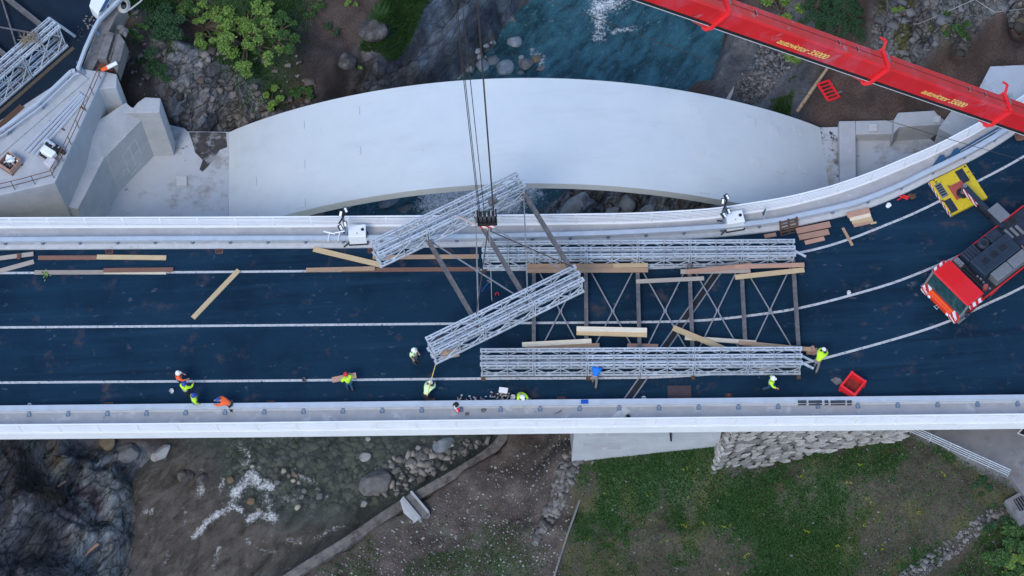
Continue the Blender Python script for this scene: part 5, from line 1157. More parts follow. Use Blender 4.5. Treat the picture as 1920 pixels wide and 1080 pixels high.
wpart(MB().beam(bpt(.0,0,-.7), bpt(.0,0,-2.0), .9, .8), 'boom_foot', M['redcab'])
wpart(MB().tube(bpt(.10,0,-.6), CM @ Vector((9.2,0,1.8)), .2, 12), 'lift_cylinder', M['greypanel'])
wpart(MB().box(bpt(1,0,.1), (.9,1.0,1.0)), 'boom_head', M['red'])
drv = person('person', 'crane driver in orange seen through the crane windscreen', CM @ Vector((1.1,.55,.62)), CA+math.pi, 'crouch', M['orange'], M['trouser'], 'hair')

# ------------------------------------------------------------------ timber
def plank(x0, y0, x1, y1, w_, z, tone, label, h=.08, name='plank', cat='plank', tilt=0):
    a, b = P(x0, y0, z), P(x1, y1, z); d = b-a; L = d.length
    m = MB().box((0,0,h/2), (L, w_, h))
    o = m.build(name, M[tone], None, bevel=.008); o.location = (a+b)/2; o.rotation_euler = (tilt, 0, math.atan2(d.y, d.x)); ORG[o.name] = o.location.copy()
    return tag(o, label, cat, 'timber on the bridge')
PLK = [
 (-70,494,63,476.5,.27,.09,'w_grey','grey plank at the left picture edge with a rusty block on it'),(-70,528,64,491,.28,.005,'w_grey','weathered tan plank angled below the one with the rusty block'),
 (72,484,182,483.6,.27,.005,'w_brown','red-brown plank lying end to end with a yellow one near the left'),(182,482.5,312,484,.30,.01,'w_yellow','fresh yellow plank in the upper row near the left edge'),
 (65,511.5,195,511,.27,.01,'w_grey','pale grey plank on the lane line beside a sprig of leaves'),(194.5,510.5,312,511,.27,.01,'w_cream','pale plank half hidden under a brown one on the lane line'),(194.5,507.5,325,506,.27,.1,'w_brown','brown plank lying on top of a pale one on the lane line'),
 (362,597,448,507,.30,.005,'w_yellow','single tan plank lying diagonally across the empty lane'),(588,467.5,718.5,498.5,.33,.10,'w_yellow','fresh yellow plank angled from the guardrail toward the hanging segment'),
 (574,507,703,504,.27,.09,'w_orange','orange-brown plank ending under the yellow angled one'),(640,507,900,505,.26,.005,'w_brown','long dark brown plank on the lane line below the hanging truss'),(699,483,898,481.5,.27,.005,'w_orange','long orange-brown plank passing behind the hanging truss'),
 (989,499.5,1150,499,.28,.42,'w_orange','orange plank lying along the standing segment, left upper one of the pair'),(1150,499,1215,498,.28,.42,'w_yellow','short yellow plank continuing the upper orange one'),(989,508,1215,507,.28,.42,'w_orange','orange plank lying along the standing segment, lower one of the pair'),
 (1276,510,1407,508,.28,.40,'w_grey','grey tan plank under a slanting one near the middle of the far truss'),(1287,510.5,1410,497.5,.28,.50,'w_pink','pinkish plank slanting over the grey tan one'),(1377,501,1508,497,.26,.58,'w_pink','pinkish-brown plank overhanging the right end of the far truss'),(1378,520.5,1508,506.5,.30,.42,'w_yellow','fresh yellow plank slanting beside the right end of the far truss'),
 (1192.6,528.5,1320,522.5,.25,.42,'w_grey','bleached plank resting alone across two transoms'),
 (1081,617,1213,620,.30,.46,'w_cream','white fresh board on top of a tan board in the middle of the segment'),(1081,624,1213,628,.32,.36,'w_yellow','tan board under a white fresh board in the middle of the segment'),
 (979,647,1109,640,.29,.45,'w_cream','pale board slanting beside the near truss, left end'),(985,652,1124,648.5,.29,.36,'w_orange','tan board under the pale slanting one beside the near truss'),
 (1262,615,1360,656,.34,.55,'w_yellow','pale yellow board lying steeply across others toward the near truss'),(1284,634,1418,643,.25,.40,'w_cream','pale knotty board leading to the near truss'),(1385,643,1520,656,.26,.48,'w_orange','tan board running onto the right end of the near truss'),
 (1176,649,1234,650,.28,.30,'w_pink','short reddish board below the white board pair'),(826,667,860,660,.55,1.6,'w_orange','short orange board inside the left end of the hanging segment'),
 (623,713,668,704,.32,1.05,'w_pink','short pinkish board held by the worker in the red helmet'),
 (1493,434,1556.5,421,.38,.22,'w_pink','pinkish beam, topmost of the three beside the leaning pallet'),(1497.5,446,1554,435,.36,.12,'w_pink','reddish beam, middle of the three beside the leaning pallet'),(1509,456,1545.6,447.5,.26,.005,'w_pink','shortest beam of the three beside the leaning pallet'),
 (1588,404.5,1630,394.5,.36,.24,'w_pink','dark pink plank, topmost of the pile by the curved guardrail'),(1593,411.5,1632,402.5,.27,.16,'w_cream','pale plank, second of the pile by the curved guardrail'),(1597,417.5,1635,410.5,.25,.08,'w_yellow','tan plank, third of the pile by the curved guardrail'),(1600,423,1637,415,.26,.005,'w_pink','lowest pinkish plank of the pile by the curved guardrail'),
 (1580,428,1598,461,.17,.005,'w_orange','thin orange batten lying across the curved lane line'),(1632,420,1643,417.5,.10,.005,'w_yellow','tiny splinter of wood beside the plank pile'),(1433,444,1455,440,.24,.005,'w_pink','short board beside the leaning pallet and guardrail'),
 (-30,262,42,199,.34,.10,'w_dark','dark orange beam on the old road at the left picture edge'),(-30,282,45,213,.22,.07,'w_orange','thin orange beam beside the dark one on the old road'),
]
for p in PLK:
    p = list(p)
    if .34 < p[5] < .6: p[5] += .17
    plank(*p)
rb_ = MB().box((0,0,.1), (.18,.32,.2)).build('steel_block', M['rust'], None, bevel=.01); rb_.location = P(36,482,.17); tag(rb_, 'small rusty steel block standing on a grey plank', 'block')
for k, (a, b) in enumerate([(1517,660),(1527,661),(1522,657)]):
    o = MB().box((0,0,.12), (.34,.36,.22)).build('timber_block', M['w_pink'], None, bevel=.015); o.location = P(a, b, .22*(k == 2)); o.rotation_euler = (0,0,-.1+.2*k)
    tag(o, ['leftmost pink timber block stacked at the right end of the near truss','right timber block beside the bending lime worker','upper timber block resting on two others at the near truss end'][k], 'block', 'timber blocks at the truss end')
for k, (a, b) in enumerate([(834,664)]): # packers in the hanging segment
    o = MB().box((0,0,.1), (.34,.3,.2)).build('timber_block', M['w_orange'], None, bevel=.015); o.location = P(a, b, HZ+.1); o.rotation_euler = (0,0,ang1)
    tag(o, ['small timber packer at the left tip of the hanging segment','small timber packer near the right tip of the hanging segment','small timber packer in the middle of the hanging segment'][k], 'block', 'timber packers in the hanging segment')
# leaning pallet
pr = empty('pallet', P(1480,436,0), (D(62), 0, D(12)), 'dark brown wooden pallet leaning on the curved guardrail', 'pallet')
for k in range(5): MB().box((0,-.05+.24*k-.45+.45,.06), (1.15,.11,.025)).build('slat', M['w_dark'], pr, local=True)
for s_ in (-.52, 0, .52): MB().box((s_,.45,0), (.10,1.05,.09)).build('bearer', M['w_dark'], pr, local=True)

# ------------------------------------------------------------------ things on the deck
def grate(x, y, label):
    g = empty('drain_grate', P(x, y, 0), (0,0,ang0), label, 'drain', 'rusty drain grates along the kerbs')
    for s_ in (-1, 1):
        MB().box((0, s_*.15, .012), (.46,.05,.024)).build('frame', M['rust'], g, local=True); MB().box((s_*.21, 0, .011), (.05,.25,.022)).build('frame', M['rust'], g, local=True)
    for k in range(5): MB().box((-.14+.07*k, 0, .008), (.025,.25,.014)).build('bar', M['rust'], g, local=True)
for x, y, l in [(205,471,'rusty drain grate above the fresh yellow plank at the far kerb'),(411,471,'rusty drain grate at the far kerb above the diagonal plank'),(697,470,'rusty drain grate at the tip of the yellow angled plank'),(204,760,'rusty drain grate at the near kerb, farthest left'),
                (507,757,'rusty drain grate right of the orange worker bending at the guardrail'),(808,753,'rusty drain grate beside the worker with the yellow rope'),(1052,749.5,'rusty drain grate right of the crouching worker')]: grate(x, y, l)
def bucket(x, y, r, m, label, h=.22, z=0):
    b = empty('bucket', P(x, y, z), label=label, cat='bucket')
    MB().lathe([(0,.01),(r*.8,.01),(r,h),(r*.9,h),(r*.72,.05),(0,.05)], b.location, 14).build('pail', m, b); MB().path([b.location+Vector((r*math.cos(t), .02, h+r*.5*math.sin(t))) for t in np.linspace(0, math.pi, 7)], .01, 5).build('handle', M['black'], b)
bucket(57,762,.12,M['helmw'],'small white bucket by the near guardrail at the left'); bucket(323,735,.13,M['helmw'],'white bucket on the road left of the group of three'); bucket(571,714,.13,M['greypanel'],'grey bucket on the lane line left of the board carrier')
bucket(1207,749,.13,M['helmw'],'white bucket beside the bridge joint at the near guardrail'); bucket(962,747,.15,M['helmw'],'white bucket touching the crouching worker'); bucket(992,753,.14,M['galv'],'grey bucket right of the crouching worker at the guardrail'); bucket(1591,551,.12,M['helmw'],'small white bucket on the curving lane line before the crane')
# open red skip box
bx_ = empty('skip_box', P(1597,729,0), (0,0,D(48)), 'open red steel box standing on the road by the near guardrail', 'box')
W_, L_ = .92, 1.05
for s_ in (-1, 1):
    MB().box((s_*L_/2,0,.42), (.07,W_,.62)).build('side', M['redplastic'], bx_, local=True, bevel=.01); MB().box((0,s_*W_/2,.42), (L_-.08,.07,.62)).build('side', M['redplastic'], bx_, local=True, bevel=.01)
    MB().box((s_*L_/2,0,.74), (.12,W_+.1,.06)).build('rim', M['redplastic'], bx_, local=True, bevel=.01); MB().box((0,s_*W_/2,.742), (L_-.14,.12,.06)).build('rim', M['redplastic'], bx_, local=True, bevel=.01)
    for k in (-1, 1): MB().box((s_*L_/2, k*W_/2, .4), (.14,.14,.8)).build('corner_post', M['redplastic'], bx_, local=True, bevel=.01)
MB().box((0,0,.14), (L_-.06,W_-.06,.05)).build('floor', mat('rusty_red_floor', (.22,.03,.025), .8, var=.3, scale=5), bx_, local=True)
sp = tag(MB().prism([P(a, b, .005) for a, b in [(1557,712),(1566,707),(1576,710),(1580,718),(1568,722)]], 0, .006).build('sand_spill', M['old_conc']), 'pale patch of spilled grit left of the red box', 'spill')
pl_ = empty('steel_plate', P(1274,737,0), (0,0,ang0), 'dark rusty steel plate lying near the bridge joint', 'plate')
MB().box((0,0,.02), (1.36,.92,.04)).build('plate', M['rustdark'], pl_, local=True, bevel=.008); MB().box((0,.0,.045), (.025,.9,.012)).build('rib', M['rustdark'], pl_, local=True)
for s_ in (-1, 1): MB().path([(s_*.5,-.08,.04),(s_*.5,-.04,.1),(s_*.5,.04,.1),(s_*.5,.08,.04)], .012, 5).build('lifting_loop', M['rust'], pl_, local=True)
p2 = empty('base_plate', P(1366,744,0), (0,0,ang0), 'small rusty base plate with a short stub left of the walking worker', 'plate')
MB().box((0,0,.02), (.45,.4,.04)).build('plate', M['rustdark'], p2, local=True); MB().lathe([(0,.3),(.09,.3),(.1,.04)], (0,0,0), 10).build('stub', M['rust'], p2, local=True)
bl_ = empty('blue_tray', P(1096,754,.83), (0,0,ang0), 'bright blue plastic tray lying on the near guardrail', 'tray')
MB().box((0,0,.02), (.42,.18,.04)).build('base', M['blueplastic'], bl_, local=True, bevel=.01)
for s_ in (-1, 1): MB().box((0,s_*.1,.06), (.42,.02,.06)).build('rim', M['blueplastic'], bl_, local=True)
hv = empty('harness_bag', P(856,764,.7), (0,0,.4), 'red and black harness bag hanging over the near guardrail', 'bag')
MB().blob((0,-.16,-.1), (.16,.12,.28), 2, .5, 2).build('bag', M['redplastic'], hv, local=True, smooth=True); MB().blob((.02,.12,.10), (.20,.18,.14), 2, .5, 4).build('flap', M['black'], hv, local=True, smooth=True); MB().path([(-.1,.1,.15),(-.1,-.1,.18),(-.06,-.28,.0)], .03, 6).build('strap', M['helmw'], hv, local=True)
wd_ = tag(MB().loft([P(1037,777,.2), P(1054,768,.2), P(1052,772,.2)], [P(1037,777,.125), P(1054,768,.125), P(1052,772,.125)]).build('steel_wedge', M['transom']), 'thin dark steel wedge on the near walkway', 'wedge')
cp_ = empty('rubber_mat', P(1178,781,.12), label='small black crumpled rubber piece on the near walkway beside the joint', cat='mat'); MB().blob(cp_.location+Z*.06, (.17,.14,.08), 2, .9, 6).build('rubber', M['rubber'], cp_)
for k, (a, b, l) in enumerate([(907,769,'grey flat stone on the walkway near the harness bag'),(876,776,'small grey stone on the walkway left of the flat stone')]):
    o = MB().blob((0,0,0), (.18-.05*k,.15,.05), 2, .6, k).build('stone', M['old_conc']); o.location = P(a, b, .15); tag(o, l, 'stone')
# black sheets hung over the guardrail
for k, (a, b) in enumerate([(1496,1512),(1516,1541),(1546,1553),(1557,1585),(1588,1597)]):
    p, q_ = P(a, 753.5, .82), P(b, 753.0, .82)
    o = MB().beam(p, q_, .17, .025).beam(p-Vector((0,.135,.10)), q_-Vector((0,.135,.10)), .02, .16).build('rubber_sheet', M['sheet']); tag(o, ['leftmost','second from left','middle','second from right','rightmost'][k]+' black rubber sheet draped on the guardrail by the red box', 'sheet', 'rubber sheets on the guardrail')
# tools and the tool box by the crouching worker
tb = empty('tool_case', P(944,733,0), (0,0,-.2), 'white tool case lying open beside scattered tools', 'case')
MB().box((0,0,.08), (.52,.34,.14)).build('case', M['helmw'], tb, local=True, bevel=.03); MB().path([(-.08,.18,.1),(-.08,.24,.1),(.08,.24,.1),(.08,.18,.1)], .015, 5).build('handle', M['black'], tb, local=True)
rg = random.Random(21)
for k in range(46):
    x = rg.gauss(940, 12) if k < 28 else rg.uniform(850, 935); y = (744+rg.gauss(0, 5)) if k < 28 else rg.uniform(744, 752)
    an = rg.uniform(0, math.pi); L = rg.uniform(.12, .38); sk_ = rg.choice(['galv','transom','black','helmw','sling']); hk_ = rg.choice(['galv','black','rust'])
    nm_ = {'galv':'grey','transom':'brown','black':'black','helmw':'white','sling':'pink','rust':'rusty'}; zn_ = ('heaped close to the tool case' if abs(x-942) < 9 else 'strewn left of the tool case' if x < 942 and k < 28 else 'lying near the crouching worker' if k < 28 else 'by the guardrail near the harness bag' if x < 880 else 'by the guardrail between bag and tool case')
    o = empty('hand_tool', P(x, min(y, 753), 0), (0,0,an), ('long ' if L > .25 else 'short ')+nm_[sk_]+' tool with '+nm_[hk_]+' head '+zn_, 'tool', 'scattered hand tools')
    MB().box((0,0,.03), (L,.035,.035)).build('shaft', M[sk_], o, local=True); MB().box((L/2,0,.035), (.06,.13,.05)).build('head', M[hk_], o, local=True, bevel=.008)
for k, (x, y) in enumerate([(947,747),(955,741),(933,748)]):
    o = empty('cable_coil', P(x, y, 0), (0,0,k), 'dark cable coil among the scattered tools, '+['beside the white bucket','right of the tool case','left of the others'][k], 'cable'); MB().path([(.18*math.cos(t)*(1+.1*math.sin(3*t)), .15*math.sin(t), .03+.012*t/2) for t in np.linspace(0, 19, 60)], .018, 5).build('coil', M['black'] if k else M['sling'], o, local=True)
# yellow tag line from worker to the hanging segment
tl_ = tag(MB().path([P(801,742,1.0), P(806,722,1.5), P(812,700,2.4), P(817,682,HZ)], .028, 6).build('tag_rope', M['rope']), 'yellow guide rope from the hanging segment down to a worker', 'rope')
# blue hammer, loose fittings below the hanging segment
hm = empty('sledge_hammer', P(910,538,0), (0,0,D(52)), 'blue-handled hammer lying on the road under the hanging segment', 'hammer'); MB().tube((-.4,0,.05), (.4,0,.05), .025, 6).build('handle', M['blueplastic'], hm, local=True); MB().box((.4,0,.06), (.10,.28,.11)).build('head', M['transom'], hm, local=True, bevel=.015)
rc = empty('shackle', P(932,553,0), label='small red shackle on the road under the hanging segment', cat='shackle'); MB().path([rc.location+Vector((.10*math.cos(t), .14*math.sin(t), .04)) for t in np.linspace(-.4, 3.6, 9)], .03, 6).build('bow', M['redplastic'], rc)
# sprig of leaves on the plank
sg_ = empty('leafy_sprig', P(86,513,.1), label='fallen leafy sprig lying on the road near the left edge', cat='sprig'); mb = MB()
for k in range(22):
    c = sg_.location+Vector((rg.gauss(0,.12), rg.gauss(-.05,.16), rg.uniform(0,.1))); a = rg.uniform(0, 6.3); d = Vector((math.cos(a), math.sin(a), .3))*.08; s_ = Vector((-d.y, d.x, 0))*.5; mb.add([c-d, c+s_, c+d, c-s_], [(0,1,2,3)])
mb.build('leaves', M['leafA'], sg_)
# light towers
def light_tower(px, py, name, label, rz, flip=1):
    t = empty(name, P(px, py, .12), (0,0,rz), label, 'light tower', 'portable light towers')
    MB().box((.15,0,.62), (1.05,.82,.95)).build('body', M['white'], t, local=True, bevel=.04)
    MB().box((.15,0,.09), (1.15,.86,.12)).build('skid', M['black'], t, local=True)
    MB().lathe([(0,1.13),(.10,1.13),(.10,1.09),(0,1.09)], (.48,.05,0), 14).build('exhaust', M['black'], t, local=True); MB().box((.68,0,.55), (.03,.7,.75)).build('grille', M['black'], t, local=True)
    MB().lathe([(0,1.115),(.035,1.115),(.035,1.09)], (.15,-.18,0), 8).build('filler_cap', M['black'], t, local=True)
    mast = MB().beam((-.52,0,.1), (-.52,0,2.6), .12, .12, Vector((1,0,0))).build('mast', M['railpost'], t, local=True)
    MB().beam((-.78,-.3,2.6), (-.26,.5,2.7), .08, .08).build('crossbar', M['black'], t, local=True)
    for k, (x, y, z, a) in enumerate([(-.72,-.42,2.35,.5),(-.42,-.28,2.5,.2),(-.62,.32,2.7,-.3),(-.36,.5,2.8,.4)]):
        h_ = MB().box((x,y,z), (.24,.36,.26), Euler((.5,0,a)).to_matrix()).build('floodlight', M['navy'], t, local=True, bevel=.03)
        rm = Euler((.5,0,a)).to_matrix(); MB().box(Vector((x,y,z))+rm @ Vector((0,-.02,.135)), (.12,.28,.02), rm).build('lens', M['lamp'], h_, local=True)
    for s_ in (-1, 1): MB().beam((-.4,s_*.3,.2), (-.75,s_*.5,.05), .07, .07).build('stabiliser', M['navy'], t, local=True)
    return t
light_tower(668,449,'light_tower','white light tower with folded lamps, left of the hanging segment',0.0); light_tower(1371,424,'light_tower','white light tower with folded lamps on the curving walkway',D(7))
# trestle on the walkway
tr = empty('tubular_trestle', P(622,448,.12), (0,0,0), 'pale tubular steel trestle behind the far guardrail, left of a light tower', 'trestle')
for x, a in ((-.15,.4), (.45,-.15)):
    MB().tube((x,-.55,.75), (x+.12,.05,.78), .035, 7).build('leg', M['white'], tr, local=True); MB().tube((x-.25,.0+a*.3,.78), (x+.42,.0-a*.3,.82), .04, 7).build('arm', M['white'], tr, local=True); MB().tube((x+.1,.0,.78), (x+.1,.0,.0), .03, 7).build('foot', M['white'], tr, local=True)
# sign post on the walkway
sn = empty('sign_post', P(1430,420,.12), (0,0,.3), 'small dark teal diamond sign on a thin post on the curving walkway', 'sign'); MB().tube((0,0,0), (.12,.1,1.4), .03, 6).build('post', M['galv'], sn, local=True)
MB().add([(.0,.1,.75),(.14,.12,1.15),(.12,.1,1.65),(-.08,.1,1.2),(.0,.14,.75),(.14,.16,1.15),(.12,.14,1.65),(-.08,.14,1.2)], [(0,1,2,3),(7,6,5,4),(0,4,5,1),(1,5,6,2),(2,6,7,3),(3,7,4,0)]).build('plate', M['teal'], sn, local=True)
# blue plates and steel sections on the walkway behind the mat
for k, (pp) in enumerate([[(1743,318),(1762,291),(1770,290),(1775,301),(1760,315)], [(1777,298),(1789,279),(1796,277),(1803,288),(1795,296)]]):
    top = [P(a, b, .45) for a, b in pp]; o = MB().loft(top, [p-Z*.04 for p in top]).build('steel_gusset', M['steelblue']); tag(o, ['larger blue steel gusset plate behind the yellow mat','smaller blue steel gusset plate behind the yellow mat'][k], 'plate', 'blue gusset plates')
for k in range(5):
    a, b = P(1752+k*5, 318-k*5, .2+.05*k), P(1850+k*8, 262-k*7, .2+.05*k); o = MB().beam(a, b, .10, .08).build('steel_section', M['rail' if k % 2 else 'steelblue']); tag(o, ['lowest blue steel rail section','lower pale steel rail section','middle blue steel rail section','upper pale steel rail section','topmost blue steel rail section'][k]+' stacked on the walkway behind the yellow mat', 'steel section', 'steel sections on the walkway')
rd_ = empty('red_webbing', P(1700,372,0), label='crumpled red webbing and brown bag left of the yellow mat', cat='webbing'); mb = MB()
for k in range(9):
    c = rd_.location+Vector((rg.gauss(-.12,.16), rg.gauss(0,.12), .05)); mb.path([c, c+Vector((rg.gauss(0,.2), rg.gauss(0,.15), .06)), c+Vector((rg.gauss(0,.25), rg.gauss(0,.2), .02))], .035, 5)
mb.build('webbing', M['redplastic'], rd_); MB().blob(rd_.location+Vector((.3,.1,.08)), (.28,.26,.1), 2, .9, 8).build('bag', M['w_dark'], rd_)
r2_ = empty('red_webbing', P(1912,257,0), label='dark red bundle at the kerb under the boom, right picture edge', cat='webbing'); MB().blob(r2_.location+Z*.1, (.5,.4,.15), 2, .9, 12).build('bundle', M['rust'], r2_)
wb_ = empty('white_bag', P(1666,386,0), label='small white plastic bag on the road left of the red webbing', cat='bag'); MB().blob(wb_.location+Z*.08, (.22,.2,.12), 2, .9, 9).build('bag', M['helmw'], wb_)

# ------------------------------------------------------------------ top of the west abutment
er = empty('edge_guard', P(150,240,.06), label='thin rusty guard rail with posts along the abutment edge', cat='railing')
pts = [P(a, b, .06) for a, b in [(191,143),(166,200),(143,252),(120,300),(100,336),(50,350),(0,362),(-80,382)]]
for h in (.5, 1.0):
    mb = MB()
    for i in range(len(pts)-1): mb.tube(pts[i]+Z*h, pts[i+1]+Z*h, .028, 5)
    mb.build('rail', M['rust'], er)
for p, t in along(pts, 1.25, .2): MB().tube(p, p+Z*1.05, .028, 5).build('post', M['transom'], er)
bd = empty('rail_bundle', P(110,235,.1), label='bundle of galvanised rail sections lying on the abutment slab', cat='steel bundle')
for k in range(4):
    a, b = P(152+k*4-2, 174+k*3, .12+.03*(k % 2)), P(44+k*8, 282+k*3.2, .12+.03*(k % 2)); d = (b-a).normalized(); s_ = Vector((-d.y, d.x, 0))
    MB().beam(a, b, .17, .10).beam(a+Z*.07, b+Z*.07, .06, .05).build('section', M['rail'], bd)
for f in (.2, .55): MB().beam(P(160-110*f-6, 172+110*f-6, .06), P(160-110*f+22, 172+110*f+12, .06), .10, .08).build('bearer', M['w_dark'], bd)
mdp = empty('compact_machine', P(92,296,.06), (0,0,D(-38)), 'white compact tracked machine with black engine parts on the abutment slab', 'machine')
MB().box((0,.12,.45), (.95,.5,.5)).build('hood', M['white'], mdp, local=True, bevel=.08); MB().box((.55,-.35,.4), (.6,.62,.45)).build('bin', mat('pale_grey_paint', (.5,.48,.48), .5), mdp, local=True, bevel=.05)
MB().box((-.05,.62,.42), (1.0,.42,.4)).build('engine', M['black'], mdp, local=True, bevel=.05); MB().beam((-.55,.65,.75), (.2,.6,.85), .14, .12).build('arm', M['rail'], mdp, local=True)
for k in range(7): MB().tube((-.45+.16*k,.45+.1*(k % 3),.62), (-.4+.16*k,.75,.68), .03, 6).build('hose', M['galv' if k % 2 else 'black'], mdp, local=True)
for y in (-.1, .75): MB().box((.05,y,.16), (1.3,.24,.3)).build('track', M['rubber'], mdp, local=True, bevel=.08)
MB().box((-.6,.6,.6), (.16,.3,.2)).build('headstock', M['rail'], mdp, local=True, bevel=.02)
cg = empty('loaded_pallet', P(22,312,.06), (0,0,D(-38)), 'pallet cage loaded with wrapped steel fittings at the left edge', 'pallet')
for k in range(4): MB().box((-.4+.27*k,0,.14), (.12,.95,.03)).build('slat', M['w_dark'], cg, local=True)
for s_ in (-.42, .42): MB().box((0,s_,.06), (1.05,.12,.1)).build('bearer', M['w_dark'], cg, local=True)
for s_ in (-1, 1): MB().box((s_*.5,0,.42), (.04,.95,.5)).build('side', M['w_pink'], cg, local=True); MB().box((0,s_*.47,.42), (.95,.04,.5)).build('side', M['w_pink'], cg, local=True)
for k in range(8): MB().tube((rg.uniform(-.4,.4), rg.uniform(-.4,.4), .3+.06*k), (rg.uniform(-.4,.4), rg.uniform(-.4,.4), .4+.05*k), .06, 7).build('fitting', M[rg.choice(['rail','white','transom','galv'])], cg, local=True)
MB().blob((-.05,.15,.6), (.38,.28,.18), 2, .8, 5).build('wrapping', M['white'], cg, local=True)
# items at the old road edge
tk = empty('white_box_trailer', P(185,14,.05), label='corner of a white and blue box at the top of the old road', cat='container')
MB().prism([P(a, b, 1.1) for a, b in [(167,11),(183,26),(206,-6),(230,-70),(190,-70)]], .1, 1.1).build('box', M['white'], tk, bevel=.05); MB().prism([P(a, b, 1.13) for a, b in [(186,22),(192,18),(222,-30),(214,-30)]], 1.0, 1.13).build('stripe', M['steelblue'], tk)
hs_ = empty('hose_coil', P(232,12,-.3), label='pale hose loops lying over the old guardrail at the top', cat='hose')
for k in range(3): MB().path([P(232+7*math.cos(t)*(1+.3*k), 10+9*math.sin(t)*(1+.25*k), .35-.1*k) for t in np.linspace(0, 6.2, 22)], .05, 6).build('loop', M['ropewhite'], hs_)
MB().path([P(232,24,.2), P(246,16,.1), P(262,4,.1), P(285,-20,.1)], .055, 6).build('run', M['ropewhite'], hs_)
cn = empty('marker_tube', P(205,128,.3), label='white and orange marker tube lying on the rubble beside the abutment', cat='marker')
a, b = P(190,132,.35), P(219,118,.4); MB().tube(a, a.lerp(b,.38), .13, 10).build('sleeve', M['orange'], cn); MB().tube(a.lerp(b,.38), b, .135, 10).build('tube', M['white'], cn)
for k, (x, y) in enumerate([(165,42),(148,62)]):
    o = empty('debris_heap', P(x, y, .05), label=['small heap of pale debris at the old guardrail','dark low heap of sweepings below the pale debris'][k], cat='debris'); mb = MB()
    for j in range(14): mb.blob(o.location+Vector((rg.gauss(0,.18), rg.gauss(0,.25), .05)), (.1,.08,.06), 1, .8, j)
    mb.build('lumps', M['old_conc'] if k == 0 else M['navy'], o)
# red plastic barrier and the pole on the earth bank
bp = Pg(1552,176,-8); bar = empty('plastic_barrier', bp+Z*.4, (D(6),0,D(112)), 'red plastic pedestrian barrier lying on the brown earth below the boom', 'barrier')
fr_ = MB().box((0,-.42,0), (1.55,.16,.10)).box((0,.42,0), (1.55,.16,.10))
for k in range(6): fr_.box((-.72+.288*k,0,0), (.10 if 0 < k < 5 else .16,.7,.095))
fr_.build('frame', M['redplastic'], bar, local=True, bevel=.02)
for s_ in (-.4, .4): MB().box((s_,-.62,-.02), (.12,.42,.08)).build('foot', M['greypanel'], bar, local=True, bevel=.01)
pa_, pb_ = Pg(1494,214,-9.5)+Z*.35, Pg(1561,118,-8)+Z*.35
tag(MB().path([pa_, pa_.lerp(pb_,.5)+Z*.05, pb_], .11, 8, [.13,.12,.09]).build('wooden_pole', M['pipewood']), 'long stripped wooden pole lying on the bank beside the red barrier', 'pole')
sheetp = [Pg(a, b, -11.5)+Z*.25 for a, b in [(1352,206),(1366,180),(1376,164),(1374,178),(1362,204)]]
tag(MB().loft(sheetp, [p-Z*.1 for p in sheetp]).build('plastic_sheet', M['ropewhite']), 'narrow pale plastic strip lying on the bank beside the gravel heap', 'sheet')
wr = tag(MB().path([Pg(1640,57,-4)+Z*.6, Pg(1720,56,-3)+Z*.7, Pg(1812,50,-2.5)+Z*.9, Pg(1860,38,-2)+Z*.9, Pg(1915,30,-1)+Z*.8], .02, 5).build('fence_wire', M['ropewhite']), 'thin wire strung along the foot of the rocky slope', 'wire')

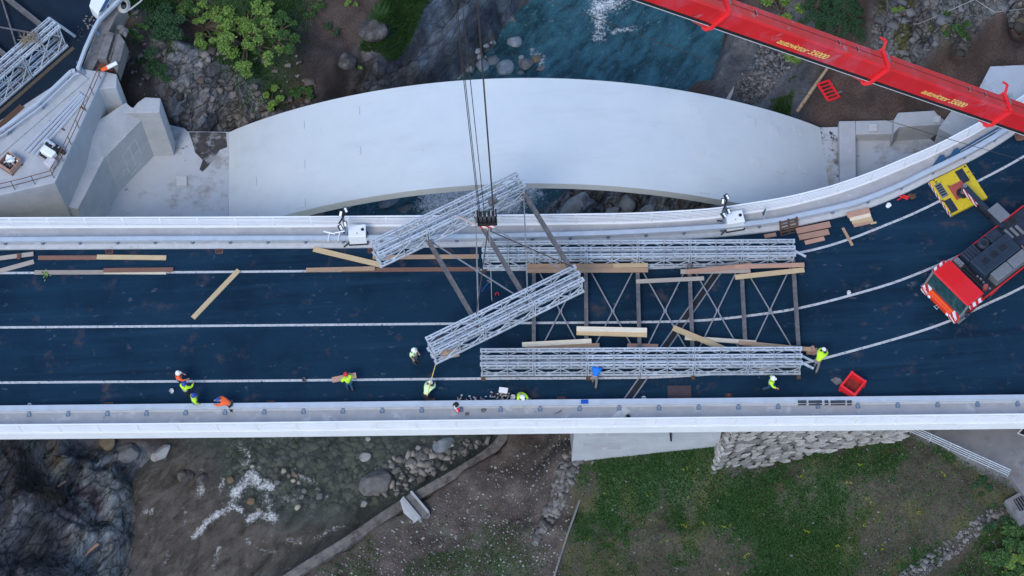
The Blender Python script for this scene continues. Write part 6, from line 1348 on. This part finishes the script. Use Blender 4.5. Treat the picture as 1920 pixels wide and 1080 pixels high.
# ------------------------------------------------------------------ stones
bmat = [mat('boulder_pale', (.33,.34,.34), .85, var=.18, scale=2, bump=.4, bscale=8, stain=[((.16,.16,.16),1.6,.55,.75)]), mat('boulder_grey', (.15,.155,.16), .85, var=.3, scale=2.2, bump=.4, bscale=8, stain=[((.07,.07,.07),2,.55,.7)]),
        mat('boulder_tan', (.17,.13,.085), .85, var=.25, scale=2.4, bump=.3, bscale=8), mat('boulder_blue', (.16,.20,.24), .8, var=.25, scale=1.5, bump=.4, bscale=8, stain=[((.30,.33,.35),1.4,.55,.75)]), mat('boulder_dark', (.06,.056,.056), .9, var=.5, scale=2, bump=.6, bscale=6, stain=[((.12,.115,.11),1.5,.54,.64)])]
BO = [(684,857,.42,.32,0,'smooth white oval boulder lying in the clear shallows below the bridge'),(690,824,.2,.18,0,'small white boulder close under the bridge edge'),(553,890,.2,.28,2,'yellow-brown stone in midstream with a dark streak'),(432,900,.3,.28,2,'tan round stone left of the white rapids'),
      (768,865,.42,.34,1,'angular grey boulder at the right shore, nearest the wall'),(742,882,.38,.3,1,'brownish-streaked boulder at the right shore'),(790,855,.55,.4,1,'large flat boulder at the right shore under the bridge'),(830,835,.9,.5,3,'broad pale blue rock slab at the right shore near the bridge'),(782,878,.25,.2,0,'pale stone among the shore boulders'),(800,883,.2,.18,0,'pale small stone right of the shore boulders'),
      (755,893,.2,.18,1,'small grey stone at the water edge near the outfall'),(770,900,.16,.15,0,'tiny pale stone at the water edge near the outfall'),(645,955,.28,.32,2,'brown stone under shallow water near the bank wall'),(683,945,.3,.22,0,'pale flat stone beside the rounded grey ledge'),(700,905,1.3,1.0,1,'large rounded grey ledge in the shallows beside the bank wall'),
      (343,895,.45,.5,4,'dark forked boulder in brown water at the left bank'),(355,890,.3,.4,4,'dark boulder leaning on the forked one'),(380,900,.5,.45,4,'black wet boulder left of the rapids'),(470,940,.35,.3,2,'reddish stone amid the rapids'),(520,905,.25,.2,1,'small grey stone right of the rapids'),(600,930,.3,.25,1,'grey stone midway along the shallows'),(570,920,.22,.2,1,'round grey stone among rapids and shallows'),
      (1075,390,2.0,.9,0,'huge pale boulder in the gap between arch and road bridge'),(1172,380,.7,.9,0,'pointed pale boulder in the gap under the arch'),(1152,398,.6,.5,0,'smaller pale boulder left of the pointed one'),(1215,395,.7,.5,0,'pale blocky boulder right of the pointed one'),(1145,387,.12,.12,0,'tiny white stone beside the huge pale boulder'),
      (965,78,.55,.55,3,'round blue-grey boulder in the upstream pool'),(905,125,.5,.6,3,'wet blue boulder at the foot of the dark rock wall'),(945,128,.8,.7,3,'smooth blue boulder touching the arch edge'),(985,120,.6,.6,1,'grey veined boulder beside the arch edge'),(1005,110,.4,.35,2,'small brown boulder beside the veined one'),(1015,128,.4,.3,1,'small grey boulder closest to the arch crown'),(880,130,.4,.4,1,'small dark boulder at the left end of the upstream pool'),
      (620,385,.5,.35,0,'pale angular boulder in the dark gap left of the falls'),(600,400,.4,.35,1,'grey boulder beside the road bridge, left in the gap'),(650,388,.4,.3,3,'blue boulder behind the first light tower'),(590,392,.3,.3,1,'small grey boulder at the left of the gap'),(700,395,.8,.5,1,'flat dark rock under clear water in the gap'),(730,375,.9,.5,3,'flat bluish rock at the arch edge in the gap'),(760,392,.6,.4,1,'dark wet rock left of the falls'),
      (235,850,1.0,.7,1,'rounded grey boulder at the left bank under the bridge'),(200,830,.7,.6,2,'brown boulder close under the bridge at the left bank'),(300,850,.9,.5,0,'pale flat boulder at the tip of the left bank'),
      (700,55,1.1,1.0,4,'grey knob of rock amid the green slope'),(648,112,.7,1.0,4,'grey slab of rock at the edge of the green slope')]
for k, (x, y, rx, ry, mi, l) in enumerate(BO):
    p = Pg(x, y, -13)
    inwater = p.z < -13.9
    z = max(p.z, -14.3 if 'under' in l and 'bridge' not in l else -13.98) if inwater else p.z
    c = P(x, y, z)
    o = MB().blob((0,0,0), (rx, ry, min(rx, ry)*.75), 3, .75, k+40).build('boulder', bmat[mi], None, smooth=False); o.location = c; o.rotation_euler = (0,0,R.uniform(0,3)*.3)
    tag(o, l, 'boulder', 'boulders in and beside the river')
pp_ = MB().box((0,0,.04), (1.5,.18,.06)).build('plank', M['w_pink']); c = Pg(170,1041,-12); pp_.location = c+Z*1.0; pp_.location = c+Z*.12; pp_.rotation_euler = (0,0,D(40)); tag(pp_, 'driftwood plank on the pale rock at the bottom left', 'plank')
p3 = MB().box((0,0,.04), (.6,.12,.06)).build('plank', M['w_pink']); p3.location = Pg(118,911,-10)+Z*.3; p3.rotation_euler = (0,0,D(35)); tag(p3, 'small orange board caught on the left rocks', 'plank')

def scatter_stuff(name, polys, n, rmin, rmax, m, dens=None, seed=1, z0=-10, sink=.3, flat=.6, angular=False, zfix=None):
    rg_ = np.random.RandomState(seed); pl = poly_px(polys, z0); xs = [p.x for p in pl]; ys = [p.y for p in pl]
    X = rg_.uniform(min(xs), max(xs), n*4); Y = rg_.uniform(min(ys), max(ys), n*4); k = inpoly(X, Y, pl); X, Y = X[k][:n], Y[k][:n]
    if dens is not None: kk = rg_.rand(len(X)) < dens(X, Y); X, Y = X[kk], Y[kk]
    Zs = sample(X, Y) if zfix is None else np.maximum(sample(X, Y), zfix)
    bm = bmesh.new()
    if angular: bmesh.ops.create_cube(bm, size=1.5)
    else: bmesh.ops.create_icosphere(bm, subdivisions=1, radius=1)
    bm.verts.ensure_lookup_table(); V = np.array([v.co[:] for v in bm.verts]); F = np.array([[v.index for v in f.verts] for f in bm.faces]); bm.free()
    r = rmin+(rmax-rmin)*rg_.rand(len(X))**3; N = len(X)
    ang = rg_.rand(N)*6.28; S = np.stack([r*(.7+.6*rg_.rand(N)), r*(.6+.5*rg_.rand(N)), r*flat*(.6+.6*rg_.rand(N))], -1)
    VV = V[None]*(1+(.9 if angular else .28)*(rg_.rand(N, len(V), 3 if angular else 1)-.5))*S[:, None, :]; c, s_ = np.cos(ang)[:, None], np.sin(ang)[:, None]
    XXv = VV[..., 0]*c-VV[..., 1]*s_+X[:, None]; YYv = VV[..., 0]*s_+VV[..., 1]*c+Y[:, None]; ZZv = VV[..., 2]+(Zs+r*flat*(1-2*sink))[:, None]
    verts = np.stack([XXv, YYv, ZZv], -1).reshape(-1, 3); faces = (F[None]+(np.arange(N)*len(V))[:, None, None]).reshape(-1, F.shape[1])
    me_ = np_mesh(name, verts, faces, m, smooth=False); o = bpy.data.objects.new(name, me_); SC.collection.objects.link(o); return tag(o, kind='stuff')
def island_mat(name, a, b, rough=.9):
    m = bpy.data.materials.new(name); m.use_nodes = True; t = m.node_tree; n = t.nodes; L = t.links.new; bs = n['Principled BSDF']; bs.inputs['Roughness'].default_value = rough
    g = n.new('ShaderNodeNewGeometry'); rp = n.new('ShaderNodeValToRGB'); rp.color_ramp.elements[0].color = (*a, 1); rp.color_ramp.elements[1].color = (*b, 1); L(g.outputs['Random Per Island'], rp.inputs[0]); L(rp.outputs[0], bs.inputs['Base Color']); return m
gm4 = island_mat('bank_specks', (.06,.056,.052), (.34,.33,.31)); gm1 = island_mat('bank_pebbles', (.05,.046,.042), (.20,.19,.18)); gm2 = island_mat('dark_gravel', (.03,.03,.034), (.22,.21,.20)); gm3 = island_mat('bed_stones', (.10,.105,.10), (.50,.46,.38))
tag(scatter_stuff('bank_gravel', [(560,1085),(760,960),(940,850),(1060,810),(1100,880),(1050,1085)], 2300, .02, .10, gm4, seed=2), 'pale pebbles strewn over the bare river bank', 'gravel')
tag(scatter_stuff('meadow_stones', [(1100,870),(1330,850),(1345,890),(1560,850),(1750,850),(1890,930),(1920,1085),(1040,1085)], 700, .03, .10, gm1, seed=3, z0=-6), 'small pale stones strewn over the meadow', 'stones')
tag(scatter_stuff('stone_ridge', [(1000,1000),(1060,880),(1090,865),(1100,880),(1050,960),(1000,1015)], 600, .05, .3, gm1, seed=4, z0=-8, angular=True), 'ridge of pale rubble running down from the bridge wall', 'rubble')
tag(scatter_stuff('stone_ridge', [(1670,1085),(1690,1070),(1760,1025),(1840,970),(1875,960),(1880,975),(1800,1030),(1720,1085)], 420, .05, .2, gm1, seed=5, z0=-4, angular=True), 'line of pale rubble along the right meadow edge', 'rubble')
tag(scatter_stuff('gravel_heap', [(1400,185),(1380,160),(1420,100),(1440,80),(1500,110),(1500,135),(1470,160),(1430,195)], 1700, .06, .2, gm2, seed=6, z0=-11.2, angular=True), 'heap of dark broken stone on the right bank above the arch', 'gravel')
tag(scatter_stuff('river_bed_stones', [(420,815),(930,820),(760,925),(640,960),(540,940),(430,900)], 2000, .05, .42, gm3, seed=7, z0=-14.6, sink=.35), 'stones of the river bed seen through shallow water', 'stones')
tag(scatter_stuff('shore_stones', [(700,880),(760,845),(830,825),(925,822),(880,850),(790,905),(740,930),(690,925)], 420, .06, .30, island_mat('shore_stone', (.06,.06,.062), (.33,.32,.30)), seed=17, z0=-14, zfix=-14.05, angular=True), 'broken stones piled along the right shore below the bridge', 'stones')
tag(scatter_stuff('pool_stones', [(875,135),(905,95),(950,70),(1000,75),(1030,110),(1030,138)], 90, .15, .6, island_mat('pool_stone', (.06,.075,.09), (.22,.25,.28)), seed=19, z0=-14, zfix=-14.35), 'smooth stones under the upstream pool beside the arch', 'stones')
tag(scatter_stuff('rapids_stones', [(440,870),(560,880),(620,930),(560,960),(470,960),(430,920)], 150, .08, .32, gm3, seed=18, z0=-14, zfix=-14.2), 'rounded stones breaking the surface of the rapids', 'stones')
tag(scatter_stuff('river_bed_stones', [(560,400),(640,350),(800,340),(800,420),(560,420)], 500, .12, .5, gm3, seed=8, z0=-14.4, sink=.3), 'stones under the dark pool between the bridges', 'stones')
tag(scatter_stuff('slope_scree', [(225,130),(260,90),(330,150),(430,130),(560,110),(640,180),(560,230),(430,250),(300,230),(240,170)], 420, .05, .40, island_mat('slope_stone', (.05,.042,.038), (.19,.17,.155)), seed=9, z0=-7, angular=True), 'loose stones on the earth slope below the shrubs', 'scree')
tag(scatter_stuff('slope_blocks', [(1660,72),(1650,0),(1930,-20),(1920,40),(1800,62)], 480, .10, .5, island_mat('slope_rock', (.04,.04,.04), (.17,.168,.165)), seed=10, z0=-2, flat=.4, sink=.45, angular=True), 'angular grey blocks of the rocky slope', 'rocks')

# ------------------------------------------------------------------ plants
def leaves(name, centres, n, size, m, seed=0, par=None, up=.35):
    """many small folded leaves gathered in clumps; centres = (point, rx, ry, rz)"""
    rg_ = np.random.RandomState(seed); vs = []; tot = sum(c[1]*c[2] for c in centres); allv = []; allf = []
    for c, rx, ry, rz in centres:
        k = max(8, int(n*rx*ry/tot)); d = rg_.normal(size=(k, 3)); d /= np.linalg.norm(d, axis=1)[:, None]; d[:, 2] = np.abs(d[:, 2])*1.0-.25
        rad = rg_.rand(k)**.5; pos = d*rad[:, None]*np.array([rx, ry, rz])+np.array(c)
        a = rg_.rand(k)*6.283; tilt = rg_.normal(0, .55, k); s_ = size*(.6+.8*rg_.rand(k))
        ex = np.stack([np.cos(a)*np.cos(tilt), np.sin(a)*np.cos(tilt), np.sin(tilt)], -1)*s_[:, None]; rl = rg_.normal(0, .5, k)
        ey = np.stack([-np.sin(a), np.cos(a), rl], -1)*s_[:, None]*.55
        v = np.stack([pos-ex, pos-ey*.9+ex*.1, pos+ex, pos+ey*.9+ex*.1], 1); b = sum(len(x) for x in allv)
        allv.append(v.reshape(-1, 3)); allf.append(np.arange(k*4).reshape(k, 4)+b)
    me_ = np_mesh(name, np.concatenate(allv), np.concatenate(allf), m, smooth=False); o = bpy.data.objects.new(name, me_); SC.collection.objects.link(o)
    if par is not None: o.parent = par; o.location = -par.location
    return o
def bush(px, py, spread, h, n, size, m, label, z0=-6, name='shrub', cat='shrub', clumps=9, seed=1, twigs=True, csz=(.20,.36), group='shrubs on the slopes'):
    g = Pg(px, py, z0); root = empty(name, g, label=label, cat=cat, group=group); rg_ = random.Random(seed); cs = []; mb = MB()
    for k in range(clumps):
        a = rg_.uniform(0, 6.28); d = spread*math.sqrt(rg_.random()); c = g+Vector((math.cos(a)*d, math.sin(a)*d, h*rg_.uniform(.35, 1)*(1-.35*(d/spread)**2))); r = spread*rg_.uniform(*csz)
        cs.append((c, r, r*rg_.uniform(.7,1.1), r*rg_.uniform(.5,.8)))
        if twigs:
            m1 = g.lerp(c, .5)+Vector((rg_.gauss(0,.1), rg_.gauss(0,.1), .15)); mb.path([g+Vector((rg_.gauss(0,.06), rg_.gauss(0,.06), -.1)), m1, c, c+(c-m1)*.35], .03, 5, [.05*spread**.5+.02,.03*spread**.5+.01,.018,.008])
            for _ in range(3): e = c+Vector((rg_.gauss(0,r*.6), rg_.gauss(0,r*.6), rg_.uniform(0,r*.4))); mb.path([m1.lerp(c,.6), c.lerp(e,.5), e], .01, 4, [.018,.012,.006])
    leaves('crown', cs, n, size, m, seed, root)
    if twigs: mb.build('trunk', M['bark'], root)
    return root
bush(460,80,2.9,2.3,6500,.085,M['leafA'],'large bright green shrub on the slope above the abutment',-5,seed=1,clumps=46,csz=(.10,.2))
bush(385,50,2.0,1.6,3200,.085,M['leafA'],'bright shrub touching the large one on its left',-4,seed=2,clumps=26,csz=(.10,.22))
bush(510,75,1.7,1.3,3000,.085,M['leafB'],'mid green shrub behind the large bright one',-5,seed=3,clumps=20,csz=(.14,.26))
bush(290,55,2.0,.8,3600,.08,M['leafC'],'low dark green thicket beside the old parapet',-3,seed=4,clumps=14,twigs=False)
bush(325,25,1.5,.8,2200,.08,M['leafB'],'low green growth at the top beside the dark thicket',-3,seed=5,twigs=False)
bush(300,120,1.4,.6,1900,.08,M['leafC'],'dark low growth above the pale buttress',-5,seed=6,twigs=False)
bush(260,60,.8,.7,900,.08,M['leafB'],'small green bush hugging the old parapet',-2.5,seed=7,twigs=False)
bush(508,190,.85,.9,1300,.10,M['leafA'],'bright small shrub at the left shoulder of the arch',-9,seed=8)
bush(565,182,.95,.8,1300,.09,M['leafB'],'darker small shrub right of the bright one at the arch',-9.5,seed=9)
bush(672,122,.5,.9,220,.10,M['leafA'],'thin sapling with a few pale leaves against dark rock',-10.5,seed=10,clumps=6); bush(660,3,.6,.6,420,.11,M['leafA'],'bright tuft at the top edge above the grey rock knob',-6.5,seed=11,clumps=5)
bush(590,20,.9,.5,700,.08,M['leafB'],'small mid green shrub on the bare slope near the top',-6,seed=12); bush(620,60,.6,.5,420,.07,M['leafC'],'small dark shrub on the bare slope',-7,seed=13,clumps=5)
bush(1465,25,1.6,1.3,2600,.10,M['leafA'],'bright bush behind the boom at the top',-8,seed=14,clumps=10); bush(1498,108,1.0,.8,1300,.11,M['leafA'],'bright bush peeping out below the boom lettering',-9.8,seed=15)
bush(1790,45,1.1,.6,1000,.07,M['leafB'],'green bush growing on the rocky slope',-2.5,seed=16,twigs=False); bush(1815,75,.5,.5,420,.07,M['leafB'],'small green bush on the brown earth below the rocks',-4,seed=17,clumps=4,twigs=False); bush(1685,10,.6,.7,700,.10,M['leafA'],'bright small bush at the top edge among rocks',-2,seed=18,clumps=5)
bush(1905,1045,1.9,1.5,4600,.09,M['leafB'],'leafy bush filling the bottom right corner',-3.6,seed=19,clumps=14); bush(1890,1075,1.1,1.2,1500,.09,M['leafA'],'lighter bush in front of the bottom right corner one',-3.6,seed=20)
bush(1832,915,.7,.35,700,.06,M['leafC'],'dark grass clump at the right end of the meadow',-3.3,seed=21,twigs=False); bush(1870,975,.9,.5,900,.07,M['leafC'],'dark low growth beside the rubble line',-3.3,seed=22,twigs=False)
# conifer at the top right
def conifer(px, py, z0, h, spread, label, seed=1):
    g = Pg(px, py, z0); root = empty('conifer_tree', g, label=label, cat='tree'); rg_ = random.Random(seed); mb = MB(); mb.path([g-Z*.2, g+Z*h*.5, g+Z*h], .1, 8, [.2,.12,.02]); cs = []
    for k in range(46):
        f = rg_.random()**.8; z = h*(.12+.86*f); r = spread*(1-f*.9)*rg_.uniform(.55,1); a = rg_.uniform(0, 6.28); e = g+Vector((math.cos(a)*r, math.sin(a)*r, z-.15*r)); b = g+Z*z
        mb.path([b, b.lerp(e,.6), e], .03, 5, [.045,.025,.008])
        for t in (.45, .7, .95): cs.append((b.lerp(e, t), .16+.22*r*t*.6, .16+.2*r*t*.6, .14))
    mb.build('trunk', M['bark'], root); leaves('crown', cs, 11000, .055, M['leafC'], seed, root); return root
conifer(1575,62,-6.5,4.2,2.6,'dark conifer behind the boom at the top right',3); conifer(1528,38,-7,3.2,1.8,'smaller dark conifer left of the larger one behind the boom',4)

def blades(name, poly, n, dens, hmin, hmax, m, z0, seed, lean=.5):
    rg_ = np.random.RandomState(seed); pl = poly_px(poly, z0); xs = [p.x for p in pl]; ys = [p.y for p in pl]
    X = rg_.uniform(min(xs), max(xs), n*3); Y = rg_.uniform(min(ys), max(ys), n*3); k = inpoly(X, Y, pl); X, Y = X[k], Y[k]; kk = rg_.rand(len(X)) < dens(X, Y); X, Y = X[kk][:n], Y[kk][:n]
    Zs = sample(X, Y); N = len(X); h = hmin+(hmax-hmin)*rg_.rand(N); a = rg_.rand(N)*6.28; ln = rg_.rand(N)*lean+.25
    b = np.stack([X, Y, Zs-.02], -1); w_ = np.stack([np.cos(a), np.sin(a), 0*a], -1)*(.018+.03*rg_.rand(N))[:, None]; tp_ = b+np.stack([-np.sin(a)*h*ln*1.2, np.cos(a)*h*ln*1.2, h], -1)
    V = np.stack([b-w_, b+w_, tp_], 1).reshape(-1, 3); F = np.arange(N*3).reshape(N, 3); me_ = np_mesh(name, V, F, m, smooth=False); o = bpy.data.objects.new(name, me_); SC.collection.objects.link(o); return tag(o, kind='stuff')
def dmeadow(X, Y):
    return .06+.94*green(X, Y)
tag(blades('meadow_grass', [(1085,864),(1330,842),(1345,892),(1560,850),(1750,852),(1880,915),(1900,960),(1780,1040),(1700,1100),(1030,1100),(1060,980)], 95000, dmeadow, .06, .20, M['grass'], -6, 31), 'patchy green grass of the meadow below the bridge', 'grass')
tag(blades('meadow_grass', [(1770,1090),(1840,1000),(1940,960),(1990,1100)], 9000, lambda X, Y: .3+0*X, .12, .3, M['grass'], -3.6, 35), 'grass between rubble line and corner bush', 'grass')
tag(blades('bank_grass', [(540,1110),(700,980),(840,930),(1020,980),(1060,1110)], 15000, lambda X, Y: region(X, Y, [(600,1095),(720,1010),(830,985),(960,1020),(1010,1095)], -11, 2.2)*sstep(.42, .66, fbm(X*.6, Y*.6, 82, 5)+.3*(fbm(X*1.9, Y*1.9, 91, 4)-.5)), .06, .16, M['grass'], -11, 32), 'sparse grass on the gravel bank', 'grass')
tag(blades('slope_grass', [(700,80),(765,-30),(815,-20),(775,55),(725,108),(680,110)], 15000, lambda X, Y: .85+0*X, .2, .5, M['grass'], -9, 33, .9), 'long green grass hanging down the slope above the dark rock', 'grass')
tag(blades('slope_grass', [(225,10),(330,-40),(600,-40),(580,60),(520,120),(480,150),(300,150)], 20000, lambda X, Y: region(X, Y, [(235,20),(330,-60),(560,-60),(530,60),(490,120),(380,130),(300,130)], -4, 1.4)*sstep(.36, .58, fbm(X*.25, Y*.25, 81, 5)+.3*(fbm(X*1.3, Y*1.3, 91, 4)-.5)), .12, .35, M['grass'], -4, 34), 'grass between the shrubs on the slope', 'grass')
tag(blades('slope_grass', [(1450,240),(1420,205),(1440,180),(1490,160),(1480,220)], 3500, lambda X, Y: sstep(.45, .6, fbm(X*.9, Y*.9, 85, 4)), .1, .25, M['grass'], -10.4, 36), 'thin grass on the bank above the arch', 'grass')
rg = random.Random(77)
ORD = 'first second third fourth fifth sixth seventh eighth ninth tenth eleventh twelfth thirteenth fourteenth fifteenth sixteenth seventeenth eighteenth nineteenth'.split()
for k, (x, y) in enumerate(sorted([(1288,882),(1293,932),(1131,925),(1218,930),(1318,985),(1362,990),(1277,990),(1247,1018),(1588,900),(1634,943),(1617,873),(1498,898),(1720,963),(1620,985),(1570,1025),(1648,1030),(1516,998),(1396,1040),(1765,888)])):
    p = Pg(x, y, -6); o = empty('yellow_weed', p, label='small yellow flowering weed in the meadow, '+ORD[k]+' from the left', cat='weed', group='yellow weeds in the meadow')
    leaves('leaves', [(p+Vector((rg.gauss(0,.12), rg.gauss(0,.1), .15)), .12, .10, .08) for _ in range(2)], 20, .045, M['yweed'], k, o)
